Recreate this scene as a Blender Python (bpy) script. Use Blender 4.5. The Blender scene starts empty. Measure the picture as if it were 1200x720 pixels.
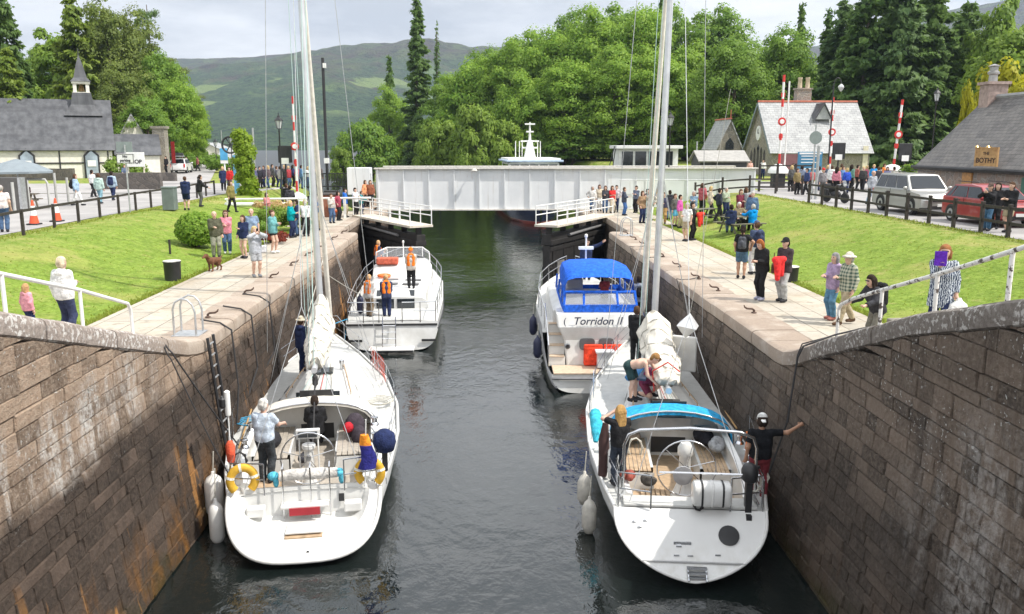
import bpy, math, random
import numpy as np
from mathutils import Vector, Matrix
R=math.radians; PI=math.pi
SC=bpy.context.scene; COL=SC.collection
rnd=random.Random(7); nr=np.random.default_rng(7)
# ---------------------------------------------------------------- camera
F=1000.0; H=4.3
PITCH=math.atan(190/F); YAW=math.atan(33/F)
cam=bpy.data.objects.new('camera',bpy.data.cameras.new('camera')); COL.objects.link(cam)
cam.location=(0,0,H); cam.rotation_euler=(PI/2-PITCH,0,-YAW)
cam.data.sensor_width=36; cam.data.lens=36*F/1200; cam.data.clip_start=.1; cam.data.clip_end=20000
SC.camera=cam
# ---------------------------------------------------------------- daylight
SUN_EL=R(53); SUN_AZ=R(20)            # azimuth: from +x turned towards -y (behind the viewer's right shoulder)
sd=Vector((math.cos(SUN_EL)*math.cos(SUN_AZ),-math.cos(SUN_EL)*math.sin(SUN_AZ),math.sin(SUN_EL)))
sun=bpy.data.objects.new('sun',bpy.data.lights.new('sun','SUN')); COL.objects.link(sun)
sun.data.energy=4.5; sun.data.angle=R(.6); sun.data.color=(1,.95,.87)
sun.rotation_euler=sd.to_track_quat('Z','Y').to_euler(); sun.location=(60,-30,80)
W=bpy.data.worlds.new('World'); SC.world=W; W.use_nodes=True
nt=W.node_tree; nt.nodes.clear()
def nn(t,ty,**k):
    n=t.nodes.new(ty)
    for a,b in k.items(): setattr(n,a,b)
    return n
def wire(t,a,b): t.links.new(a,b)
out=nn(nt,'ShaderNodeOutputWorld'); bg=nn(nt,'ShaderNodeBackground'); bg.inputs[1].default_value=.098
sky=nn(nt,'ShaderNodeTexSky'); sky.sky_type='NISHITA'; sky.sun_disc=False; sky.sun_elevation=SUN_EL
sky.sun_rotation=PI/2+SUN_AZ; sky.air_density=1; sky.dust_density=1.5
tc=nn(nt,'ShaderNodeTexCoord'); mp=nn(nt,'ShaderNodeMapping'); mp.inputs['Scale'].default_value=(1,1,3.4); mp.inputs['Location'].default_value=(.37,.1,.2)
n1=nn(nt,'ShaderNodeTexNoise'); n1.inputs['Scale'].default_value=2.6; n1.inputs['Detail'].default_value=9; n1.inputs['Roughness'].default_value=.58
n2=nn(nt,'ShaderNodeTexNoise'); n2.inputs['Scale'].default_value=1.5; n2.inputs['Detail'].default_value=6
wire(nt,tc.outputs['Generated'],mp.inputs[0]); wire(nt,mp.outputs[0],n1.inputs['Vector']); wire(nt,mp.outputs[0],n2.inputs['Vector'])
cr=nn(nt,'ShaderNodeValToRGB'); e=cr.color_ramp.elements
e[0].position=.40; e[0].color=(5.1,5.35,5.7,1); e[1].position=.64; e[1].color=(10.2,10.2,10.2,1)
wire(nt,n1.outputs[0],cr.inputs[0])
cv=nn(nt,'ShaderNodeMapRange'); cv.inputs[1].default_value=.33; cv.inputs[2].default_value=.42; wire(nt,n2.outputs[0],cv.inputs[0])
mx=nn(nt,'ShaderNodeMix',data_type='RGBA'); wire(nt,cv.outputs[0],mx.inputs[0]); wire(nt,sky.outputs[0],mx.inputs[6]); wire(nt,cr.outputs[0],mx.inputs[7])
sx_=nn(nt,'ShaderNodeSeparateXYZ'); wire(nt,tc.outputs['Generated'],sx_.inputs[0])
gl=nn(nt,'ShaderNodeMapRange'); gl.inputs[1].default_value=.14; gl.inputs[2].default_value=.42; gl.inputs[3].default_value=1; gl.inputs[4].default_value=1.75; wire(nt,sx_.outputs[2],gl.inputs[0])   # added boost of the upper clouds, to lift water reflections and ambient light
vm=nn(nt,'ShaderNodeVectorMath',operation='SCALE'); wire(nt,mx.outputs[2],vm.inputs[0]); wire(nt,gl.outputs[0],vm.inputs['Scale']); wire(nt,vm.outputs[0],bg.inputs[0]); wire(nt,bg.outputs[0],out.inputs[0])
SC.view_settings.view_transform='Standard'; SC.view_settings.look='None'; SC.view_settings.gamma=1
SC.view_settings.exposure=.3
# ---------------------------------------------------------------- where a sight line of the survey meets a plane
_f=Vector((math.sin(YAW)*math.cos(PITCH),math.cos(YAW)*math.cos(PITCH),-math.sin(PITCH))); _r=Vector((math.cos(YAW),-math.sin(YAW),0)); _u=_r.cross(_f)
def _ray(px,py): return _f+_r*((px-600)/F)-_u*((py-360)/F)
def atz(px,py,z):
    d=_ray(px,py); t=(z-H)/d.z; return Vector((t*d.x,t*d.y,z))
def atx(px,py,X):
    d=_ray(px,py); t=X/d.x; return Vector((X,t*d.y,H+t*d.z))
def aty(px,py,Y):
    d=_ray(px,py); t=Y/d.y; return Vector((t*d.x,Y,H+t*d.z))
# ---------------------------------------------------------------- helpers
SPLIT={'stiffener','pushpit','canopy_frame','locker_lid','dormer_vent','cross_beam','trim_plate','roof_vent','hatch','window','cabin_window','hull_window','tread','transom_fitting','flange','strut','sluice_plate','bargeboard','hands','timber_band','quoin','handlebar','shoe','spreader','leg','post','stern_window','strap','windscreen','shroud','halyard','side_window','wheel_arch','roof_bar','ladder_part','mount','swim_ladder','chimney_cap','rub_strake','toe_rail','pane','rung','helm_seat','winch','cleat','deck_grab_rail','fairlead','vent_cowl'}
class MB:
    def __init__(s): s.v=[]; s.f=[]; s.m=[]; s.mi=0
    def add(s,vs,fs):
        o=len(s.v); s.v+=[tuple(v) for v in vs]; s.f+=[tuple(i+o for i in f) for f in fs]; s.m+=[s.mi]*len(fs); return s
    def box(s,c,d,rz=0,tilt=None):
        x,y,z=d[0]/2,d[1]/2,d[2]/2; vs=[Vector((a,b,e)) for e in(-z,z) for a,b in((-x,-y),(x,-y),(x,y),(-x,y))]
        if tilt: vs=[tilt@v for v in vs]
        if rz: m=Matrix.Rotation(rz,3,'Z'); vs=[m@v for v in vs]
        c=Vector(c); return s.add([v+c for v in vs],[(3,2,1,0),(4,5,6,7),(0,1,5,4),(1,2,6,5),(2,3,7,6),(3,0,4,7)])
    def loft(s,rings,closed=True,caps=True):
        n=len(rings[0]); vs=[p for r in rings for p in r]; fs=[]
        for i in range(len(rings)-1):
            for j in range(n if closed else n-1):
                k=(j+1)%n; fs.append((i*n+j,i*n+k,(i+1)*n+k,(i+1)*n+j))
        if caps and closed: fs+= [tuple(range(n-1,-1,-1)),tuple((len(rings)-1)*n+j for j in range(n))]
        return s.add(vs,fs)
    def tube(s,pts,r,n=6,closed=False):
        pts=[Vector(p) for p in pts]; L=len(pts); rr=r if isinstance(r,(list,tuple)) else [r]*L; rings=[]; a=None
        for i,p in enumerate(pts):
            if closed: t=pts[(i+1)%L]-pts[i-1]
            else: t=pts[min(i+1,L-1)]-pts[max(i-1,0)]
            t=t.normalized() if t.length>1e-9 else Vector((0,0,1))
            if a is None: a=t.cross(Vector((0,0,1)) if abs(t.z)<.9 else Vector((1,0,0)))
            a=(a-t*a.dot(t)); a=a.normalized() if a.length>1e-6 else t.orthogonal().normalized(); b=t.cross(a)
            rings.append([p+(a*math.cos(2*PI*k/n)+b*math.sin(2*PI*k/n))*rr[i] for k in range(n)])
        if closed: rings.append(rings[0]); return s.loft(rings,True,False)
        return s.loft(rings)
    def lathe(s,prof,c=(0,0,0),n=12,M=None):
        c=Vector(c); rings=[]
        for r,z in prof:
            q=[Vector((max(r,1e-4)*math.cos(2*PI*k/n),max(r,1e-4)*math.sin(2*PI*k/n),z)) for k in range(n)]
            rings.append([(M@v if M else v)+c for v in q])
        return s.loft(rings)
    def ell(s,c,rad,n=10,m=6,M=None):
        return s.lathe([(math.sin(PI*i/m),-math.cos(PI*i/m)) for i in range(m+1)],c,n,(M or Matrix.Identity(3))@Matrix.Diagonal(rad))
    def prism(s,poly,a,b,ax=1):   # polygon in the two other axes, extruded along ax
        def P(u,v,w): return ((w,u,v),(u,w,v),(u,v,w))[ax]
        n=len(poly); vs=[P(u,v,a) for u,v in poly]+[P(u,v,b) for u,v in poly]
        return s.add(vs,[tuple(range(n-1,-1,-1)),tuple(range(n,2*n))]+[(i,(i+1)%n,n+(i+1)%n,n+i) for i in range(n)])
    def xf(s,M): s.v=[tuple(M@Vector(v)) for v in s.v]; return s
    def pieces(s):
        par=list(range(len(s.v)))
        def fd(a):
            while par[a]!=a: par[a]=par[par[a]]; a=par[a]
            return a
        for f in s.f:
            for i in f[1:]: par[fd(i)]=fd(f[0])
        d={}
        for f,m in zip(s.f,s.m): d.setdefault(fd(f[0]),[]).append((f,m))
        out=[]
        for g in d.values():
            b=MB(); ix={}
            for f,m in g:
                b.f.append(tuple(ix.setdefault(i,len(ix)) for i in f)); b.m.append(m)
            b.v=[s.v[i] for i in ix]; out.append(b)
        return out
    def obj(s,name,mats,parent=None,smooth=None,bev=0,loc=None):
        if name in SPLIT and parent:
            ps=s.pieces()
            if 1<len(ps)<60: return [p.obj(name,mats,parent,smooth,bev,loc) if len(ps)==1 else p._obj(name,mats,parent,smooth,bev,loc) for p in ps][0]
        return s._obj(name,mats,parent,smooth,bev,loc)
    def _obj(s,name,mats,parent=None,smooth=None,bev=0,loc=None):
        me=bpy.data.meshes.new(name); me.from_pydata(s.v,[],s.f); me.update()
        for m in (mats if isinstance(mats,(list,tuple)) else [mats]): me.materials.append(m)
        if s.mi: me.polygons.foreach_set('material_index',s.m)
        fixn(me)
        if smooth is not None:
            me.polygons.foreach_set('use_smooth',[True]*len(me.polygons)); me.set_sharp_from_angle(angle=R(smooth))
        return link(name,me,parent,loc,bev)
import bmesh
def fixn(me):
    b=bmesh.new(); b.from_mesh(me); bmesh.ops.recalc_face_normals(b,faces=b.faces); b.to_mesh(me); b.free()
def link(name,me,parent=None,loc=None,bev=0):
    o=bpy.data.objects.new(name,me); COL.objects.link(o)
    if parent: o.parent=parent
    if loc is not None: o.location=loc
    if bev:
        b=o.modifiers.new('bevel','BEVEL'); b.width=bev; b.segments=2; b.limit_method='ANGLE'; b.angle_limit=R(40)
    return o
def thing(name,label,cat,loc=(0,0,0),rz=0,group=None):
    o=bpy.data.objects.new(name,None); COL.objects.link(o); o.location=loc; o.rotation_euler=(0,0,rz); o.empty_display_size=.2
    return tag(o,label,cat,group)
def tag(o,label,cat,group=None,kind=None):
    if label: o['label']=label
    if cat: o['category']=cat
    if group: o['group']=group
    if kind: o['kind']=kind
    return o
def struct(o): o['kind']='structure'; return o
def dup(o,loc,rz=None,label=None,sc=None,parent=None):
    c=o.copy(); COL.objects.link(c)
    if parent: c.parent=parent
    if loc is not None: c.location=loc
    if rz is not None: c.rotation_euler=(0,0,rz)
    if sc: c.scale=sc if not isinstance(sc,(int,float)) else (sc,)*3
    if label: c['label']=label
    for ch in list(o.children): dup(ch,None,parent=c)
    return c
# ---------------------------------------------------------------- materials
_M={}
def newm(name):
    m=bpy.data.materials.new(name); m.use_nodes=True; t=m.node_tree; return m,t,t.nodes['Principled BSDF']
def noise(t,co,sc,det=5,ro=.55,dist=0,mscale=None):
    if mscale is not None:
        mpn=nn(t,'ShaderNodeMapping'); mpn.inputs['Scale'].default_value=mscale; wire(t,co,mpn.inputs[0]); co=mpn.outputs[0]
    n=nn(t,'ShaderNodeTexNoise'); n.inputs['Scale'].default_value=sc; n.inputs['Detail'].default_value=det; n.inputs['Roughness'].default_value=ro; n.inputs['Distortion'].default_value=dist
    wire(t,co,n.inputs['Vector']); return n.outputs[0]
def rng(t,v,a,b,c=0,d=1):
    n=nn(t,'ShaderNodeMapRange'); n.inputs[1].default_value=a; n.inputs[2].default_value=b; n.inputs[3].default_value=c; n.inputs[4].default_value=d
    wire(t,v,n.inputs[0]); return n.outputs[0]
def mix(t,fac,a,b,mode='MIX'):
    n=nn(t,'ShaderNodeMix',data_type='RGBA'); n.blend_type=mode; n.clamp_factor=True
    if isinstance(fac,(int,float)): n.inputs[0].default_value=fac
    else: wire(t,fac,n.inputs[0])
    for k,c in((6,a),(7,b)):
        if isinstance(c,(tuple,list)): n.inputs[k].default_value=(*c[:3],1)
        else: wire(t,c,n.inputs[k])
    return n.outputs[2]
def math_(t,op,a,b=0):
    n=nn(t,'ShaderNodeMath',operation=op)
    for k,c in((0,a),(1,b)):
        if isinstance(c,(int,float)): n.inputs[k].default_value=c
        else: wire(t,c,n.inputs[k])
    return n.outputs[0]
def bump(t,bs,h,st=.3,dist=.02):
    b=nn(t,'ShaderNodeBump'); b.inputs['Strength'].default_value=st; b.inputs['Distance'].default_value=dist; wire(t,h,b.inputs['Height']); wire(t,b.outputs[0],bs.inputs['Normal'])
def objco(t): return nn(t,'ShaderNodeTexCoord').outputs['Object']
def sepz(t,co):
    n=nn(t,'ShaderNodeSeparateXYZ'); wire(t,co,n.inputs[0]); return n.outputs
def mat(name,col,rough=.6,metal=0,var=.12,sc=3,bst=0,bsc=30,spec=.5,col2=None,coat=0,trans=0,alpha=1):
    if name in _M: return _M[name]
    m,t,b=newm(name); co=objco(t); n=noise(t,co,sc)
    lo=col2 or tuple(c*(1-var) for c in col); hi=tuple(min(1,c*(1+var)) for c in col) if not col2 else col
    wire(t,mix(t,rng(t,n,.35,.65),lo,hi),b.inputs['Base Color'])
    b.inputs['Roughness'].default_value=rough; b.inputs['Metallic'].default_value=metal; b.inputs['Specular IOR Level'].default_value=spec; b.inputs['Coat Weight'].default_value=coat
    b.inputs['Transmission Weight'].default_value=trans; b.inputs['Alpha'].default_value=alpha
    if bst: bump(t,b,noise(t,co,bsc,4),bst,.01 if bsc!=26 else .03)
    _M[name]=m; return m
def cm(col,kind='cloth'):      # cloth / paint by colour
    k=kind+'%d_%d_%d'%tuple(int(c*255) for c in col)
    if kind=='cloth': return mat(k,col,.9,var=.28,sc=9,bst=.8,bsc=26,spec=.2)
    if kind=='paint': return mat(k,col,.35,var=.06,sc=2)
    if kind=='plastic': return mat(k,col,.45,var=.06,sc=5)
    return mat(k,col,.6)
WHITE=mat('white_gelcoat',(.72,.72,.705),.3,sc=2.2,coat=.3,col2=(.6,.595,.57))
CREAM=mat('cream_canvas',(.72,.68,.6),.85,var=.1,sc=6,bst=.4,bsc=18)
STEEL=mat('stainless_steel',(.62,.63,.65),.22,1,var=.08)
ALU=mat('mast_aluminium',(.66,.67,.69),.4,.55,var=.08)
BLACK=mat('black_paint',(.02,.02,.022),.5,var=.3)
RUBBER=mat('black_rubber',(.025,.025,.027),.7,var=.2)
GLASS=mat('dark_glass',(.02,.025,.03),.06,var=.1,spec=.8)
WPAINT=mat('white_paint',(.76,.76,.74),.45,var=.08,sc=2.5)
WORN=mat('worn_white_paint',(.74,.73,.7),.55,sc=14,col2=(.5,.47,.43),bst=.3)
GALV=mat('galvanised_steel',(.5,.51,.52),.42,.7,var=.15,sc=10)
WOODD=mat('dark_stained_wood',(.035,.028,.024),.75,var=.35,sc=9,bst=.3,bsc=40)
TEAK=mat('teak',(.42,.3,.19),.7,var=.2,sc=8)
ROPE=mat('rope',(.5,.48,.42),.9,var=.2,sc=30)
ROPED=mat('dark_rope',(.035,.034,.036),.9,var=.2,sc=30)
TEAL=mat('teal_rope',(.42,.56,.53),.9,var=.1)
RED=cm((.55,.04,.03),'paint'); ORANGE=cm((.9,.2,.03)); NAVY=cm((.02,.03,.09)); BLUE=cm((.02,.12,.6)); CYAN=cm((.03,.33,.62))
# ================================================================ land, water, hills
WZ=-3.6
def ss(a,b,x):
    t=np.clip((x-a)/(b-a),0,1); return t*t*(3-2*t)
def lerpt(tab,y): return np.interp(y,[p[0] for p in tab],[p[1] for p in tab])
RAMP_L=[(2,4.4),(11.01,2.19),(14.82,1.08),(17.8,.22),(18.6,.05),(19.2,0),(200,0)]
RAMP_R=[(2,4.8),(9.54,2.55),(12.27,1.8),(15.37,.69),(16.63,.19),(17.2,.04),(17.8,0),(200,0)]
CO_R=[(0,7.35),(56.9,7.35),(60,9.4),(75,9.5),(90,11),(110,12),(125,9),(140,1),(160,-11),(185,-24),(230,-38),(300,-34),(420,20),(700,150)]
CO_L=[(0,-7.35),(56.9,-7.35),(60,-9.4),(75,-10.5),(95,-15),(120,-29),(150,-45),(200,-72),(300,-130),(520,-330)]
def gz(x,y,side):
    x=np.asarray(x,float); y=np.asarray(y,float); a=np.abs(x)
    road=1.15 if side>0 else 1.0
    e=17.2
    ramp=np.maximum(lerpt(RAMP_R if side>0 else RAMP_L,y)-.02,-.03)
    bank=ss(9.6,e,a)*(road+.1*ss(0,1,np.sin(y*.35)*.5+.5)*0)+ .16*np.exp(-((a-15.2)/2.0)**2)*ss(20,26,y)*(1-ss(44,52,y))
    z=np.maximum(np.where(a<9.5,ramp,np.maximum(bank,ramp*(1-ss(9.5,16,a)))),-.03)
    up=ss(51.5,56,y)*ss(13 if side<0 else 18.4,15.5 if side<0 else 20.2,a)*road
    z=np.maximum(z,up)
    far=road+ss(76,135,y)*(.9 if side>0 else .5)+ss(120,240,y)*ss(10,90,a-0)*(3 if side>0 else 7)
    if side<0: far=far+ss(42,120,a)*ss(70,130,y)*10
    z=np.where(y>62,np.maximum(far,0),z)
    # slope down to the water beyond the lock
    co=lerpt(CO_R if side>0 else CO_L,y); d=(x-co)*side
    k=ss(0,7,d); z=np.where(y>61,WZ-.5+(z-WZ+.5)*k,z)
    return z
def gzf(x,y): return float(gz(x,y,1 if x>0 else -1))
def gridmesh(name,X,Y,Z,m,parent=None,smooth=60):
    ny,nx=X.shape; v=np.stack([X,Y,Z],-1).reshape(-1,3); i=np.arange(ny*nx).reshape(ny,nx)
    q=np.stack([i[:-1,:-1],i[:-1,1:],i[1:,1:],i[1:,:-1]],-1).reshape(-1,4)
    o=link(name,npmesh(name,v,q,m),parent)
    return o
def npmesh(name,v,q,m,smooth=True):
    me=bpy.data.meshes.new(name); n=len(q); k=q.shape[1]
    me.vertices.add(len(v)); me.vertices.foreach_set('co',np.ascontiguousarray(v,dtype=np.float32).ravel())
    me.loops.add(n*k); me.loops.foreach_set('vertex_index',np.ascontiguousarray(q,dtype=np.int32).ravel())
    me.polygons.add(n); me.polygons.foreach_set('loop_start',np.arange(n,dtype=np.int32)*k)
    me.update(calc_edges=True)
    if smooth: me.polygons.foreach_set('use_smooth',np.ones(n,bool))
    for mm in (m if isinstance(m,(list,tuple)) else [m]): me.materials.append(mm)
    return me
def m_grass():
    m,t,b=newm('grass_bank'); co=objco(t)
    big=noise(t,co,.3,5,.6); mid=noise(t,co,1.7,6,.65); fine=noise(t,co,7.5,6,.75)
    c=mix(t,rng(t,mid,.35,.68),(.125,.195,.024),(.21,.3,.043))
    c=mix(t,rng(t,fine,.5,.66,0,.8),c,(.27,.35,.075)); c=mix(t,rng(t,fine,.47,.36,0,.75),c,(.075,.125,.014))
    c=mix(t,rng(t,big,.52,.68,0,.6),c,(.36,.32,.11))          # dry patches
    s=noise(t,co,2.4,6,.7); c=mix(t,rng(t,s,.57,.7,0,.65),c,(.34,.29,.12)); xs=sepz(t,co); ed=rng(t,math_(t,'ABSOLUTE',xs[0]),14.5,17); c=mix(t,math_(t,'MULTIPLY',ed,rng(t,mid,.45,.62,0,.7)),c,(.36,.3,.13))
    wire(t,c,b.inputs['Base Color']); b.inputs['Roughness'].default_value=.9; b.inputs['Specular IOR Level'].default_value=.15
    bump(t,b,math_(t,'ADD',fine,mid),.9,.06); return m
GRASS=m_grass()
def m_asphalt():
    m,t,b=newm('pale_asphalt'); co=objco(t)
    c=mix(t,rng(t,noise(t,co,.6,5),.35,.65),(.25,.24,.235),(.36,.345,.335)); c=mix(t,rng(t,noise(t,co,60,3),.4,.7,0,.4),c,(.42,.41,.4))
    wire(t,c,b.inputs['Base Color']); b.inputs['Roughness'].default_value=.92; bump(t,b,noise(t,co,70,3),.3,.01); return m
ASPHALT=m_asphalt()
def m_paving():
    m,t,b=newm('flagstones'); co=objco(t)
    mpn=nn(t,'ShaderNodeMapping'); mpn.inputs['Rotation'].default_value=(0,0,PI/2); wire(t,co,mpn.inputs[0])
    br=nn(t,'ShaderNodeTexBrick'); wire(t,mpn.outputs[0],br.inputs[0]); br.offset=.37; br.squash=.8; br.squash_frequency=3
    for k,v in(('Scale',1),('Mortar Size',.02),('Mortar Smooth',.3),('Brick Width',1.5),('Row Height',.78)): br.inputs[k].default_value=v
    br.inputs['Color1'].default_value=(.47,.425,.35,1); br.inputs['Color2'].default_value=(.36,.33,.28,1); br.inputs['Mortar'].default_value=(.14,.13,.11,1)
    c=mix(t,rng(t,noise(t,co,1.3,6,.7),.4,.7,0,.75),br.outputs[0],(.36,.31,.24)); c=mix(t,rng(t,noise(t,co,9,5,.7),.5,.75,0,.5),c,(.58,.53,.44))
    c=mix(t,rng(t,noise(t,co,.45,5,.65),.5,.64,0,.6),c,(.33,.26,.18)); c=mix(t,rng(t,noise(t,co,2.2,6,.7),.56,.64,0,.55),c,(.2,.18,.14))
    wire(t,c,b.inputs['Base Color']); b.inputs['Roughness'].default_value=.9
    h=math_(t,'ADD',math_(t,'MULTIPLY',br.outputs[1],-1),math_(t,'MULTIPLY',noise(t,co,20,4),.5)); bump(t,b,h,.5,.015); return m
PAVING=m_paving()
def m_water():
    m,t,b=newm('water'); co=objco(t)
    b.inputs['Base Color'].default_value=(.006,.0095,.009,1); b.inputs['Roughness'].default_value=.05; b.inputs['IOR'].default_value=1.7
    g=nn(t,'ShaderNodeNewGeometry').outputs['Position']
    wire(t,rng(t,sepz(t,g)[1],75,330,.05,.5),b.inputs['Roughness'])
    a=noise(t,g,2.6,4,.55,.4,(1,.72,1)); c=noise(t,g,9,3,.5,.2,(1,.8,1)); d=noise(t,g,.5,2)
    w=math_(t,'ADD',math_(t,'MULTIPLY',a,1),math_(t,'MULTIPLY',c,.22)); 
    def rings(cx,cy,k,R_):
        dv=nn(t,'ShaderNodeVectorMath',operation='DISTANCE'); wire(t,g,dv.inputs[0]); dv.inputs[1].default_value=(cx,cy,WZ); dd=dv.outputs['Value']; wob=math_(t,'MULTIPLY',noise(t,g,1.2,2),2.2)
        return math_(t,'MULTIPLY',math_(t,'SINE',math_(t,'ADD',math_(t,'MULTIPLY',dd,k),math_(t,'MULTIPLY',wob,3))),rng(t,dd,R_,1.2,0,.10))
    w=math_(t,'ADD',w,math_(t,'ADD',rings(-2.9,15.3,13,5.2),rings(-2.0,33,11,3.2)))
    # calmer and rougher patches
    amp=rng(t,d,.35,.65,.55,1.25); bump(t,b,math_(t,'MULTIPLY',w,amp),.32,.08); return m
WATER=m_water()
water=MB().add([(-6000,-8,WZ),(6000,-8,WZ),(6000,3300,WZ),(-6000,3300,WZ)],[(0,1,2,3)]).obj('water',WATER); struct(water)
def land(side,name):
    ys=np.concatenate([np.arange(2,60.1,.6),[60.8,61,61.5,62.3,63.5],np.arange(65,150,3),np.arange(150,300,10),np.arange(300,521,40)])
    if side<0: ys=ys[ys<=330]
    off=np.concatenate([np.arange(0,14.1,.5),np.arange(15,40,2),np.arange(40,120,8),np.arange(120,700,60)])
    Y,O=np.meshgrid(ys,off,indexing='ij'); co=lerpt(CO_R if side>0 else CO_L,Y); X=co+side*O
    Z=gz(X,Y,side)
    if side<0: X=X[:,::-1];Z=Z[:,::-1]
    return struct(gridmesh(name,X,Y,Z,GRASS))
land(1,'grass_bank'); land(-1,'grass_bank')
# roads, quay paths (sheets a few mm proud of the bank)
def sheet(name,xs,ys,m,side,dz=.012,f=None):
    Y,X=np.meshgrid(ys,xs,indexing='ij'); Z=(f(X,Y) if f else gz(X,Y,side))+dz
    return struct(gridmesh(name,X,Y,Z,m))
sheet('quay_paving',np.arange(7.3,9.8,.15),np.arange(3,56.7,.3),PAVING,1,.03)
sheet('quay_paving',-np.arange(7.3,9.65,.15)[::-1],np.arange(3,56.7,.3),PAVING,-1,.03)
sheet('quay_paving',np.arange(7.3,14,.5),np.arange(46,56.8,.5),PAVING,1,.045,lambda X,Y:np.zeros_like(X)+.0)
sheet('quay_paving',-np.arange(7.3,14,.5)[::-1],np.arange(45.5,56.8,.5),PAVING,-1,.045,lambda X,Y:np.zeros_like(X)+.0)
sheet('car_park_road',np.arange(17.9,60,2.),np.arange(4,60.1,2.),ASPHALT,1,.02)
sheet('road',-np.arange(17.7,44,1.5)[::-1],np.arange(4,60.1,2.),ASPHALT,-1,.02)
sheet('road',np.arange(19.9,70,2.),np.arange(60.4,75.1,1.5),ASPHALT,1,.03)
sheet('road',-np.arange(15,56,1.5)[::-1],np.arange(60.4,76.1,1.5),ASPHALT,-1,.03)
def strip(name,pts,w,m,side,dz=.05):     # a lane following a line over the land
    pts=[Vector((*p,0)) for p in pts]; a=[]
    for i in range(len(pts)-1):
        n=max(2,int((pts[i+1]-pts[i]).length/2))
        a+=[pts[i].lerp(pts[i+1],k/n) for k in range(n)]
    a.append(pts[-1]); X=[];Y=[]
    for i,p in enumerate(a):
        d=(a[min(i+1,len(a)-1)]-a[max(i-1,0)]).normalized(); q=Vector((-d.y,d.x,0)); r=[p+q*(w*(k/6-.5)) for k in range(7)]
        X.append([v.x for v in r]);Y.append([v.y for v in r])
    X=np.array(X);Y=np.array(Y); return struct(gridmesh(name,X,Y,gz(X,Y,side)+dz,m))
strip('lane',[(-27,74),(-33,95),(-40,120),(-46,150)],7,ASPHALT,-1,.06)
# hillside beyond the loch
def m_hill():
    m,t,b=newm('hillside'); co=objco(t); xyz=sepz(t,co)
    n=noise(t,co,.0035,8,.62); n2=noise(t,co,.011,9,.68); n3=noise(t,co,.04,7,.75); n4=noise(t,co,.09,4,.7)
    moor=mix(t,rng(t,n2,.42,.58),(.10,.075,.05),(.13,.165,.05)); moor=mix(t,rng(t,n3,.5,.62),moor,(.04,.034,.024)); grassy=mix(t,rng(t,n3,.4,.62),(.13,.22,.05),(.23,.33,.085))
    wood=mix(t,rng(t,n4,.38,.62),(.022,.055,.022),(.085,.155,.045))
    hz=math_(t,'ADD',xyz[2],math_(t,'MULTIPLY',n,420)); c=mix(t,rng(t,hz,330,400),grassy,moor)
    fw=math_(t,'MULTIPLY',rng(t,hz,440,360),rng(t,n2,.44,.48)); c=mix(t,fw,c,wood)
    low=rng(t,xyz[2],125,80); c=mix(t,math_(t,'MULTIPLY',low,rng(t,n,.34,.38)),c,wood)
    field=math_(t,'MULTIPLY',rng(t,noise(t,co,.0065,2,.4),.57,.6),math_(t,'MULTIPLY',rng(t,xyz[2],190,170),rng(t,xyz[2],50,70))); c=mix(t,math_(t,'MULTIPLY',field,.9),c,(.3,.4,.12)); wd2=math_(t,'MULTIPLY',rng(t,noise(t,co,.006,5,.6),.5,.55),rng(t,xyz[2],300,200)); c=mix(t,math_(t,'MULTIPLY',wd2,.75),c,wood)
    rock=math_(t,'MULTIPLY',rng(t,n4,.6,.68),rng(t,xyz[2],200,320)); c=mix(t,math_(t,'MULTIPLY',rock,.5),c,(.15,.14,.12))
    wire(t,c,b.inputs['Base Color']); b.inputs['Roughness'].default_value=.95; b.inputs['Specular IOR Level'].default_value=.1
    bump(t,b,math_(t,'ADD',math_(t,'MULTIPLY',n2,1.6),math_(t,'ADD',n4,n3)),1,34); return m
def vnoise(x,y,seed,sc):      # smooth value noise
    g=np.random.default_rng(seed).random((256,256)); x=x/sc+1000; y=y/sc+1000
    xi=np.floor(x).astype(int); yi=np.floor(y).astype(int); fx=x-xi; fy=y-yi; fx=fx*fx*(3-2*fx); fy=fy*fy*(3-2*fy)
    G=lambda i,j:g[i%256,j%256]
    return (G(xi,yi)*(1-fx)+G(xi+1,yi)*fx)*(1-fy)+(G(xi,yi+1)*(1-fx)+G(xi+1,yi+1)*fx)*fy-.5
def hills():
    th=np.linspace(-1.0,1.05,520); ds=np.concatenate([np.linspace(1270,2900,150),np.linspace(2930,4200,26)])
    T,D=np.meshgrid(th,ds,indexing='xy'); X=T*D; Y=D
    ridge=np.interp(567+T*1000,[-400,0,190,250,330,430,480,530,620,760,900,1000,1100,1200,1500],[62,86,103,105,104,108,106,99,95,98,108,132,150,162,170])/1000*2850
    s=(D-1270)/(2850-1270); prof=np.where(s<1,np.clip(s,0,1)**.78*.5+.5*ss(0,1,np.minimum(s,1)),1-.25*(s-1))
    nz=sum(vnoise(X,Y,k,sc)*a for k,sc,a in((1,900,150),(2,380,80),(3,160,38),(4,70,17),(5,28,7)))
    Z=WZ-1+ridge*prof+nz*np.clip(s*3,0,1)*np.where(s>.75,np.clip(1-(s-.75)*2.4,.3,1),1)
    Z+=np.clip(vnoise(X,Y,9,16),0,1)*10*np.clip(1-s*2.2,0,1)*(s>.004)
    o=gridmesh('hillside',X,Y,Z,m_hill()); struct(o)
hills()

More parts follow.
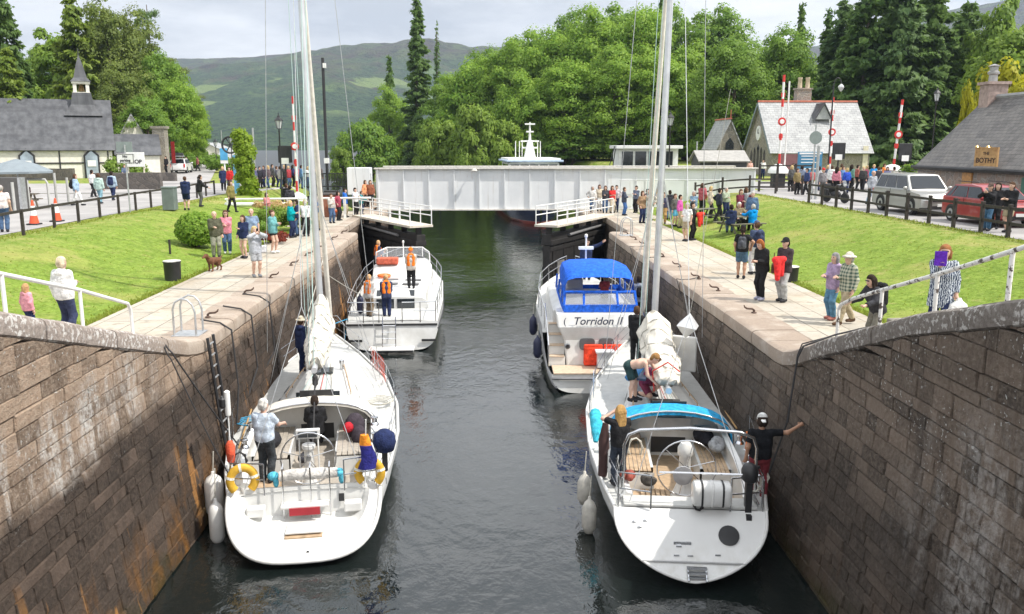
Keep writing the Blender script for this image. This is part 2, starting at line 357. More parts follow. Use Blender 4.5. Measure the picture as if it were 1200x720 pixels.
def haze():
    m=bpy.data.materials.new('thin_haze'); m.use_nodes=True; t=m.node_tree; t.nodes.clear(); o=nn(t,'ShaderNodeOutputMaterial'); v=nn(t,'ShaderNodeVolumePrincipled'); v.inputs['Color'].default_value=(.66,.79,1,1); v.inputs['Density'].default_value=.00014; v.inputs['Anisotropy'].default_value=.2; wire(t,v.outputs[0],o.inputs['Volume'])
    o=MB().box((0,2000,298),(9400,4700,606)).obj('haze',m); o['kind']='stuff'; o['label']='thin summer haze over the loch and hills'
HAZE=True
if HAZE: haze()
# ================================================================ lock walls
def m_stone(name,dark,side):
    m,t,b=newm(name); co=objco(t); xyz=sepz(t,co); at=nn(t,'ShaderNodeAttribute',attribute_name='tone').outputs['Fac']
    n=noise(t,co,1.1,6,.65); f=noise(t,co,13,6,.7); st=noise(t,co,1,5,.6,0,(2.2,2.2,.22)); wob=noise(t,co,.7,4)
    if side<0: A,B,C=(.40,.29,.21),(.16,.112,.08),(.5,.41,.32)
    else: A,B,C=(.205,.155,.12),(.068,.052,.041),(.29,.24,.19)  # right stone: own dark brown, with the wall's shade put into the colour
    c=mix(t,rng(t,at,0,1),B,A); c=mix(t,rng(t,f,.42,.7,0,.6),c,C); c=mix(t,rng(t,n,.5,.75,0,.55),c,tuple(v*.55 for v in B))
    c=mix(t,rng(t,st,.55,.75,0,.5),c,tuple(v*.5 for v in B))
    zz=math_(t,'ADD',xyz[2],math_(t,'MULTIPLY',math_(t,'SUBTRACT',wob,.5),.9))
    wet=rng(t,zz,-.35 if side<0 else -.2,-.75 if side<0 else -1.6,0,.9 if side<0 else .72); wc=mix(t,rng(t,f,.3,.7),(.013,.010,.008),(.06,.043,.034)) if side<0 else mix(t,rng(t,f,.3,.7),(.02,.016,.013),(.07,.056,.046))
    wc=mix(t,rng(t,at,.7,.98,0,.38),wc,(.13,.09,.07) if side<0 else (.1,.08,.066)); wc=mix(t,rng(t,n,.52,.62,0,.55),wc,(.012,.01,.009)); c=mix(t,wet,c,wc)
    # white lime runs
    eff=math_(t,'MULTIPLY',rng(t,noise(t,co,1,5,.65,.4,(1.7,1.7,.32)),.46,.56),rng(t,noise(t,co,7,5,.7),.38,.6))
    if side<0: zone=math_(t,'MULTIPLY',math_(t,'MULTIPLY',rng(t,zz,-.75,-.4),rng(t,zz,.75,.35)),rng(t,xyz[1],16.4,14.2))
    else: zone=math_(t,'MULTIPLY',math_(t,'MULTIPLY',rng(t,zz,-2.2,-1.5),rng(t,zz,1.2,.3)),rng(t,xyz[1],12.5,10))
    c=mix(t,math_(t,'MULTIPLY',eff,math_(t,'MULTIPLY',zone,.85 if side<0 else .4)),c,(.62,.6,.57))
    # rust and weed towards the water
    ru=math_(t,'MULTIPLY',rng(t,noise(t,co,1,5,.65,.5,(1.1,1.1,.5)),.46,.62),rng(t,zz,-2.1,-3.2))
    c=mix(t,math_(t,'MULTIPLY',ru,.72 if side<0 else .35),c,(.28,.12,.02) if side<0 else (.09,.045,.02))
    we=rng(t,zz,-2.9,-3.5,0,.65); c=mix(t,math_(t,'MULTIPLY',we,rng(t,n,.4,.6)),c,(.05,.045,.012))
    if side<0:
        ru2=math_(t,'MULTIPLY',rng(t,noise(t,co,1,3,.5,.2,(2.6,2.6,.16)),.63,.67),rng(t,zz,-1.4,-2.2)); c=mix(t,math_(t,'MULTIPLY',ru2,.6),c,(.5,.24,.07))
    # pale lichen
    vo=noise(t,co,17,3,.5); li=math_(t,'MULTIPLY',rng(t,vo,.63,.67),rng(t,n,.47,.56)); li=math_(t,'MULTIPLY',li,rng(t,zz,-1.2,.4))
    c=mix(t,math_(t,'MULTIPLY',li,.8),c,(.6,.6,.57))
    wire(t,c,b.inputs['Base Color']); rough=nn(t,'ShaderNodeMapRange'); rough.inputs[1].default_value=-2.4; rough.inputs[2].default_value=-3.3; rough.inputs[3].default_value=.9; rough.inputs[4].default_value=.45; wire(t,xyz[2],rough.inputs[0]); wire(t,rough.outputs[0],b.inputs['Roughness'])
    b.inputs['Specular IOR Level'].default_value=.3
    bump(t,b,math_(t,'ADD',f,math_(t,'ADD',math_(t,'MULTIPLY',noise(t,co,45,4,.7),.4),math_(t,'MULTIPLY',noise(t,co,5,5,.65),1.3))),1,.05); return m
def m_coping(name,side):
    m,t,b=newm(name); co=objco(t); xyz=sepz(t,co); at=nn(t,'ShaderNodeAttribute',attribute_name='tone').outputs['Fac']
    f=noise(t,co,15,6,.7); n=noise(t,co,1.6,5,.6)
    c=mix(t,at,(.33,.265,.21),(.42,.35,.285)); c=mix(t,rng(t,f,.45,.7,0,.6),c,(.24,.19,.165)); c=mix(t,rng(t,n,.5,.7,0,.6),c,(.47,.41,.35))
    old=rng(t,xyz[1],17.6,15.5)                      # the older, weathered stones of the ramp
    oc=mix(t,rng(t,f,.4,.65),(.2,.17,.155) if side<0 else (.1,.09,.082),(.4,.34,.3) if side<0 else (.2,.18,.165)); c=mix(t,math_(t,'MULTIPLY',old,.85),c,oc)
    li=math_(t,'MULTIPLY',rng(t,noise(t,co,12,4,.6),.53,.58),rng(t,noise(t,co,1.9,3),.4,.5)); c=mix(t,math_(t,'MULTIPLY',li,math_(t,'MULTIPLY',old,.85 if side<0 else .6)),c,(.62,.6,.57))
    wire(t,c,b.inputs['Base Color']); b.inputs['Roughness'].default_value=.9; b.inputs['Specular IOR Level'].default_value=.25
    bump(t,b,math_(t,'ADD',f,math_(t,'MULTIPLY',n,.6)),.7,.03); return m
def xin(z): return 6.3-.42*max(0,min(1,-z/3.6))**1.3
def tones(o,v):
    a=o.data.attributes.new('tone','FLOAT','FACE'); a.data.foreach_set('value',np.array(v,dtype=np.float32))
def lock_wall(side):
    ramp=RAMP_R if side>0 else RAMP_L; top=lambda y: float(lerpt(ramp,y))
    th=thing('lock_wall',('dark shaded masonry wall of the lock on the right, ramped up towards the viewer' if side>0 else 'sunlit masonry wall of the lock on the left, stained white and rusty'),'lock wall')
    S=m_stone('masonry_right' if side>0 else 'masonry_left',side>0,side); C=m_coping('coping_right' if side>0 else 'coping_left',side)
    mb=MB(); tn=[]; z=-4.05
    while z<3.6:
        z1=z+rnd.choice((.19,.23,.26,.29,.34)); y=2.5+rnd.random()*.8
        while y<42.6:
            y1=min(42.6,y+rnd.choice((.3,.42,.52,.65,.78,.95))*rnd.uniform(.8,1.2))
            if 42.6-y1<.3: y1=42.6
            a,b=min(z1,top(y)-.33),min(z1,top(y1)-.33)
            if max(a,b)>z+.03:
                a=max(a,z+.012); b=max(b,z+.012); dx=rnd.uniform(-.016,.016); t=rnd.random()
                g=rnd.uniform(.005,.009); o=[(y,z),(y1,z),(y1,b),(y,a)]; cy=(y+y1)/2; 
                def P(yy,zz,back): return (side*(xin(zz)+back),yy,zz)
                i=[(y+g,z+g),(y1-g,z+g),(y1-g,max(z+g+.003,b-g)),(y+g,max(z+g+.003,a-g))]; i2=[(y+g*2.6,z+g*2.2),(y1-g*2.6,z+g*2.2),(y1-g*2.6,max(z+g*2.2+.003,b-g*2.2)),(y+g*2.6,max(z+g*2.2+.003,a-g*2.2))]
                j=lambda: rnd.uniform(-.008,.008)
                vs=[P(p,q,.045) for p,q in o]+[P(p+j(),q+j(),.024+dx) for p,q in i]+[P(p,q,dx+j()) for p,q in i2]
                fs=[(k,(k+1)%4,4+(k+1)%4,4+k) for k in range(4)]+[(4+k,4+(k+1)%4,8+(k+1)%4,8+k) for k in range(4)]+[(8,9,10,11)]
                mb.add(vs,fs); tn+=[t*.3]*4+[t]*5
            y=y1
        z=z1
    # gate recess and the pier beyond it
    for x0,x1,y0,y1 in((6.35,8.0,42.58,42.9),(7.34,8,42.9,54.0),(6.37,8,54.0,57.0)):
        mb.box((side*(x0+x1)/2,(y0+y1)/2,-2.06),(x1-x0,y1-y0,3.9)); tn+=[.4]*6
    mb.box((side*8.4,64.5,-2.3),(1.4,15.4,4.4)); tn+=[.4]*6
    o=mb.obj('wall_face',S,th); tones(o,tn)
    mb=MB(); tn=[]
    def cop(y0,y1,xa,xb,zo=0,ft=top):
        n=max(1,int((y1-y0)/.4)); rings=[]; jz=rnd.uniform(-.008,.008); jx=rnd.uniform(-.012,.012); t=rnd.random()
        for k in range(n+1):
            y=y0+.007+(y1-y0-.014)*k/n; zt=ft(y)+.035+zo+jz; e=.012 if k in(0,n) else 0
            rings.append([(side*(xa+jx+dx+ (e if dx<.5 else 0)),y,zt+dz-(e if dz>-.2 else 0)) for dx,dz in((.02,-.37),(-.03,-.33),(-.045,-.13),(-.02,-.05),(.05,-.012),(.14,0),(xb-xa,0),(xb-xa,-.37))])
        f0=len(mb.f); mb.loft(rings); tn.extend([t]*(len(mb.f)-f0))
    y=2.6
    while y<42.6:
        y1=min(42.6,y+rnd.uniform(.95,1.35)); 
        if 42.6-y1<.5: y1=42.6
        cop(y,y1,6.3,7.34); y=y1
    y=42.61
    while y<53.9: cop(y,min(54,y+1.3),7.3,7.9,.02); y+=1.3
    cop(54.02,56.9,6.35,7.9,.02)
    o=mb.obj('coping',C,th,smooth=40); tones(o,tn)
lock_wall(-1); lock_wall(1)
# ---------------------------------------------------------------- mooring hooks, ladders, rails on the quay
IRON=mat('rusty_iron',(.09,.055,.04),.75,var=.35,sc=14,bst=.3)
def chipped():
    m,t,b=newm('chipped_white_paint'); co=objco(t); c=mix(t,rng(t,noise(t,co,8,5,.65),.54,.58),(.74,.73,.7),(.09,.07,.06)); wire(t,c,b.inputs['Base Color']); b.inputs['Roughness'].default_value=.5; return m
def hook(x,y,s):
    m=MB(); m.tube([(0,0,-.01),(0,0,.07),(-.05*s,0,.11),(-.19*s,0,.12),(-.25*s,0,.16),(-.27*s,0,.21)],[.035,.03,.028,.027,.024,.012],7); m.lathe([(.07,0),(.07,.02),(.04,.03)],(0,0,0),10)
    return m.obj('mooring_hook',IRON,smooth=50,loc=(x,y,.04))
hk={}
ordn=['nearest','second nearest','third nearest','fourth nearest','fifth nearest','sixth nearest','seventh nearest','farthest']
for s,pl in((-1,[(405-155,372),(292,345),(316,326),(338,311),(360,300),(380,292),(388,281),(401,271)]),(1,[(883,367),(842,341),(812,327),(795,313),(775,301),(756,288),(740,281),(728,275)])):
    for i,(px,py) in enumerate(pl):
        p=atz(px,py,.04); y=min(p.y,42.0); x=s*6.95
        o=hook(x,y,s) if s not in hk else dup(hk[s],(x,y,.04))
        hk.setdefault(s,o); tag(o,'%s rusty iron mooring hook on the %s coping'%(ordn[i],'left' if s<0 else 'right'),'mooring hook','mooring hooks along the lock coping')
def hoops(x,y,s,lab):
    t=thing('ladder_handrail',lab,'handrail',(x,y,.04))
    for dy in(-.24,.24):
        MB().tube([(s*.32,dy,0),(s*.32,dy,.62),(s*.26,dy,.78),(s*.12,dy,.86),(-s*.02,dy,.83),(-s*.12,dy,.72),(-s*.17,dy,.55),(-s*.17,dy,0)],.024,8).obj('hoop',GALV,t,smooth=60)
    MB().box((s*.06,0,.012),(.62,.66,.02)).obj('base_plate',GALV,t)
hoops(-6.7,19.35,-1,'grey steel ladder handrail hoops on the left quay edge'); hoops(6.75,40.6,1,'grey steel ladder handrail hoops by the far end of the right quay')
t=thing('wall_ladder','black steel ladder fixed down the left lock wall','ladder',(-6.25,19.05,0)); m=MB()
for dy in(-.2,.2): m.tube([(xin(0)*-1+6.25+.10,dy,.05),(6.25-xin(-1.8)+.10,dy,-1.8),(6.25-xin(-3.8)+.1,dy,-3.8)],.035,6)
m.obj('stile',BLACK,t,smooth=50); m=MB()
for k in range(14): z=-.12-k*.26; m.tube([(6.25-xin(z)+.1,-.2,z),(6.25-xin(z)+.1,.2,z)],.02,6)
m.obj('rung',GALV,t)
def rail(name,lab,pts,posts,r,m,side,ends=None):
    t=thing(name,lab,'handrail'); MB().tube(pts,r,8).obj('rail',m,t,smooth=60)
    for p,h in posts: MB().tube([p,(p[0],p[1],p[2]+h)],r*.95,8).obj('post',m,t,smooth=60)
xr=-6.95
Lz=lambda y:float(lerpt(RAMP_L,y)); Rz=lambda y:float(lerpt(RAMP_R,y))
pl=[aty(px,py,Y) for px,py,Y in((-90,283,9.2),(30,321,12.4),(95,340,14.7),(143,356,16.6),(149,363,16.7),(150,369,16.72))]
pl=[Vector((xr,p.y,p.z)) for p in pl]
rail('ramp_handrail','white painted handrail climbing the left ramp wall',pl,[((xr,p.y,Lz(p.y)),p.z-Lz(p.y)) for p in(pl[1],pl[2],pl[5])]+[((xr,9.6,Lz(9.6)),pl[0].z-Lz(9.6)+.1)],.034,WPAINT,-1)
xr=7.0
pr=[tuple(atx(px,py,xr)) for px,py in((1330,248),(1200,290),(1150,306),(1098,322),(1034,340),(1000,350),(986,357),(983,362))]
rail('ramp_handrail','chipped white handrail climbing the right ramp wall',pr,[((xr,p[1],Rz(p[1])),p[2]-Rz(p[1])) for p in (tuple(atx(px,py,xr)) for px,py in((1187,294),(1099,322),(1034,340),(983,362)))],.036,chipped(),1)
for s,px,py,h in((-1,203,329,.62),(1,925,331,.5)):
    p=atz(px,py,0); t=thing('mooring_bollard','squat black iron bollard with white top on the %s lawn edge'%('left' if s<0 else 'right'),'bollard',(p.x,p.y,gzf(p.x,p.y)),0,'iron bollards beside the quay')
    MB().lathe([(.24,-.05),(.24,.0),(.25,.1),(.265,h-.06),(.28,h-.03),(.28,h)],n=20).obj('drum',BLACK,t,smooth=40); MB().lathe([(.278,h+.002),(.272,h+.02),(.02,h+.03)],n=20).obj('cap',WORN,t,smooth=40)
# ---------------------------------------------------------------- lock gates
DECKW=mat('weathered_deck',(.55,.5,.42),.8,var=.15,sc=6,bst=.3)
GATE=mat('gate_timber',(.02,.018,.017),.6,var=.4,sc=4,bst=.5,bsc=12)
def gate(s):
    hx,hy=7.2,51.9; tx,ty=3.3,44.9; L=math.hypot(hx-tx,hy-ty); ang=math.atan2(ty-hy,s*(tx-hx))
    t=thing('lock_gate','black %s lock gate leaf standing part open with a white railed walkway'%('left' if s<0 else 'right'),'lock gate',(s*hx,hy,0),ang)
    m=MB(); m.box((L/2,0,-2.3),(L,.42,2.7))
    for k in range(6): m.box((.4+k*(L-.8)/5,0,-2.3),(.16,.52,2.74))
    for z in(-3.2,-2.2,-1.15): m.box((L/2,0,z),(L-.02,.5,.22))
    m.box((L/2,0,-.52),(L,.5,.34)); m.box((L/2,0,-.8),(L,.62,.25)); 
    for k in range(5): m.box((.3+k*(L-.6)/4,0,-.25),(.14,.3,.8))
    m.obj('leaf',GATE,t,bev=.015)
    m=MB(); m.tube([(.2,-s*0-.35,-.4),(L*.72,-.35,-.55)],.08,8); m.tube([(.2,.35,-.4),(L*.72,.35,-.55)],.08,8); m.obj('strut',mat('grey_gate_steel',(.2,.2,.2),.6,.3),t)
    m=MB(); m.box((L-1.2,s*-.3,-2.6),(.9,.06,1.5)); m.box((L-1.2,s*.3,-2.6),(.9,.06,1.5)); m.obj('sluice_plate',mat('grey_sluice',(.2,.19,.18),.6,var=.3),t)
    m=MB(); m.box((L/2-.1,0,.1),(L+.35,1.35,.12)); m.obj('walkway',DECKW,t,bev=.01)
    for e in(-1,1):
        m=MB(); y=e*.62; n=7; xs=[-.2+k*(L+.2)/(n-1) for k in range(n)]
        for z in(.65,1.12): m.tube([(xs[0],y,z),(xs[-1],y,z)],.03,6)
        for x in xs: m.tube([(x,y,.12),(x,y,1.12)],.03,6)
        m.obj('guard_rail',WPAINT,t)
gate(-1); gate(1)
# ================================================================ bridge, buildings, street furniture
def text(body,size,m,parent,M,ext=.004,shear=0,bold=0,name='lettering'):
    c=bpy.data.curves.new(name,'FONT'); c.body=body; c.size=size; c.align_x='CENTER'; c.align_y='CENTER'; c.extrude=ext; c.shear=shear; c.offset=bold
    o=bpy.data.objects.new(name,c); COL.objects.link(o); dg=bpy.context.evaluated_depsgraph_get(); me=bpy.data.meshes.new_from_object(o.evaluated_get(dg)); bpy.data.objects.remove(o)
    me.transform(M); me.materials.clear(); me.materials.append(m); return link(name,me,parent)
def facing(x,y,z,rz=0,tilt=0):   # text standing upright, read from -y, turned by rz
    return Matrix.Translation((x,y,z))@Matrix.Rotation(rz,4,'Z')@Matrix.Rotation(PI/2-tilt,4,'X')
def m_bridge():
    m,t,b=newm('bridge_white'); co=objco(t); c=mix(t,rng(t,noise(t,co,.6,4),.35,.65),(.68,.7,.715),(.77,.78,.785)); s=noise(t,co,1,6,.65,.1,(5,5,.35)); c=mix(t,rng(t,s,.56,.72,0,.45),c,(.42,.38,.33)); r=math_(t,'MULTIPLY',rng(t,noise(t,co,1,6,.7,.2,(7,7,.5)),.62,.7),rng(t,noise(t,co,.4,3),.5,.62)); c=mix(t,math_(t,'MULTIPLY',r,.6),c,(.33,.17,.08))
    wire(t,c,b.inputs['Base Color']); b.inputs['Roughness'].default_value=.5; return m
BRW=m_bridge(); BRB=mat('bridge_flange',(.6,.57,.52),.6,var=.15,sc=5)
t=thing('swing_bridge','long white plate girder swing bridge spanning the canal','bridge',(0,57.2,0))
x0,x1,zb,zt=-7.1,18.2,.1,2.72
for y in(0,5.2):
    m=MB(); m.box(((x0+x1)/2,y,(zb+zt)/2),(x1-x0,.08,zt-zb))
    m.obj('girder',BRW,t); m=MB()
    m.box(((x0+x1)/2,y,zt+.05),(x1-x0+.2,.5,.09)); m.box(((x0+x1)/2,y,zb-.05),(x1-x0,.42,.08)); m.obj('flange',BRB,t,bev=.01)
    m=MB(); x=x0+.15
    while x<9.6: m.box((x,y-.1,(zb+zt)/2),(.07,.14,zt-zb-.02)); x+=1.67
    for x in(10.2,13.6,15.8,x1-.1): m.box((x,y-.07,(zb+zt)/2),(.05,.08,zt-zb-.02))
    m.box((9.1,y-.06,(zb+zt)/2-.1),(1.6,.05,zt-zb-.5)); m.box((11.9,y-.06,(zb+zt)/2-.1),(2.2,.05,zt-zb-.4)); m.obj('stiffener',BRW,t)
MB().box(((x0+x1)/2,2.6,.85),(x1-x0-.3,5.1,.3)).obj('roadway',ASPHALT,t)
m=MB()
for x in np.arange(x0+1,x1-1,2.2): m.box((x,2.6,.45),(.25,5.0,.5))
m.obj('cross_beam',BLACK,t)
MB().box((-8.2,.3,1.95),(1.5,1.2,1.75)).obj('end_box',BRW,t,bev=.02)
m=MB(); m.tube([(-.6,-.1,2.75),(-.6,-.5,2.75)],.04); m.lathe([(.16,-.12),(.2,-.06),(.12,.05),(.03,.08)],(-.6,-.55,2.7),10); m.obj('lamp',BRB,t)
MB().tube([(9,-.35,2.0),(18.5,-.35,2.0)],.03).obj('handrail',GALV,t)
# ---- stone and slate
def m_rubble(name,a,b,mort,sc=2.6):
    m,t,bs=newm(name); co=objco(t); v=nn(t,'ShaderNodeTexVoronoi'); v.inputs['Scale'].default_value=sc; wire(t,co,v.inputs['Vector'])
    e=nn(t,'ShaderNodeTexVoronoi',feature='DISTANCE_TO_EDGE'); e.inputs['Scale'].default_value=sc; wire(t,co,e.inputs['Vector'])
    hs=nn(t,'ShaderNodeSeparateColor'); wire(t,v.outputs['Color'],hs.inputs[0]); c=mix(t,hs.outputs[0],a,b); c=mix(t,rng(t,noise(t,co,12,5,.7),.4,.7,0,.5),c,tuple(x*.6 for x in a))
    c=mix(t,rng(t,e.outputs[0],.05,.015),c,mort); wire(t,c,bs.inputs['Base Color']); bs.inputs['Roughness'].default_value=.9; bump(t,bs,rng(t,e.outputs[0],0,.1),.8,.03); return m
def m_slate(name,a,b,ang=0,w=.34,h=.22):
    m,t,bs=newm(name); uv=nn(t,'ShaderNodeTexCoord').outputs['UV']; co=objco(t)
    br=nn(t,'ShaderNodeTexBrick'); wire(t,uv,br.inputs[0])
    for k,v in(('Scale',1),('Mortar Size',.012),('Mortar Smooth',.2),('Brick Width',w),('Row Height',h)): br.inputs[k].default_value=v
    br.inputs['Color1'].default_value=(*a,1); br.inputs['Color2'].default_value=(*b,1); br.inputs['Mortar'].default_value=(*[x*.35 for x in a],1)
    c=mix(t,rng(t,noise(t,co,.9,6,.7),.4,.7,0,.6),br.outputs[0],tuple(x*1.25 for x in b)); c=mix(t,rng(t,noise(t,co,7,4,.7),.55,.75,0,.5),c,tuple(x*.6 for x in a))
    wire(t,c,bs.inputs['Base Color']); bs.inputs['Roughness'].default_value=.62; bump(t,bs,math_(t,'SUBTRACT',math_(t,'MULTIPLY',noise(t,co,9,3),.6),br.outputs[1]),.8,.03); return m
STONE=m_rubble('pinkish_rubble',(.36,.27,.22),(.27,.24,.22),(.4,.37,.33)); STONEG=m_rubble('grey_rubble',(.28,.25,.2),(.2,.185,.16),(.32,.3,.26),2.2); STONED=m_rubble('dark_rubble',(.15,.13,.115),(.09,.08,.075),(.1,.09,.08),3)
SLATE=m_slate('grey_slate',(.085,.08,.078),(.15,.14,.13)); SLATEP=m_slate('pale_slate',(.27,.275,.28),(.38,.385,.385),w=.5,h=.3); 
def m_lead():
    m,t,b=newm('dark_metal_roof'); co=objco(t); n=noise(t,co,1,5,.6,0,(1.6,1.6,.14)); g=noise(t,co,1,4,.6,0,(.12,.12,2.2))
    c=mix(t,rng(t,n,.35,.65),(.045,.047,.053),(.105,.108,.116)); c=mix(t,rng(t,g,.5,.7,0,.5),c,(.035,.035,.04)); wire(t,c,b.inputs['Base Color']); b.inputs['Roughness'].default_value=.5; return m
LEAD=m_lead()
REDT=mat('red_ridge_tile',(.42,.12,.07),.7,var=.15); TRIM=mat('slate_blue_paint',(.2,.25,.29),.6)
def roofplane(mb_list,p0,p1,p2,p3): mb_list.append((p0,p1,p2,p3))
def slab(name,quads,m,parent,th=.1):     # roof slopes with thickness and slope-aligned UVs (eave-left, eave-right, ridge-right, ridge-left)
    mb=MB(); uvs=[]
    for q in quads:
        q=[Vector(p) for p in q]; n=(q[1]-q[0]).cross(q[3]-q[0]).normalized(); 
        if n.z<0: n=-n
        ex=(q[1]-q[0]).normalized(); ey=(q[3]-q[0]); ey=(ey-ex*ey.dot(ex)).normalized(); lo=[p-n*th for p in q]
        mb.add(q+lo,[(0,1,2,3),(7,6,5,4),(0,4,5,1),(1,5,6,2),(2,6,7,3),(3,7,4,0)])
        uvs.append([((p-q[0]).dot(ex),(p-q[0]).dot(ey)) for p in q]*2)
    o=mb.obj(name,m,parent); me=o.data; uv=me.uv_layers.new(name='UVMap'); flat=[x for u in uvs for x in u]
    for l in me.loops: uv.data[l.index].uv=flat[l.vertex_index]
    return o
def gablehouse(t,x0,x1,y0,y1,zb,ze,zr,wm,rm,axis,over=.25,rname='roof',oe=.2):
    "walls with gable ends + a slab roof, ridge along axis"
    m=MB(); T=.02
    if axis=='x':
        ym=(y0+y1)/2; m.prism([(y0,zb),(y1,zb),(y1,ze),(ym,zr-T),(y0,ze)],x0,x1,0); k=(zr-ze)/(ym-y0); d=over
        q=[((x0-oe,y0-d,ze-k*d+.1),(x1+oe,y0-d,ze-k*d+.1),(x1+oe,ym,zr+.1),(x0-oe,ym,zr+.1)),((x1+oe,y1+d,ze-k*d+.1),(x0-oe,y1+d,ze-k*d+.1),(x0-oe,ym,zr+.1),(x1+oe,ym,zr+.1))]
    else:
        xm=(x0+x1)/2; m.prism([(x0,zb),(x1,zb),(x1,ze),(xm,zr-T),(x0,ze)],y0,y1,1); k=(zr-ze)/(xm-x0); d=over
        q=[((x0-d,y1+oe,ze-k*d+.1),(x0-d,y0-oe,ze-k*d+.1),(xm,y0-oe,zr+.1),(xm,y1+oe,zr+.1)),((x1+d,y0-oe,ze-k*d+.1),(x1+d,y1+oe,ze-k*d+.1),(xm,y1+oe,zr+.1),(xm,y0-oe,zr+.1))]
    m.obj('wall',wm,t); slab(rname,q,rm,t); return t
# ---- keeper's house
t=thing('stone_cottage','stone cottage with pale slate roof, red ridge tiles and a clock in its gable','cottage')
X0,X1,Y0,Y1=28.6,38.4,85,94; zb=.8; ze=3.75; zr=8.55
gablehouse(t,X0,X1,Y0,Y1,zb,ze,zr,STONEG,SLATEP,'x',.35,oe=.3)
MB().tube([(X0-.3,89.5,zr+.14),(X1+.3,89.5,zr+.14)],.12,6).obj('ridge_tiles',REDT,t)
m=MB()
for e in(-1,1): m.add([(X0-.32,89.5+e*4.85,ze-.28),(X0-.32,89.5+e*4.5,ze-.28),(X0-.32,89.5,zr-.25),(X0-.32,89.5,zr+.14)],[(0,1,2,3)]).box((X0-.36,89.5,zr+.25),(.06,.06,.5))
m.obj('bargeboard',TRIM,t)
m=MB()
for e in(-2,-1,0,1,2):
    y=89.5+e*1.05; h=1.9+(2-abs(e))*.28; m.prism([(y-.32,1.9),(y+.32,1.9),(y+.32,1.9+h-.4),(y,1.9+h),(y-.32,1.9+h-.4)],X0-.03,X0+.03,0)
m.obj('window',GLASS,t)
m=MB(); m.lathe([(.75,-.05),(.75,.05)],(X0-.04,89.5,5.5),20,Matrix.Rotation(PI/2,3,'Y')); c=m.obj('clock_face',WPAINT,t); MB().box((X0-.12,89.5,5.7),(.04,.08,.5)).box((X0-.12,89.35,5.5),(.04,.35,.08)).obj('hands',BLACK,c)
m=MB(); m.box((33.2,90.2,8.95),(1.5,1.0,2.0)); m.box((33.2,90.2,10.0),(1.7,1.2,.15)); c=m.obj('chimney',STONE,t)
for dx in(-.35,.45): MB().lathe([(.24,0),(.2,.9),(.24,.95),(.24,1.1)],(33.2+dx,90.2,10.05),10).obj('chimney_pot',mat('buff_clay',(.55,.45,.33),.8),c,smooth=40)
m=MB(); k=(zr-ze)/4.5; yv=88.6; zv=ze+k*3.6
m.add([(33.6,yv-1.3,zv-.75),(35.2,yv-1.3,zv-.75),(34.4,yv-1.3,zv+.75)],[(0,1,2)]); m.obj('dormer_vent',mat('grey_louvre',(.36,.37,.38),.7),t)
slab('dormer_roof',[((33.4,yv-1.5,zv-.9),(33.5,yv-.4,zv-.3),(34.4,yv+1.0,zv+.9),(34.4,yv-1.5,zv+.9)),((35.4,yv-1.5,zv-.9),(34.4,yv-1.5,zv+.9),(34.4,yv+1.0,zv+.9),(35.3,yv-.4,zv-.3))],LEAD,t,.08)
m=MB(); m.box((37.95,84.95,2.6),(.5,.1,3.2)); m.obj('quoin',mat('cream_paint',(.66,.6,.48),.7),t)
t2=gablehouse(thing('gabled_porch_wing','small gabled stone wing with red ridge behind the clock gable','cottage wing'),25.9,28.4,95,101,1.0,4.3,7.0,STONEG,SLATEP,'y',.3)
MB().tube([(27.15,94.8,7.12),(27.15,101.2,7.12)],.12,6).obj('ridge_tiles',REDT,t2); MB().tube([(27.15,95,7.1),(27.15,95,8.1)],.05).obj('finial',REDT,t2)
m=MB(); m.prism([(26.7,3.8),(27.6,3.8),(27.6,4.5),(27.15,5.1),(26.7,4.5)],94.93,95.0,1); m.obj('window',GLASS,t2)
# ---- dark timber hut and bridge control cabin
t=thing('timber_hut','dark low hut with shallow grey felt roof behind the bridge','hut'); HUT=mat('dark_hut_boards',(.06,.062,.066),.7)
gablehouse(t,17.9,21.8,71,74,.9,3.05,3.75,HUT,mat('grey_felt',(.33,.32,.3),.85,var=.12),'x',.35)
t=thing('control_cabin','white flat roofed bridge control cabin with big windows','cabin'); m=MB(); m.box((13.6,72.6,2.3),(4.9,3.2,3.4)); m.obj('wall',WPAINT,t)
MB().box((13.6,72.5,4.12),(5.5,3.8,.26)).obj('roof',WPAINT,t,bev=.03)
for x in(11.85,12.95,14.05,15.15): MB().box((x,70.97,3.2),(.9,.08,1.15)).obj('window',GLASS,t)
m=MB()
for k in range(2): m.tube([(10.0+k*.5,71.2,.9),(10.8+k*.1,71.2,4.2)],.04)
m.obj('ladder',BLACK,t)
# ---- bothy
t=thing('stone_bothy','pink stone bothy with grey slate roof and a wooden sign','inn'); bx0,bx1,by0,by1=23.1,29.7,22,45.2; zb,ze,zr=.9,3.3,6.6
gablehouse(t,bx0,bx1,by0,by1,zb,ze,zr,STONE,SLATE,'y',.3,oe=.02)
MB().tube([(26.4,by0,zr+.13),(26.4,by1,zr+.13)],.13,6).obj('ridge_tiles',mat('grey_ridge',(.3,.3,.3),.7),t)
BRICK=m_slate('chimney_brick',(.3,.2,.16),(.36,.26,.2),w=.3,h=.1)
m=MB(); m.box((26.4,44.6,6.75),(1.0,.85,1.3)); m.box((26.4,44.6,7.42),(1.2,1.05,.14)); c=m.obj('chimney',mat('pink_chimney_stone',(.33,.25,.22),.85,var=.25,sc=5,bst=.5,bsc=12),t)
MB().lathe([(.22,0),(.2,.35),(.28,.4),(.28,.5),(.2,.55),(.2,.75),(.3,.8),(.02,.9)],(26.3,44.6,7.49),12).obj('cowl',mat('dull_steel',(.35,.34,.33),.4,.6),c,smooth=40)
MB().tube([(bx0-.36,by0,ze-.12),(bx0-.36,by1,ze-.12)],.08,6).obj('gutter',BLACK,t)
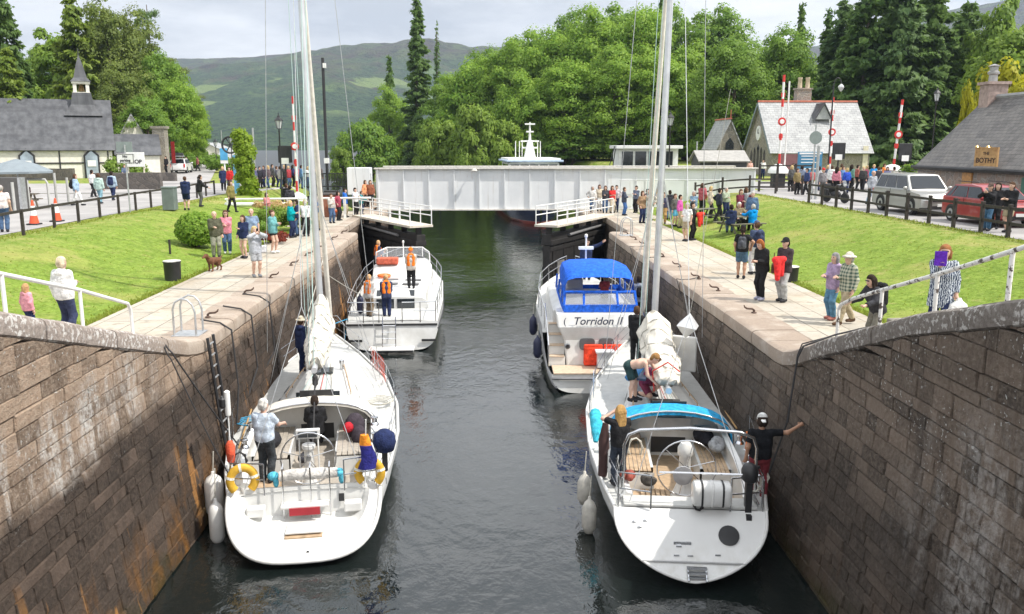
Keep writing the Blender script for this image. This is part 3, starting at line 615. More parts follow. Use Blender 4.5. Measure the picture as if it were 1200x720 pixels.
m=MB(); m.box((bx0-.03,35.2,2.25),(.06,2.0,1.35)); m.obj('shutter',mat('green_shutter',(.06,.17,.12),.6,var=.1),t)
for y in(40.4,32.0): 
    MB().box((bx0-.04,y,2.35),(.08,.8,1.3)).obj('notice_board',mat('varnished_pine',(.5,.25,.08),.5,var=.2,sc=8),t)
sg=thing('bothy_sign','wooden sign board reading BOTHY on the slate roof eave','sign',(22.65,38.3,3.38),R(-70)); sg.scale=(.72,.72,.74)
WOODS=mat('sign_oak',(.5,.31,.13),.6,sc=5,col2=(.34,.19,.08),bst=.3); m=MB(); m.box((0,0,.52),(1.55,.1,1.05)); m.obj('board',WOODS,sg,bev=.015)
m=MB()
for x in(-.76,.76): m.box((x,0,.52),(.1,.14,1.16))
m.box((0,0,0),(1.6,.14,.08)).box((0,0,1.06),(1.6,.14,.08)); m.obj('frame',WOODS,sg)
text('BOTHY',.42,mat('dark_brown_letters',(.05,.025,.015),.6),sg,facing(0,-.058,.3),bold=.012); text('THE',.24,mat('dark_brown_letters',(.05,.025,.015),.6),sg,facing(0,-.058,.72),bold=.008)
for x in(-.45,.35):
    MB().tube([(x,-.05,1.1),(x,-.35,1.2)],.02).lathe([(.05,.04),(.13,-.06)],(x,-.38,1.16),10).obj('sign_lamp',mat('brass',(.6,.42,.15),.35,.8),sg)
# ---- chapel shop on the left
PIV=Vector((-38.6,88,0)); TURN=R(23.5)
DXC=aty(131,175,88).x+38.6
def turn(t): t.rotation_euler=(0,0,TURN); t.location=PIV-Matrix.Rotation(TURN,3,'Z')@PIV+Vector((DXC,0,0)); return t
CH=mat('cream_harling',(.74,.71,.63),.85,var=.08,sc=3); t=thing('chapel_shop','cream chapel with long dark roof, arched windows and a bell turret','chapel')
turn(t); gablehouse(t,-72,-38.6,88,97,.6,4.05,8.75,CH,LEAD,'x',.35,oe=.3)
m=MB(); m.box((-55.3,87.96,2.55),(33.2,.08,.12)); m.box((-55.3,87.95,3.95),(33.2,.1,.14))
for x in(-59,-50.2,-43.3,-39.0): m.box((x,87.97,2.2),(.12,.08,3.3))
m.obj('timber_band',BLACK,t)
for x in(-46.1,-40.5):
    m=MB(); m.prism([(x-.7,.9),(x+.7,.9),(x+.7,3.3),(x,4.0),(x-.7,3.3)],87.8,87.92,1); f=m.obj('window',BLACK,t); m=MB(); m.prism([(x-.54,1.0),(x+.54,1.0),(x+.54,3.2),(x,3.75),(x-.54,3.2)],87.74,87.79,1); m.obj('window_pane',mat('pale_blue_glass',(.3,.36,.42),.15,var=.3,sc=1),f)
    m=MB(); m.box((x,87.7,2.5),(.75,.03,.6)); m.obj('poster',WPAINT,f)
m=MB(); px,py=-40.9,92.4
m.loft([[(px+e*a,py+g*a,z) for e,g in((-1,-1),(1,-1),(1,1),(-1,1))] for a,z in((1.75,7.2),(1.05,8.3),(.85,9.5))]); m.obj('turret_skirt',LEAD,t)
m=MB()
for e in(-.58,.58):
    for g in(-.58,.58): m.box((px+e,py+g,9.95),(.32,.32,.95))
m.box((px,py,10.5),(1.7,1.7,.2)); m.box((px,py,9.5),(1.6,1.6,.12)); m.obj('belfry',mat('white_belfry',(.7,.68,.62),.7),t)
MB().lathe([(.1,.7),(.22,.55),(.26,.25),(.34,0)],(px,py,9.65),10).obj('bell',mat('bronze',(.2,.13,.05),.4,.8),t,smooth=40)
m=MB(); m.loft([[(px+e*a,py+g*a,z) for e,g in((-1,-1),(1,-1),(1,1),(-1,1))] for a,z in((.95,10.6),(.6,11.0),(.33,12.2),(.04,13.2))]); m.tube([(px,py,13.1),(px,py,13.9)],.04); m.obj('spire',LEAD,t)
t=gablehouse(turn(thing('shop_annex','lower cream annex with a dark metal roof beside the chapel','annex')),-38.2,-34.2,88.3,93,.6,3.4,5.3,CH,LEAD,'x',.25)
MB().box((-36.2,88.25,2.0),(.12,.06,2.6)).obj('timber_band',BLACK,t)
t=gablehouse(turn(thing('rear_house','tall grey slate roofed house behind the annex','house')),-38.0,-34.6,97.5,104,1.0,4.6,7.6,CH,SLATEP,'y',.25)
m=MB(); m.box((-34.0,92.8,3.3),(1.25,1.1,5.4)); m.box((-34.0,92.8,6.1),(1.5,1.35,.25)); tag(m.obj('stone_pillar',STONEG),'tall rough stone chimney pillar at the end of the annex','pillar')
t=thing('feather_flag','narrow dark red flag banner beside the stone pillar','flag',(-33.6,94.5,.9)); MB().tube([(0,0,0),(0,0,3.9)],.04).obj('pole',BLACK,t); MB().box((.22,0,2.6),(.4,.03,2.3)).obj('flag_cloth',cm((.3,.03,.03)),t)
def lowwall(lab,pts,h,w,m,side):
    mb=MB(); 
    for a,b in zip(pts[:-1],pts[1:]):
        a=Vector((*a,0)); b=Vector((*b,0)); d=(b-a).normalized(); q=Vector((-d.y,d.x,0))*w/2; n=max(1,int((b-a).length/1.2)); rings=[]
        for k in range(n+1):
            p=a.lerp(b,k/n); z=float(gz(p.x,p.y,side)); j=rnd.uniform(-.05,.05)
            rings.append([p+q+Vector((0,0,z-.2)),p-q+Vector((0,0,z-.2)),p-q*.9+Vector((0,0,z+h+j)),p+q*.9+Vector((0,0,z+h+j))])
        mb.loft(rings)
    return tag(mb.obj('stone_wall',m),lab,'stone wall')
lowwall('low dark stone wall in front of the chapel',[(-55,83),(-38.5,82.5)],1.1,.5,STONED,-1)
lowwall('stone wall beside the picnic bench at the left edge',[(-29.5,66),(-24.2,65.6)],1.25,.5,STONED,-1)
lowwall('low stone garden wall by the white shop sign',[(-35.5,80.5),(-28,79.5)],.8,.5,STONED,-1)
lowwall('stone wall running behind the car park crowd',[(28.5,70.5),(38,70)],1.15,.5,STONEG,1)
for i,(x,y,w,d,h,ph) in enumerate(((-48,152,7,7,1.5,1.6),(-40.5,140,4,5,.7,1.1))):
    t=gablehouse(thing('lochside_house',('grey roofed house at the end of the lane','small pale roofed shed beside the lochside house')[i],'house'),x-w/2,x+w/2,y,y+d,1.0,1.5+h,1.5+h+ph,CH,SLATEP,'x' if i else 'y',.3)
    MB().box((x+.6,y-.03,1.7),(.8,.06,.8)).obj('window',GLASS,t)
# ================================================================ boats
def arc(cx,cy,r,a0,a1,n): return [(cx+r*math.cos(a0+(a1-a0)*k/n),cy+r*math.sin(a0+(a1-a0)*k/n)) for k in range(n+1)]
HULLM=None
def m_hull(name,boot,stripe=None,zb=.12,zs=None):
    m,t,b=newm(name); co=objco(t); xyz=sepz(t,co); c=mix(t,rng(t,noise(t,co,1.2,4),.35,.65),(.66,.66,.645),(.72,.72,.705))
    grime=math_(t,'MULTIPLY',rng(t,noise(t,co,1,5,.6,0,(5,5,.8)),.45,.68,0,.6),rng(t,xyz[2],.75,.12)); c=mix(t,grime,c,(.4,.38,.3))
    c=mix(t,rng(t,xyz[2],zb+.005,zb-.005),c,boot)
    if zs: c=mix(t,math_(t,'MULTIPLY',rng(t,xyz[2],zs[0]-.004,zs[0]),rng(t,xyz[2],zs[1]+.004,zs[1])),c,stripe)
    wire(t,c,b.inputs['Base Color']); b.inputs['Roughness'].default_value=.25; b.inputs['Coat Weight'].default_value=.3; return m
DECKM=mat('pale_nonslip_deck',(.5,.5,.48),.7,var=.07,sc=5,bst=.3,bsc=60)
def hull_fn(L,bt,ht,kt,e,rake,pw):
    B=lambda y:float(np.interp(y/L,[a for a,_ in bt],[b for _,b in bt])); Hh=lambda y:float(np.interp(y/L,[a for a,_ in ht],[b for _,b in ht])); K=lambda y:float(np.interp(y/L,[a for a,_ in kt],[b for _,b in kt])); PW=lambda y:float(np.interp(y/L,[a for a,_ in pw],[b for _,b in pw]))
    def ring(y,n=16):
        b,h,k,p=B(y),Hh(y),K(y),PW(y); out=[]
        for i in range(2*n+1):
            th=PI/2*abs(i-n)/n; s=1 if i>n else -1; x=b*math.sin(th)**p; zr=1-math.cos(th)**.85; z=k+(h-k)*zr
            yy=y-(1-zr)*(e*max(0,1-y/(.12*L))+rake*max(0,(y/L-.6)/.4)**2); out.append((s*x,yy,z))
        return out
    return B,Hh,K,ring
def build_hull(t,L,fn,m,ystart=0,name='hull'):
    B,Hh,K,ring=fn; ys=[ystart,.03*L,.06*L,.1*L]+[L*k/20 for k in range(3,21)]+[L*.985]; ys=sorted(set(ys)); mb=MB(); mb.loft([ring(y) for y in ys],closed=False,caps=False)
    o=mb.obj(name,m,t,smooth=45); return o
def yacht(lab,loc,rz,L,bt,ht,kt,e,rake,pw,hm,scoop,wellw,y0,y1,floor,cab,mast,col):
    t=thing('sailing_yacht',lab,'sailing yacht',loc,rz); fn=hull_fn(L,bt,ht,kt,e,rake,pw); B,Hh,K,ring=fn; build_hull(t,L,fn,hm)
    r0=ring(0); mb=MB()
    if scoop:      # hollowed stern with a rounded rim
        c=Vector((0,-e*.45,.62)); inn=[Vector((p[0]*.86,p[1]+.0,max(.36,.36+(p[2]-r0[16][2])*.88))) for p in r0]; back=[Vector((p.x*.93,.02,max(p.z,.52))) for p in inn]
        inn=[Vector((p.x,-e*(Hh(0)-p.z)/(Hh(0)-K(0)),p.z)) for p in inn]
        mb.loft([r0,inn],False,False); mb.obj('transom_rim',WHITE,t,smooth=60); m=MB(); m.loft([inn,back],False,False); n=len(back); m.add(back,[tuple(range(n))]); m.obj('stern_scoop',mat('scoop_gelcoat',(.72,.72,.7),.35,var=.04),t,smooth=30)  # scoop in plain white gelcoat, close to the rim's tone
        MB().tube(r0,.045,8).obj('rim_moulding',WHITE,t,smooth=60)
    else:
        n=len(r0); mb.add(r0,[tuple(range(n))]); mb.obj('transom',hm,t); MB().tube(r0,.03,8).obj('rim_moulding',WHITE,t,smooth=60)
    # deck with the cockpit well left open
    mb=MB(); ys=[L*k/60 for k in range(60)]+[L*.985]; cam=lambda x,b:.07*(1-(x/max(b,.05))**2)
    W=lambda y: min(wellw,B(y)-.42)
    for a,b in zip(ys[:-1],ys[1:]):
        for s in(-1,1):
            if a<y1 and b>y0: xs=[(W(a),W(b)),(B(a),B(b))]
            else: xs=[(0,0),(B(a)*.5,B(b)*.5),(B(a),B(b))]
            for (p,q),(u,v) in zip(xs[:-1],xs[1:]):
                f=[(s*p,a,Hh(a)+cam(p,B(a))-.015),(s*u,a,Hh(a)+cam(u,B(a))-.015),(s*v,b,Hh(b)+cam(v,B(b))-.015),(s*q,b,Hh(b)+cam(q,B(b))-.015)]
                mb.add(f,[(0,1,2,3)])
    mb.obj('deck',DECKM,t,smooth=40); m=MB()
    for s in(-1,1): m.tube([(s*B(y),y,Hh(y)+.02) for y in ys],.035,6)
    m.obj('toe_rail',WHITE,t,smooth=60)
    a0=max(.02,y0); yy=[a0+(y1-a0)*k/12 for k in range(13)]; m=MB()      # cockpit tub and coamings
    for a,b in zip(yy[:-1],yy[1:]):
        for s in(-1,1):
            seat=a>a0+(y1-a0)*.42; zs=floor+.42 if seat else floor; xi=.5 if seat else W(a); xj=.5 if seat else W(b)
            m.add([(s*W(a),a,Hh(a)+.06),(s*W(b),b,Hh(b)+.06),(s*W(b),b,zs),(s*W(a),a,zs)],[(0,1,2,3)])
            if seat: m.add([(s*W(a),a,zs),(s*W(b),b,zs),(s*xj,b,zs),(s*xi,a,zs),(s*xi,a,floor),(s*xj,b,floor)],[(0,1,2,3),(3,2,5,4)])
    ysw=a0+(y1-a0)*.42
    for s in(-1,1): m.add([(s*W(ysw),ysw,floor+.42),(s*.5,ysw,floor+.42),(s*.5,ysw,floor),(s*W(ysw),ysw,floor)],[(0,1,2,3)])
    m.add([(-W(y1),y1,floor),(W(y1),y1,floor),(W(y1),y1,Hh(y1)+.3),(-W(y1),y1,Hh(y1)+.3)],[(0,1,2,3)]); m.add([(-W(a0),a0,floor),(W(a0),a0,floor),(W(a0),a0,Hh(a0)),(-W(a0),a0,Hh(a0))],[(0,1,2,3)])
    m.obj('cockpit_well',WHITE,t); m=MB(); n=12
    m.loft([[(-W(y),y,floor),(W(y),y,floor)] for y in yy],False,False); m.obj('cockpit_sole',col['sole'],t)
    m=MB()
    for s in(-1,1): m.loft([[(s*W(y),y,Hh(y)),(s*(W(y)-.02),y,Hh(y)+cz),(s*(W(y)+.1),y,Hh(y)+cz+.03),(s*(W(y)+.24),y,Hh(y)+.02)] for y,cz in [(q,.1+.2*min(1,(q-a0)/1.5)) for q in yy]],True,True)
    m.obj('coaming',WHITE,t,smooth=50)
    # coachroof
    c0,c1,w0,w1,h0=cab; rings=[]
    for k in range(13):
        y=c0+(c1-c0)*k/12; w=min(w0+(w1-w0)*k/12,B(y)-.3); h=h0*(1-.75*(k/12)**1.6); zb=Hh(y)-.02
        rings.append([(x*w,y,zb+h*z) for x,z in((-1,0),(-.95,.55),(-.85,.85),(-.6,.97),(0,1.06),(.6,.97),(.85,.85),(.95,.55),(1,0))])
    MB().loft(rings).obj('coachroof',WHITE,t,smooth=40); m=MB()
    for s in(-1,1):
        for k0,k1 in((1.2,3.4),(4,6)):
            q=[]
            for k,z in((k0,.2),(k1,.2),(k1-.2,.62),(k0+.2,.62)):
                y=c0+(c1-c0)*k/12; w=min(w0+(w1-w0)*k/12,B(y)-.3); h=h0*(1-.75*(k/12)**1.6); q.append((s*(w*(1-.05*z/.55)+.012),y,Hh(y)-.02+h*z))
            m.add(q,[(0,1,2,3)])
    m.obj('window',GLASS,t); m=MB(); ym=c0+(c1-c0)*.62; hz=Hh(ym)+h0*(1-.75*.62**1.6)
    m.box((0,ym,hz+.05),(.55,.55,.06)).box((0,c0+.7,Hh(c0)+h0+.04),(.75,.9,.06)); m.obj('hatch',GLASS,t,bev=.015)
    # companionway
    m=MB(); m.box((0,y1-.015,floor+.72),(.8,.06,1.25)); m.obj('companionway',BLACK,t); m=MB(); m.box((-.75,y1-.02,floor+.85),(.4,.04,.3)).box((.75,y1-.02,floor+.85),(.4,.04,.3)); m.obj('bulkhead_panel',mat('instrument_grey',(.09,.09,.1),.4),t)
    m=MB()
    for s in(-1,1):
        for k in range(6): x0=.55+k*(W(y1-1)-.6)/6; m.box((s*(x0+.05),(ysw+y1)/2,floor+.43),((W(y1-1)-.6)/6-.015,y1-ysw-.1,.02))
    m.obj('seat_slats',col.get('seat',DECKM),t)
    # guard rails
    m=MB(); st=[L*k for k in(.0,.14,.27,.4,.53,.66,.79,.9,.98)]
    for s in(-1,1):
        q=[(s*max(.05,B(y)-.07),y,Hh(y)) for y in st]
        for p in q: m.tube([p,(p[0],p[1],p[2]+.62)],.014,6)
        for z in(.34,.62): m.tube([(p[0],p[1],p[2]+z) for p in q],.007,5)
    m.obj('guard_rail',STEEL,t,smooth=60); m=MB(); b0=B(0)-.07; h=Hh(0)
    for z in(.34,.66): m.tube([(-b0-.05,1.5,h+z),(-b0,.1,h+z),(-b0*.55,-.05,h+z)],.016,6); m.tube([(b0+.05,1.5,h+z),(b0,.1,h+z),(b0*.55,-.05,h+z)],.016,6)
    for s in(-1,1):
        for x,y in((1,.1),(.55,-.05)): m.tube([(s*b0*x,y,h),(s*b0*x,y,h+.66)],.016,6)
    m.obj('pushpit',STEEL,t,smooth=60); m=MB(); yb=L*.9
    m.tube([(-B(yb)+.05,yb,Hh(yb)+.62),(-.2,L*.99,Hh(L)+.66),(.2,L*.99,Hh(L)+.66),(B(yb)-.05,yb,Hh(yb)+.62)],.016,6); m.obj('pulpit',STEEL,t)
    # rig
    my,mh,lean=mast; zd=Hh(my)+.25; M0=Vector((0,my,zd)); top=Vector((lean[0],my+lean[1],mh)); m=MB(); m.tube([M0,M0.lerp(top,.5),top],[.095,.09,.07],12); ms=m.obj('mast',ALU,t,smooth=60)
    for f in(.77,.9):
        p=M0.lerp(top,f); m=MB(); m.tube([p+Vector((-1.1*(1.2-f*.6),-.25,.05)),p,p+Vector((1.1*(1.2-f*.6),-.25,.05))],.03,6); m.obj('spreader',ALU,ms)
    m=MB()
    for s in(-1,1):
        bs=Vector((s*(B(my)-.1),my-.3,Hh(my)))
        tip=M0.lerp(top,.77)+Vector((s*.8,-.25,.05)); t2=M0.lerp(top,.9)+Vector((s*.68,-.25,.05)); m.tube([bs,tip,t2,top],.009,5); m.tube([bs+Vector((0,.25,0)),M0.lerp(top,.35)],.009,5); m.tube([bs+Vector((-s*.1,-.3,0)),M0.lerp(top,.36)],.008,5)
    m.tube([(-B(0)*.8,.1,Hh(0)+.05),(0,1.2,4.6),top],.008,5); m.tube([(B(0)*.8,.1,Hh(0)+.05),(0,1.2,4.6)],.008,5); m.obj('shroud',GALV,t); m=MB(); fs=Vector((0,L*.97,Hh(L)+.1)); fe=M0.lerp(top,.97)
    m.tube([fs,fs.lerp(fe,.04),fs.lerp(fe,.5),fe],[.05,.085,.075,.04],8); m.obj('furled_headsail',CREAM,t,smooth=60); m=MB()
    for k in range(2): m.tube([M0+Vector((-.45+.17*k,-.3,.1)),top+Vector((-.25+.1*k,-.1,0))],.009,5)
    m.obj('halyard',TEAL,t)
    return t,fn
def fittings(t,fn,L,cab,ytop,wy,m=None):
    B,Hh,K,ring=fn; c0,c1,w0,w1,h0=cab
    for s in(-1,1):
        for y in wy: mb=MB(); mb.lathe([(.1,0),(.09,.04),(.06,.07),(.06,.15),(.085,.17),(.085,.2),(.02,.21)],(s*(min(1.3,B(y)-.42)+.12),y,Hh(y)+.3),12); mb.tube([(s*(min(1.3,B(y)-.42)+.12),y,Hh(y)+.52),(s*(min(1.3,B(y)-.42)+.05),y+.2,Hh(y)+.55)],.014); mb.obj('winch',STEEL,t,smooth=40)
        for f in(.02,.3,.55,.85): y=L*f; mb=MB(); x=s*(B(y)-.16); mb.tube([(x,y-.13,Hh(y)+.07),(x,y+.13,Hh(y)+.07)],.016).tube([(x,y-.04,Hh(y)),(x,y-.04,Hh(y)+.07)],.014).tube([(x,y+.04,Hh(y)),(x,y+.04,Hh(y)+.07)],.014); mb.obj('cleat',STEEL,t)
        q=[]
        for k in range(2,10): y=c0+(c1-c0)*k/12; w=min(w0+(w1-w0)*k/12,B(y)-.3)*.72; h=h0*(1-.75*(k/12)**1.6); q.append((s*w,y,Hh(y)+h*.95))
        mb=MB(); mb.tube([(x,y,z+.08) for x,y,z in q],.018)
        for p in q[::2]: mb.tube([p,(p[0],p[1],p[2]+.08)],.016)
        mb.obj('deck_grab_rail',TEAK,t)
        y=c0+(c1-c0)*.45; mb=MB(); mb.lathe([(.06,0),(.05,.12),(.075,.2),(.075,.26),(.02,.28)],(s*.5,y+1.3,Hh(y)+h0*.7),10); mb.obj('vent_cowl',STEEL,t,smooth=40)
    for k in range(6):
        x0=-.45+.16*k; mb=MB(); y2=c0+(c1-c0)*.85; mb.tube([(x0*.4,y2,Hh(y2)+h0*.42),(x0,c0+.9,Hh(c0)+h0+.06),(x0*1.1,c0+.15,Hh(c0)+h0+.08)],.011,5); mb.obj('running_line',(TEAL,ROPE,ROPED,mat('red_rope',(.45,.05,.05),.9))[k%4],t)
def horseshoe(lab,loc,rz,par=None):
    t=thing('horseshoe_lifebuoy',lab,'lifebuoy',loc,rz,'yellow horseshoe lifebuoys on the left yacht'); a=[(.24*math.cos(x),0,.26*math.sin(x)) for x in np.linspace(R(-50),R(230),18)]
    m=MB(); m.tube(a,.085,10); m.v=[(x,y*.75,z) for x,y,z in m.v]; m.obj('float',mat('yellow_cover',(.62,.36,.03),.7,var=.15,sc=8),t,smooth=60)
    for k in(4,9,13): p=a[k]; m=MB(); q=[( (.24+d)*math.cos(x),0,(.26+d)*math.sin(x)) for d in(0,) for x in (math.atan2(p[2]/.26,p[0]/.24)-.1,math.atan2(p[2]/.26,p[0]/.24)+.1)]; m.tube(q,.09,10); m.v=[(x,y*.78,z) for x,y,z in m.v]; m.obj('tape',cm((.8,.78,.7)),t)
    return t
def fender(lab,loc,ln,r,m,rop=.6,grp=None):
    t=thing('fender',lab,'fender',loc,0,grp); MB().lathe([(.01,-ln),(.6*r,-ln+.03),(r,-ln+.15),(r,-.18),(.7*r,-.07),(.25*r,0),(.2*r,.06),(.02,.07)],n=14).obj('buoy',m,t,smooth=50); MB().tube([(0,0,.05),(.03,.02,rop)],.012,5).obj('lanyard',ROPE,t); return t
# ---- left yacht
YL=(-3.65,16.4,WZ); RL=R(7.4); LL=13.0
ml=Matrix.Translation(YL)@Matrix.Rotation(RL,4,'Z'); wl=lambda x,y,z:ml@Vector((x,y,z))
tL,fL=yacht('white sloop with an open scooped stern, wheel and cream sail bundle moored left',YL,RL,LL,[(0,1.5),(.1,1.75),(.25,1.98),(.42,2.02),(.6,1.75),(.8,1.0),(.92,.45),(1,.06)],[(0,1.0),(.4,1.08),(1,1.42)],[(0,.14),(.12,-.1),(.3,-.35),(.8,-.3),(.93,-.1),(1,.25)],1.3,.9,[(0,.62),(.3,.6),(.8,.8),(1,1)],m_hull('left_hull',(.02,.025,.05),zb=.1),True,1.35,.35,4.3,.55,(4.25,9.6,1.25,.6,.45),(8.0,16.5,(-.28,-.35)),{'sole':mat('grey_teak',(.36,.32,.27),.8,var=.15,sc=8),'seat':mat('grey_teak',(.36,.32,.27),.8)})  # dark boot-top raised to paint in the shadow line at the water
B,Hh,K,ring=fL
fittings(tL,fL,LL,(4.25,9.6,1.25,.6,.45),0,(1.9,3.0))
m=MB(); m.box((0,-.12,.78),(.95,.28,.05)).box((0,-.5,.46),(.7,.5,.04)); m.obj('stern_step',WHITE,tL,bev=.012); MB().box((0,-.275,.7),(.6,.03,.15)).obj('step_pad',mat('dark_red_pad',(.35,.02,.03),.5),tL); MB().box((0,-.62,.4),(.72,.42,.03)).obj('step_grating',TEAK,tL)
m=MB()
for x in(-.42,.12,.5): m.tube([(x,-.1,.4),(x,-.1,1.55),(x,.05,1.6)],.016,6)
m.obj('swim_ladder',STEEL,tL); m=MB()
for x in(-.95,.95): m.box((x,-.16,.72),(.36,.22,.2))
m.obj('locker_lid',WHITE,tL,bev=.03); m=MB(); m.box((.72,-.03,.85),(.11,.02,.16)); m.obj('shore_socket',BLACK,tL)
m=MB(); m.lathe([(.03,0),(.03,.03)],(.1,-1.12,.24),8,Matrix.Rotation(PI/2,3,'X')); m.obj('drain',BLACK,tL)
# wheel on its pedestal
m=MB(); m.lathe([(.22,0),(.16,.1),(.11,.3),(.1,.85),(.15,.9),(.15,.98),(.02,1.0)],(0,1.35,.55),12); m.box((0,1.32,1.78),(.5,.14,.2)); m.tube([(-.2,1.4,.6),(-.2,1.4,1.7)],.02).tube([(.2,1.4,.6),(.2,1.4,1.7)],.02); p=m.obj('pedestal',WHITE,tL,smooth=40,bev=.01); MB().box((0,1.235,1.79),(.4,.02,.12)).obj('instrument_panel',GLASS,p)
def wheel(t,x,y,z,r,m,spk=5):
    mb=MB(); mb.tube([(x+r*math.cos(a),y,z+r*math.sin(a)) for a in np.linspace(0,2*PI,29)[:-1]],.017,7,True)
    for k in range(spk): a=2*PI*k/spk+.3; mb.tube([(x,y+.03,z),(x+r*math.cos(a),y,z+r*math.sin(a))],.01,5)
    mb.lathe([(.06,-.04),(.06,.04)],(x,y,z),10,Matrix.Rotation(PI/2,3,'X')); return mb.obj('wheel',m,t,smooth=60)
wheel(tL,0,1.15,1.28,.58,STEEL)
def hood(t,y0,y1,w,zb,h,m,mg,name='sprayhood',open_=.3):
    n=14; prof=lambda f:[(w*(math.cos(a) if abs(math.cos(a))<.6 else math.copysign(.6+(abs(math.cos(a))-.6)*1.0,math.cos(a))),h*f*math.sin(a)**.6) for a in np.linspace(PI,0,n)]
    rings=[]
    for f,y in((1,y0),(1.03,y0+(y1-y0)*.3),(.85,y0+(y1-y0)*.62),(.25,y1)): rings.append([(x*(1 if f>.3 else .85),y,zb+z) for x,z in prof(f)])
    mb=MB(); mb.loft(rings[:3],False,False); mb.loft([[Vector(p)-Vector((0,0,.02)) for p in r] for r in rings[:3]],False,False); o=mb.obj(name,m,t,smooth=60)
    mb=MB(); mb.loft(rings[2:],False,False); mb.obj('hood_window',mg,o,smooth=60)
    mb=MB(); mb.tube(rings[0],.022,7); mb.obj('hood_frame',STEEL,o,smooth=60)
    mb=MB(); mb.loft([[Vector(p)*1 for p in rings[0]],[Vector((p[0]*.965,y0-.01,zb+(p[2]-zb)*.9)) for p in rings[0]],[Vector((p[0]*.965,y0+.03,zb+(p[2]-zb)*.9)) for p in rings[0]],[Vector((p[0],y0+.05,p[2])) for p in rings[0]]],False,False); mb.obj('hood_hem',m,o,smooth=60); return o
CLEAR=mat('clear_vinyl',(.75,.78,.8),.12,var=.05,trans=.0,alpha=.28)
hood(tL,3.6,5.2,1.4,1.06,.72,CREAM,CLEAR)
MB().box((-.86,1.0,.72),(.55,.7,.34)).obj('helm_platform',TEAK,tL,bev=.01)
m=MB(); m.box((0,4.9,1.5),(1.1,.05,.35)); m.obj('windscreen',GLASS,tL)
SAILM=mat('cream_sailcloth',(.66,.62,.54),.8,var=.12,sc=4,bst=.9,bsc=7)
def sailbundle(t,y0,y1,z0,z1,m,w,hh,x=0):
    rings=[]; n=46; ph=[rnd.uniform(0,6) for _ in range(9)]
    for k in range(n+1):
        f=k/n; y=y0+(y1-y0)*f; z=z0+(z1-z0)*f; s=min(1,.55+f*1.2) ; rings.append([(x+w*s*math.cos(a)*(1+.10*math.sin(4*a+f*5+ph[0])+.07*math.sin(7*a-f*12+ph[1])+.05*math.sin(11*a+f*6+ph[2])+.025*math.sin(f*38+2*a+ph[3]))*(1.25-.5*(math.sin(a)*.5+.5)),y+.1*math.sin(6*a+f*8+ph[6]),z+hh*(.25+.75*f)*(math.sin(a)*.5+.45)*(1+.05*math.sin(f*13+2*a+ph[4])+.025*math.sin(f*29-3*a+ph[5]))) for a in np.linspace(0,2*PI,41)[:-1]])
    MB().loft(rings).obj('sail_bundle',SAILM,t,smooth=100)
    for f in (.12,.3,.48,.66,.84):
        r=rings[int(f*n)]; c=sum((Vector(p) for p in r),Vector())/len(r); mb=MB(); mb.tube([c+(Vector(p)-c)*1.03 for p in r[::2]],.02,5,True); mb.obj('sail_tie',ROPE,t)
MB().tube([(0,7.9,2.55),(0,3.9,2.5)],.075,10).obj('boom',ALU,tL,smooth=60)
sailbundle(tL,4.3,7.7,2.4,2.45,CREAM,.31,1.35)
m=MB(); m.tube([(.0,4.3,2.4),(.0,3.0,1.4),(0,2.3,1.0)],.02).lathe([(.02,-.15),(.07,-.1),(.07,.1),(.02,.15)],(0,4.1,2.2),8); m.obj('mainsheet',ROPED,tL); m=MB(); m.tube([(0,4.0,2.6),(.02,7.7,16)],.012,5).tube([(-.12,4.1,2.6),(-.1,7.7,15)],.01,5); m.obj('topping_lift',TEAL,tL)
m=MB(); m.tube([(-.55,.15,1.35),(-.3,.15,1.37),(.1,.13,1.38),(.6,.15,1.37)],[.1,.12,.12,.1],10); tag(m.obj('rolled_awning',cm((.55,.53,.5)),smooth=60,loc=None),'rolled grey canvas awning lashed across the stern rail of the left yacht','awning').matrix_world=ml@Matrix.Translation((0.05,-.05,-.03))
def atyacht(o,M,x,y,z,rz=0): o.matrix_world=M@Matrix.Translation((x,y,z))@Matrix.Rotation(rz,4,'Z'); return o
for x,l in((-1.2,'yellow horseshoe lifebuoy on the stern rail near the rolled awning, wall side'),(1.3,'yellow horseshoe lifebuoy on the stern rail beside the furled flag')): atyacht(horseshoe(l,(0,0,0),0),ml,x,.0,1.33,R(8 if x<0 else -12))
t=thing('outboard_motor','outboard engine under a navy cover clamped on the left yacht rail','outboard motor'); MB().lathe([(.05,-.2),(.2,-.16),(.25,.02),(.22,.2),(.1,.29),(.01,.31)],n=14).obj('cowl_cover',NAVY,t,smooth=60); MB().box((0,0,-.35),(.12,.14,.5)).tube([(0,0,-.3),(-.03,-.05,-.75)],.04).box((-.03,-.05,-.8),(.1,.2,.12)).obj('leg',BLACK,t); atyacht(t,ml,1.62,.75,1.68)
t=thing('ensign','furled blue and orange ensign on a short staff at the stern','flag'); MB().tube([(0,0,-.4),(.06,-.1,1.05)],.014,6).obj('staff',WPAINT,t)
def furl(m0,z0,z1,w): 
    mb=MB(); mb.loft([[(.05+.035*math.sin(z*6)+w*(1+.15*math.sin(3*a+z*9))*math.cos(a)*(.6+.4*(z1-z)/(z1-z0)+.2),-.06+w*.6*math.sin(a),z) for a in np.linspace(0,2*PI,13)[:-1]] for z in np.linspace(z0,z1,7)]); return mb.obj('flag_cloth',m0,t,smooth=60)
furl(cm((.03,.03,.2)),.0,.5,.15); furl(cm((.85,.28,.03)),.5,.72,.1); atyacht(t,ml,1.2,-.02,1.45)
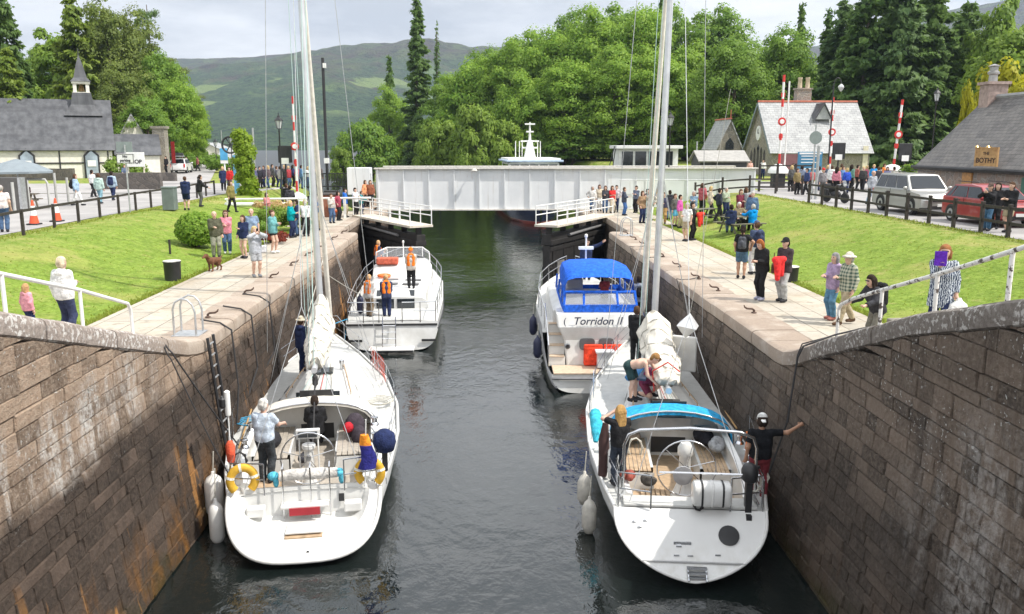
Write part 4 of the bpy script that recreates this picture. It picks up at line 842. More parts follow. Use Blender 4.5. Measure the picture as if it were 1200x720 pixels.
t=thing('danbuoy','red and white danbuoy pole standing at the port quarter','marker buoy'); MB().tube([(0,0,-.5),(0,0,1.25)],.016,6).obj('pole',WPAINT,t); MB().lathe([(.02,-.3),(.08,-.22),(.1,.1),(.05,.2),(.02,.22)],n=10).obj('float',cm((.75,.12,.06)),t,smooth=50); MB().lathe([(.05,.75),(.06,.8),(.06,1.25),(.02,1.28)],n=10).obj('light',WPAINT,t,smooth=50); MB().lathe([(.03,.9),(.08,.95),(.08,1.1),(.03,1.15)],(-.09,0,0),8).obj('lamp',BLACK,t); atyacht(t,ml,-1.5,.6,1.75)
FW=mat('white_fender',(.74,.73,.7),.45,var=.06,sc=5); FN=mat('navy_fender',(.025,.03,.07),.5,var=.1)
atyacht(fender('fat white fender hanging highest beside the left lock wall',(0,0,0),.95,.2,FW,.5,'white fenders on the left yacht'),ml,-1.98,1.15,1.05); atyacht(fender('slim white fender hanging lowest at the left yacht quarter',(0,0,0),.9,.15,FW,.7,'white fenders on the left yacht'),ml,-1.78,.15,.85)
def rope(lab,pts,r=.014,m=None,sag=0):
    pts=[Vector(p) for p in pts]; q=[]
    for a,b in zip(pts[:-1],pts[1:]):
        for k in range(9): f=k/8; p=a.lerp(b,f); p.z-=sag*4*f*(1-f); q.append(p)
    return tag(MB().tube(q,r,5).obj('mooring_line',m or ROPED),lab,'rope')
rope('dark mooring line draped over the left ramp coping down to the yacht',[(-7.0,17.2,.35),(-6.35,16.6,.57),(-6.14,16.5,.3),wl(-1.6,2.2,1.3)],.017,ROPED,.04)
rope('second dark line from the left coping to the yacht cleat',[(-6.3,16.5,.5),(-6.13,16.4,.2),wl(-1.55,.6,1.2)],.014,ROPED,.05)
for i,(y,yy) in enumerate(((22.4,5),(24.3,6.6),(20.6,4))):
    rope(('dark line looped from the third hook down the left wall','dark line looped from a farther hook down the left wall','dark line lying over the left coping beside the ladder hoops')[i],[(-6.9,y,.12),(-6.4,y-.15,.07),(-6.12,y-.2,-.1),(-6.02,y-.25,-1.5),wl(-1.9,yy,1.2)],.022,ROPED)
rope('pale line rising from the left yacht foredeck to the quay hook',[wl(-1.0,11,1.5),(-6.2,33,.05),(-6.9,33.5,.1)],.014,ROPE,.1)
# clutter in the cockpit
m=MB(); m.ell((-.95,2.9,1.15),(.22,.3,.2)); tag(atyacht(m.obj('jacket_heap',cm((.03,.03,.035)),smooth=60),ml,0,0,0),'black jackets heaped on the port cockpit seat','jackets')
m=MB(); m.ell((.95,3.3,1.25),(.25,.3,.32)).ell((1.05,3.0,1.1),(.2,.25,.25)); tag(atyacht(m.obj('bag_heap',cm((.05,.04,.05)),smooth=60),ml,0,0,0),'dark bag heaped on the starboard cockpit seat','bag'); m=MB(); m.ell((.8,3.05,1.3),(.13,.14,.13)); tag(atyacht(m.obj('red_jacket',cm((.4,.02,.03)),smooth=60),ml,0,0,0),'red jacket stuffed in the left yacht cockpit','jacket')
def coil(lab,M,x,y,z,r,m):
    mb=MB(); mb.tube([((r+.02*math.sin(k*2.3))*math.cos(k*.7),.03*math.sin(k*1.7),-r*1.5+r*1.5*math.sin(k*.7)) for k in range(46)],.014,5); return tag(atyacht(mb.obj('rope_coil',m),M,x,y,z),lab,'rope coil')
coil('dark rope coil hanging on the port rail by the standing man',ml,-1.35,.75,1.65,.13,ROPED)
# ---- right yacht
YR=(3.87,15.05,WZ); RR=-R(6.5); LR=14.2; mr=Matrix.Translation(YR)@Matrix.Rotation(RR,4,'Z'); wr=lambda x,y,z:mr@Vector((x,y,z))
tR,fR=yacht('white sloop with a blue sprayhood, closed reverse transom and liferaft moored right',YR,RR,LR,[(0,1.42),(.1,1.66),(.25,1.88),(.42,1.92),(.6,1.65),(.8,.95),(.92,.42),(1,.06)],[(0,1.12),(.4,1.12),(1,1.5)],[(0,.16),(.12,-.1),(.3,-.35),(.8,-.3),(.93,-.1),(1,.25)],1.0,.9,[(0,1.3),(.12,.9),(.3,.62),(.8,.8),(1,1)],m_hull('right_hull',(.02,.025,.05),(.03,.05,.12),.09),False,1.15,.4,4.2,.62,(4.15,9.8,1.2,.55,.5),(9.1,17.5,(.25,-.3)),{'sole':mat('teak_sole',(.42,.3,.19),.7,var=.15,sc=8),'seat':TEAK})
fittings(tR,fR,LR,(4.15,9.8,1.2,.55,.5),0,(1.7,2.9))
MB().tube([(fR[3](0)[i][0]*1.004,fR[3](0)[i][1]-.01,fR[3](0)[i][2]) for i in range(33)],.02,6).obj('transom_edge',WHITE,tR)
def ontr(x,z): return (x,-1.0*(1.12-z)/(1.12-.16)-.012,z)     # a spot on the reverse transom
TI=math.atan2(1.0,.96); TM=Matrix.Rotation(-TI,3,'X')
m=MB(); m.lathe([(.19,-.02),(.19,.03),(.15,.035)],ontr(.68,.78),20,TM@Matrix.Rotation(PI/2,3,'X')); p=m.obj('porthole',BLACK,tR,smooth=30)
m=MB(); 
for x in(-.16,.16): m.tube([ontr(x+.05,.36),(ontr(x+.05,.2)[0],ontr(x,.2)[1]-.08,.2)],.018)
for z in(.36,.3,.24): m.box(((.05),ontr(0,z)[1]-.05,z),(.36,.07,.025))
m.obj('boarding_ladder',STEEL,tR); m=MB(); a,b=ontr(-1.12,.42),ontr(1.12,.42); m.box((0,a[1]-.01,.42),(1.9,.04,.02)); m.obj('transom_step',mat('grey_line',(.4,.4,.4),.5),tR)
m=MB()
for x,z in((-.25,.62),(-.05,.5),(.45,.52),(-.3,.5)): p=ontr(x,z); m.box((p[0],p[1],p[2]),(.1,.03,.02))
p=ontr(-.18,.66); m.box(p,(.32,.03,.06))
for x,z in((-1.05,.93),(-.95,.86),(-.84,.95)): p=ontr(x,z); m.lathe([(.04,-.01),(.04,.02)],p,8,TM)
m.obj('transom_fitting',STEEL,tR)
m=MB(); m.box((0,.22,1.16),(2.5,.45,.06)); m.obj('aft_deck',DECKM,tR,bev=.02)
m=MB()
for k in range(9): m.box((-.75+k*.105,1.35,.66),(.075,1.5,.03))
m.obj('teak_grating',TEAK,tR)
MB().lathe([(.3,0),(.22,.15),(.13,.4),(.12,.9),(.16,.95),(.16,1.1),(.1,1.2),(.02,1.22)],(.1,1.75,.62),12).obj('pedestal',WHITE,tR,smooth=40); wheel(tR,.1,1.5,1.35,.6,STEEL,6)
MB().lathe([(.2,0),(.2,.05),(.08,.06)],(.0,1.25,1.3),14,Matrix.Rotation(PI/2,3,'X')).obj('hub_cover',mat('grey_hub',(.3,.3,.31),.5),tR)
hood(tR,3.3,5.0,1.38,1.15,.85,CYAN,CLEAR); m=MB(); m.box((.1,4.1,1.45),(.8,.1,.3)).box((.75,3.9,1.3),(.4,.1,.35)); m.obj('instrument_panel',mat('grey_panel',(.45,.45,.46),.5),tR)
m=MB(); g=[(-1.25,.5,1.15),(-1.24,.45,2.2),(-1.16,.42,2.42),(-.95,.42,2.52),(0,.42,2.58),(.95,.42,2.52),(1.2,.42,2.42),(1.28,.45,2.2),(1.3,.5,1.15)]; m.tube(g,.032,8); m.tube([(-1.24,.45,2.1),(-1.3,1.4,1.2)],.024).tube([(1.28,.45,2.1),(1.35,1.4,1.2)],.024); m.obj('stern_arch',STEEL,tR,smooth=70)
MB().tube([(-.6,-.02,1.85),(1.25,-.02,1.85)],.02).obj('stern_rail',STEEL,tR)
t=thing('liferaft_canister','white liferaft canister strapped on the right yacht stern rail','liferaft'); m=MB(); m.loft([[(x,.23*s*math.copysign(abs(math.cos(a))**.6,math.cos(a)),.25*s*math.copysign(abs(math.sin(a))**.6,math.sin(a))) for a in np.linspace(0,2*PI,25)[:-1]] for x,s in((-.48,.8),(-.44,.97),(-.36,1),(-.03,1),(-.02,1.04),(.02,1.04),(.03,1),(.36,1),(.44,.97),(.48,.8))]); m.obj('canister',WHITE,t,smooth=40)
for x in(-.26,.26): m=MB(); m.loft([[(x+d,.24*math.copysign(abs(math.cos(a))**.6,math.cos(a)),.26*math.copysign(abs(math.sin(a))**.6,math.sin(a))) for a in np.linspace(0,2*PI,25)[:-1]] for d in(-.025,.025)],True,False); m.obj('strap',BLACK,t)
atyacht(t,mr,.38,-.05,1.47)
t.scale=(.74,.9,.92)
t=thing('outboard_motor','bare black outboard engine on the right yacht stern rail','outboard motor'); m=MB(); m.loft([[(w*math.cos(a),d*math.sin(a)-.02,z) for a in np.linspace(0,2*PI,13)[:-1]] for z,w,d in((-.05,.1,.14),(0,.15,.2),(.16,.16,.21),(.26,.12,.16),(.3,.05,.08))]); m.obj('cowl',BLACK,t,smooth=50); MB().box((0,0,-.35),(.12,.15,.65)).box((0,-.06,-.72),(.1,.26,.1)).tube([(0,.1,.05),(.25,.35,.1)],.03).lathe([(.12,-.02),(.12,.02)],(0,.1,-.72),8,Matrix.Rotation(PI/2,3,'X')).obj('leg',BLACK,t); atyacht(t,mr,1.08,.05,1.75)
sailbundle(tR,4.6,8.7,2.2,2.2,CREAM,.42,1.15); MB().tube([(0,8.9,2.2),(0,4.4,2.15)],.08,10).obj('boom',ALU,tR,smooth=60)
MB().tube([(-.3,4.9,2.0),(-.35,4.9,2.5),(0,4.8,2.75),(.3,4.9,2.5)],.018).obj('sail_tie',cm((.6,.05,.04)),tR)
t=thing('radar_reflector','white diamond shaped radar reflector hanging in the right yacht rigging','radar reflector'); m=MB(); s=.36
P6=[(s,0,0),(-s,0,0),(0,s,0),(0,-s,0),(0,0,s*.95),(0,0,-s*.95)]; m.add(P6,[(0,2,4),(2,1,4),(1,3,4),(3,0,4),(2,0,5),(1,2,5),(3,1,5),(0,3,5)]); m.obj('facets',mat('satin_metal',(.62,.63,.64),.4,.4),t); m=MB(); m.tube([(0,0,s),(-.05,0,6)],.008,4).tube([(0,0,-s),(.1,0,-1.6)],.008,4); m.obj('lanyard',ROPE,t); t.location=aty(806,382,21.5); t.rotation_euler=(.1,.1,R(24))
for i,(x,y,z,m_,l) in enumerate(((1.55,2.6,1.75,cm((.85,.22,.05)),'orange towel hanging over the right yacht guard wire'),(1.62,2.05,1.7,cm((.5,.55,.62)),'grey blue towel hanging over the right yacht guard wire'))):
    m=MB(); n=8; m.loft([[(x-.0+dx+.02*math.sin(k*1.3+dz*9),y-.18+.36*k/n,z+dz) for k in range(n+1)] for dx,dz in((.03,-.55+.1*i),(.025,-.25),(.012,0),(-.012,0),(-.025,-.25),(-.03,-.4))],False,False); o=tag(atyacht(m.obj('towel',m_,smooth=60),mr,0,0,0),l,'towel'); so=o.modifiers.new('thick','SOLIDIFY'); so.thickness=.008
for i,(y,x,z,ln,l) in enumerate(((1.15,-1.88,.75,.75,'grimy white fender at the right yacht port quarter, lowest'),(1.9,-1.98,1.0,.7,'grimy white fender just ahead of the lowest one on the right yacht'))): atyacht(fender(l,(0,0,0),ln,.15,mat('grimy_fender',(.5,.48,.43),.6,var=.2,sc=6),.5,'grimy fenders on the right yacht'),mr,x,y,z)
t=thing('horseshoe_lifebuoy','white horseshoe lifebuoy on the port rail of the right yacht','lifebuoy'); MB().tube([(0,.2*math.cos(x),.27*math.sin(x)) for x in np.linspace(R(-50),R(230),16)],.075,9).obj('float',WHITE,t,smooth=60); atyacht(t,mr,-1.45,1.2,1.5)
m=MB(); m.tube([(0,0,0),(.04,.05,.35),(.02,.1,.75),(.05,.15,1.1)],[.09,.12,.11,.06],8); tag(atyacht(m.obj('folded_canvas',mat('brown_canvas',(.06,.03,.028),.9,var=.2),smooth=60),mr,-1.62,1.45,1.15),'dark brown canvas roll tied at the right yacht port rail','canvas roll')
m=MB(); m.tube([(0,0,0),(.02,.3,.3),(0,.9,.35),(.03,1.4,.2)],[.05,.14,.13,.05],8); tag(atyacht(m.obj('turquoise_towel',cm((.05,.42,.55)),smooth=60),mr,-1.75,2.4,1.55),'turquoise towel bundled over the port guard wire','towel')
for x,y,z,r_,l in((1.25,.35,1.75,.13,'pale rope coil hanging beside the bare outboard engine'),(1.45,.8,1.7,.15,'grey rope coil on the starboard rail near the man in black'),(-.85,3.0,1.45,.16,'rope coil hanging by the right yacht companionway'),(.15,-.06,1.4,.09,'short dark rope coil hanging left of the liferaft')): coil(l,mr,x,y,z,r_,ROPE if r_>.1 else ROPED)
m=MB(); m.tube([(0,0,0),(.9,.1,.03),(1.6,.1,.02)],[.2,.28,.2],8); m.v=[(x,y,z*.55) for x,y,z in m.v]; tag(atyacht(m.obj('inflatable_board',mat('board_blue',(.05,.22,.5),.5,var=.2),smooth=60),mr,-.75,6.4,1.9,R(65)),'blue inflatable board lying on the right yacht cabin top','inflatable board')
m=MB(); m.box((0,0,0),(.22,1.5,.06)); tag(atyacht(m.obj('timber_plank',mat('dark_blue_plank',(.03,.05,.1),.6),bev=.01),mr,-.42,5.9,2.2,R(-14)),'dark fender plank leaning on the right yacht boom','plank')
m=MB(); m.box((0,0,.5),(.1,.75,1.0)); tag(atyacht(m.obj('white_board',WHITE,bev=.04),mr,.75,8.0,1.7,R(70)),'white rectangular board standing right of the sail bundle','board')
rope('dark rope from the right coping down to the man in the black shirt',[(7.6,16.3,.75),(6.9,16.2,.62),(6.25,16.1,.42),(6.15,16.1,.2),(5.95,15.9,-1.05),(5.6,15.9,-2.3)],.02,ROPED)
rope('second dark rope from the right coping beside the first one',[(7.5,16.35,.72),(6.3,16.3,.42),(6.2,16.25,.2),(6.0,16.0,-1.1)],.014,ROPED)
for i,(y,x2,y2) in enumerate(((27,1.5,10),(32.5,1.1,12),(36,.8,13))): rope('dark line from the right yacht bow up to the right wall hook, %s'%('nearest of three','middle of three','farthest of three')[i],[wr(x2,y2,1.5),(6.2,y,.06),(6.95,y+.1,.1)],.013,ROPED,.05)

# ---- smaller things lying about the yachts
for x,l in((-.62,'turquoise cloth end tied at the wall side of the rolled awning'),(.68,'turquoise cloth end tied at the channel side of the rolled awning')):
    m=MB(); m.ell((0,0,0),(.12,.1,.09)).ell((.05,-.03,-.12),(.06,.05,.12)); tag(atyacht(m.obj('cloth_end',cm((.1,.45,.6)),smooth=60),ml,x,.12,1.33),l,'cloth')
m=MB()
for k in range(9): y=7.2+k*.17; b_=fL[0](y)-.07; m.tube([(b_,y,fL[1](y)+.05),(fL[0](y+.5)-.07,y+.5,fL[1](y+.5)+.6)],.006,4).tube([(b_,y,fL[1](y)+.6),(fL[0](y+.5)-.07,y+.5,fL[1](y+.5)+.05)],.006,4)
tag(atyacht(m.obj('rail_netting',cm((.55,.1,.07))),ml,0,0,0),'red netting laced along the left yacht guard wires','netting')
for M_,x,y,z,c,r_,l in((ml,-.2,2.6,.63,(.05,.05,.06),.16,'black bag on the left yacht cockpit floor'),(mr,.75,3.6,1.15,(.02,.02,.025),.24,'black jacket bundled under the right sprayhood'),(mr,.95,3.0,1.2,(.3,.31,.32),.22,'clear grey sack on the starboard seat of the right yacht'),(mr,-.9,3.7,1.15,(.25,.2,.16),.18,'tan bag beside the right yacht companionway'),(mr,-1.15,.9,1.25,(.3,.08,.06),.14,'dull red rope bag at the right yacht port quarter'),(mr,-.75,.75,1.25,(.08,.07,.06),.17,'dark rope heap on the right yacht aft deck')):
    v,q=None,None; m=MB()
    for k in range(5): m.ell((rnd.uniform(-.5,.5)*r_,rnd.uniform(-.5,.5)*r_,rnd.uniform(0,.4)*r_),(r_*rnd.uniform(.5,.9),r_*rnd.uniform(.5,.9),r_*rnd.uniform(.4,.8)),9,6)
    tag(atyacht(m.obj('soft_bag',cm(c),smooth=60),M_,x,y,z+.1),l,'bag')
m=MB(); n=8; m.loft([[(0,-.45+.9*k/n,.62-dz+.02*math.sin(k*1.7)) for k in range(n+1)] for dz in(0,.15,.3,.5)],False,False); o=tag(atyacht(m.obj('striped_towel',mat('blue_white_stripe',(.6,.65,.7),.9,sc=11,col2=(.1,.25,.5)),smooth=60),mr,-fR[0](7.0)+.07,7.0,fR[1](7.0)),'blue and white towel on the port guard wire near the right yacht bow','towel'); so=o.modifiers.new('thick','SOLIDIFY'); so.thickness=.012
for M_,fn,y0_,y1_,s_,l in((ml,fL,2.4,5.2,-1,'left yacht'),(mr,fR,4.5,7.0,1,'right yacht')):
    tag(atyacht(MB().tube([(s_*(fn[0](y0_)-.25),y0_,fn[1](y0_)+.12),(s_*(fn[0](y1_)-.3),y1_,fn[1](y1_)+.12)],.022,6).obj('boat_hook',mat('varnished_pole',(.45,.28,.12),.5)),M_,0,0,0),'varnished boat hook lying along the %s side deck'%l,'boat hook')
for i,(x,y) in enumerate(((-1.6,4.2),(1.55,5.4))):
    mb=MB(); mb.tube([((.2+.004*k)*math.cos(k*.55),(.2+.004*k)*math.sin(k*.55),.02+.002*k) for k in range(50)],.012,5); tag(atyacht(mb.obj('rope_coil',ROPE if i else mat('blue_rope',(.05,.3,.5),.9)),ml,x,y,1.12),('blue rope flaked on the port side deck of the left yacht','pale rope flaked on the starboard side deck of the left yacht')[i],'rope coil')
# ---- motor cruisers
def mh(t,L,bt,ht,kt,e,rake,pw,hm): fn=hull_fn(L,bt,ht,kt,e,rake,pw); build_hull(t,L,fn,hm); return fn
RUB=mat('black_rub_strake',(.03,.03,.032),.5)
def strake(t,fn,L,f,r=.035,y0=0,m=None):
    m_=MB(); ring=fn[3]; ys=[y0]+[L*k/24 for k in range(1,25)]
    for s in(0,1):
        pts=[]
        for y in ys:
            q=ring(max(y,y0)); i=int(round(f*16)); p=q[16+i] if s else q[16-i]; pts.append((p[0]*1.008,p[1],p[2]))
        m_.tube(pts,r,6)
    return m_.obj('rub_strake',m or RUB,t,smooth=60)
# left cruiser with orange life jackets aboard
LC=(-3.6,32.7,WZ); mc=Matrix.Translation(LC)@Matrix.Rotation(R(1.5),4,'Z'); t=thing('motor_cruiser','white motor cruiser with a stern ladder and people in orange life jackets','motor cruiser',LC,R(1.5)); L=12.2
fn=mh(t,L,[(0,1.78),(.3,1.92),(.6,1.85),(.8,1.35),(.93,.65),(1,.08)],[(0,1.15),(.5,1.45),(1,1.95)],[(0,.02),(.2,-.3),(.8,-.3),(.93,.0),(1,.4)],.18,1.2,[(0,.35),(.4,.5),(.8,.8),(1,1)],m_hull('cruiser_hull',(.02,.02,.025),zb=.06)); B,Hh,K,ring=fn
r0=ring(0); MB().add(r0,[tuple(range(len(r0)))]).obj('transom',WHITE,t); strake(t,fn,L,14/16,.035); MB().box((0,-.04,1.02),(3.52,.06,.07)).obj('stern_strake',RUB,t)
for s in(-1,1): MB().box((s*1.42,-.2,.42),(.55,.06,.09)).obj('trim_plate',RUB,t)
MB().box((.0,-.5,.16),(1.75,.62,.09)).obj('swim_platform',WHITE,t,bev=.03); MB().box((0,-.8,.14),(1.7,.03,.05)).obj('platform_edge',RUB,t)
m=MB()
for x in(-.25,.25): m.tube([(x-.1,-.42,.22),(x-.1,-.14,1.35)],.02)
for k in range(5): m.tube([(-.35,-.42+.28*k/4.2,.3+k*.24),(.15,-.42+.28*k/4.2,.3+k*.24)],.018)
m.obj('ladder',STEEL,t); m=MB(); ys=np.linspace(0,L*.98,30)
m.loft([[(-B(y),y,Hh(y)-.02),(-B(y)*.5,y,Hh(y)+.03),(B(y)*.5,y,Hh(y)+.03),(B(y),y,Hh(y)-.02)] for y in ys],False,False); m.obj('deck',DECKM,t,smooth=40)
def cabin(t,secs,m,name='superstructure'):    # (y, half width bottom, half width top, z0, z1)
    rings=[[(-a,y,z0),(-b-.04,y,z1-.1),(-b+.12,y,z1),(0,y,z1+.05),(b-.12,y,z1),(b+.04,y,z1-.1),(a,y,z0)] for y,a,b,z0,z1 in secs]; return MB().loft(rings).obj(name,m,t,smooth=40)
cabin(t,[(2.0,1.42,1.2,1.15,1.72),(2.3,1.42,1.2,1.15,1.95),(6.2,1.45,1.25,1.3,2.05)],WHITE,'aft_cabin'); cabin(t,[(6.2,1.45,1.3,1.3,2.05),(6.8,1.45,1.3,1.35,2.5),(8.2,1.3,1.1,1.5,2.55),(9.8,.85,.6,1.65,1.95)],WHITE,'forecabin')
m=MB()
for x in(-.42,.42): m.add([(x-.36,2.05,1.78),(x+.36,2.05,1.78),(x+.36,2.32,1.99),(x-.36,2.32,1.99)],[(0,1,2,3)]).box((x,1.985,1.45),(.72,.03,.45))
m.obj('cabin_window',GLASS,t); m=MB()
for x,y in((-.35,3.6),(.55,3.5),(.6,4.6),(-.4,4.7)): m.box((x,y,2.06),(.7,.32,.06))
m.obj('roof_vent',mat('grey_hatch',(.16,.16,.165),.5),t,bev=.015)
m=MB(); 
for a,b in(((-1.25,6.9,2.5),(-.85,8.4,2.6)),((1.25,6.9,2.5),(.85,8.4,2.6))): m.tube([a,(a[0]*.98,a[1],a[2]+.5),(b[0],b[1],b[2]+.45),b],.025)
m.tube([(-1.22,6.9,3.0),(-.83,8.4,3.05),(.83,8.4,3.05),(1.22,6.9,3.0)],.025); m.obj('screen_frame',WPAINT,t); m=MB(); m.add([(-1.2,7.0,2.52),(-.84,8.4,2.6),(-.83,8.4,3.03),(-1.2,7.0,2.98)],[(0,1,2,3)]).add([(1.2,7.0,2.52),(.84,8.4,2.6),(.83,8.4,3.03),(1.2,7.0,2.98)],[(0,1,2,3)]).add([(-.84,8.4,2.6),(.84,8.4,2.6),(.83,8.4,3.03),(-.83,8.4,3.03)],[(0,1,2,3)]); m.obj('windscreen',CLEAR,t)
MB().tube([(0,7.4,2.55),(0,7.4,3.35)],.03).lathe([(.02,0),(.05,.05),(.05,.12),(.01,.15)],(0,7.4,3.35),8).obj('mast_light',WPAINT,t)
m=MB(); m.box((-.7,6.8,2.62),(1.0,.5,.3)); m.obj('bench_cushion',cm((.55,.13,.08)),t,bev=.05)
m=MB(); st=[0,1.2,2.6,4,5.5,7,8.5,10,11.2,12.0]
for s in(-1,1):
    q=[(s*max(.1,B(y)-.08),y,Hh(y)) for y in st]; h=.75
    for p in q: m.tube([p,(p[0],p[1],p[2]+h)],.018,6)
    m.tube([(p[0],p[1],p[2]+h) for p in q],.02,6); m.tube([(p[0],p[1],p[2]+.4) for p in q],.012,6)
for z in(.4,.75): m.tube([(-1.7,.05,1.15+z),(-.5,-.02,1.15+z)],.018).tube([(1.7,.05,1.15+z),(.4,-.02,1.15+z)],.018)
for x in(-1.1,-.5,.4,1.1): m.tube([(x,.0,1.1),(x,.0,1.9)],.018)
m.obj('guard_rail',STEEL,t); atyacht(fender('navy fender lying upright on the left cruiser aft deck',(0,0,0),.75,.14,FN,.2),mc,-1.35,1.2,1.98)
m=MB(); m.tube([(.24*math.cos(a),.24*math.sin(a),0) for a in np.linspace(0,2*PI,19)[:-1]],.07,8,True); tag(atyacht(m.obj('lifebuoy',mat('orange_lifebuoy',(.8,.16,.03),.6),smooth=60),mc,-.75,5.4,2.13),'orange ring lifebuoy lying on the left cruiser roof','lifebuoy')
rope('blue line hanging from the left cruiser to the water by the wall',[wl(-1.0,12,1.6),mc@Vector((-1.75,.3,1.2)),mc@Vector((-1.9,-.2,.0))],.02,mat('blue_rope',(.05,.3,.5),.9))
rope('pale line slanting from the left quay hook to the cruiser side deck',[(-6.9,31,.1),(-6.25,31,.05),mc@Vector((-1.4,1.6,1.95))],.014,ROPE,.05)
# right cruiser with the blue canopy
RC=(3.72,26.6,WZ); mq=Matrix.Translation(RC)@Matrix.Rotation(-R(1.0),4,'Z'); t=thing('motor_cruiser','white motor cruiser with a bright blue canopy and a name across its stern','motor cruiser',RC,-R(1.0)); L=11.8
fn=mh(t,L,[(0,1.55),(.12,1.75),(.45,1.85),(.7,1.6),(.87,.95),(.96,.4),(1,.08)],[(0,.62),(.06,.7),(.12,1.3),(.2,1.75),(.6,1.95),(1,2.3)],[(0,.0),(.2,-.3),(.8,-.3),(.93,.0),(1,.5)],.1,1.3,[(0,.4),(.4,.5),(.8,.8),(1,1)],m_hull('blue_canopy_cruiser_hull',(.015,.02,.03),zb=.08)); B,Hh,K,ring=fn
r0=ring(0); MB().add(r0,[tuple(range(len(r0)))]).obj('stern',WHITE,t); strake(t,fn,L,9/16,.045,0,mat('grey_strake',(.2,.2,.21),.5)); m=MB(); m.tube([(p[0]*1.01,p[1]-.02,.5) for p in(r0[2],r0[10],r0[22],r0[30])],.05,6); m.obj('stern_fender',mat('grey_strake',(.2,.2,.21),.5),t)
TK=mat('teak_platform',(.52,.4,.29),.7,var=.12,sc=9); MB().box((0,.48,.64),(3.0,1.05,.05)).obj('bathing_platform',TK,t,bev=.01)
# transom block leaning forward, with steps each side
m=MB(); m.loft([[(-1.0,1.0,.62),(1.0,1.0,.62),(1.0,1.6,.62),(-1.0,1.6,.62)],[(-1.08,1.08,1.5),(1.08,1.08,1.5),(1.08,1.8,1.5),(-1.08,1.8,1.5)],[(-1.3,1.0,1.95),(1.3,1.0,1.95),(1.3,2.0,1.95),(-1.3,2.0,1.95)],[(-1.36,1.15,2.4),(1.36,1.15,2.4),(1.36,2.1,2.4),(-1.36,2.1,2.4)]]); m.obj('transom',WHITE,t,bev=.05)
for s in(-1,1):
    m=MB()
    for k in range(4): m.box((s*1.32,1.05+.25*k+.3,.62+.16+.32*k-.0),(.55,.62-.0,.32))
    m.obj('step',WHITE,t,bev=.02); m=MB()
    for k in range(4): m.box((s*1.32,.95+.25*k+.2,.62+.335+.32*k),(.5,.3,.02))
    m.obj('tread',TK,t)
    m=MB(); m.tube([(s*1.62,.7,.7),(s*1.62,.75,1.4),(s*1.66,1.5,2.2),(s*1.66,2.4,2.5)],.02); m.obj('grab_rail',STEEL,t)
    MB().lathe([(.1,0),(.1,.02),(.05,.025)],(s*.98,1.035,1.3),14,Matrix.Rotation(PI/2,3,'X')).obj('speaker',STEEL,t); MB().lathe([(.06,0),(.06,.03)],(s*.98,1.03,1.3),12,Matrix.Rotation(PI/2,3,'X')).obj('speaker_cone',BLACK,t)
    m=MB(); m.prism([(s*.32+.26*math.copysign(abs(math.cos(a))**.5,math.cos(a)),1.37+.2*math.copysign(abs(math.sin(a))**.5,math.sin(a))) for a in np.linspace(0,2*PI,25)[:-1]],1.0,1.06,1); m.obj('stern_window',mat('grey_tinted_glass',(.12,.125,.13),.15),t)
text('Torridon II',.36,mat('navy_letters',(.03,.035,.07),.4),t,facing(0,1.0,2.16,0,-.0)@Matrix.Translation((0,0,.045)),.004,.25,.004,'boat_name'); text('(',.32,mat('navy_letters',(.03,.035,.07),.4),t,facing(-1.08,.98,2.16)@Matrix.Translation((0,0,.045)),name='scroll'); text(')',.32,mat('navy_letters',(.03,.035,.07),.4),t,facing(1.08,.98,2.16)@Matrix.Translation((0,0,.045)),name='scroll')
RC_=cm((.8,.07,.03)); m=MB()
for x in(-.33,.33): m.box((x,.92,.98),(.62,.2,.62)).box((x,.9,1.24),(.62,.12,.28))
tag(atyacht(m.obj('red_crate_pair',RC_,bev=.04),mq,.2,-.03,.02),'pair of bright red padded crates against the cruiser transom','crates'); m=MB(); m.box((0,0,.3),(.5,.3,.5)).box((0,0,.58),(.62,.4,.06))
for x in(-.2,.2): m.tube([(x,-.1,.05),(x,.1,.6)],.02)
tag(atyacht(m.obj('cool_box',mat('pale_grey_plastic',(.62,.64,.66),.4),bev=.03),mq,.22,.55,.66),'pale grey cool box standing on the cruiser bathing platform','cool box')
m=MB(); ys=np.linspace(2.0,L*.98,26); m.loft([[(-B(y),y,Hh(y)-.02),(-B(y)*.5,y,Hh(y)+.04),(B(y)*.5,y,Hh(y)+.04),(B(y),y,Hh(y)-.02)] for y in ys],False,False); m.obj('deck',DECKM,t,smooth=40); cabin(t,[(2.0,1.4,1.36,1.6,2.42),(6.6,1.42,1.32,1.8,2.5),(8.4,1.05,.8,1.95,2.35),(10,.6,.4,2.1,2.2)],WHITE)
# canopy: blue roof, clear sides with blue frames
m=MB(); prof=lambda w,z0,z1:[(-w,z0),(-w*.99,z0+(z1-z0)*.5),(-w*.93,z0+(z1-z0)*.8),(-w*.7,z0+(z1-z0)*.95),(0,z1),(w*.7,z0+(z1-z0)*.95),(w*.93,z0+(z1-z0)*.8),(w*.99,z0+(z1-z0)*.5),(w,z0)]
CAN0=len(t.children)
secs=[(1.55,1.3,3.0,3.55),(2.0,1.34,3.05,3.78),(3.2,1.34,3.1,3.86),(4.6,1.28,3.1,3.78),(5.3,1.2,3.05,3.55)]; m.loft([[(x,y,z) for x,z in prof(w,z0,z1)] for y,w,z0,z1 in secs],False,False); c=m.obj('canopy',BLUE,t,smooth=50)
m=MB(); b=[(-1.38,1.22),(1.38,1.22),(1.4,2.4),(1.36,5.3),(-1.36,5.3),(-1.4,2.4)]; m.loft([[(x,y,2.42) for x,y in b],[(x*.995,y+.04,2.68) for x,y in b]],True,False); m.obj('canopy_skirt',BLUE,c)
m=MB(); U=lambda x,y,k:(x*(1-.05*k),y+.32*k if y<2 else y,2.66+(.42 if y<2 else .42)*k)
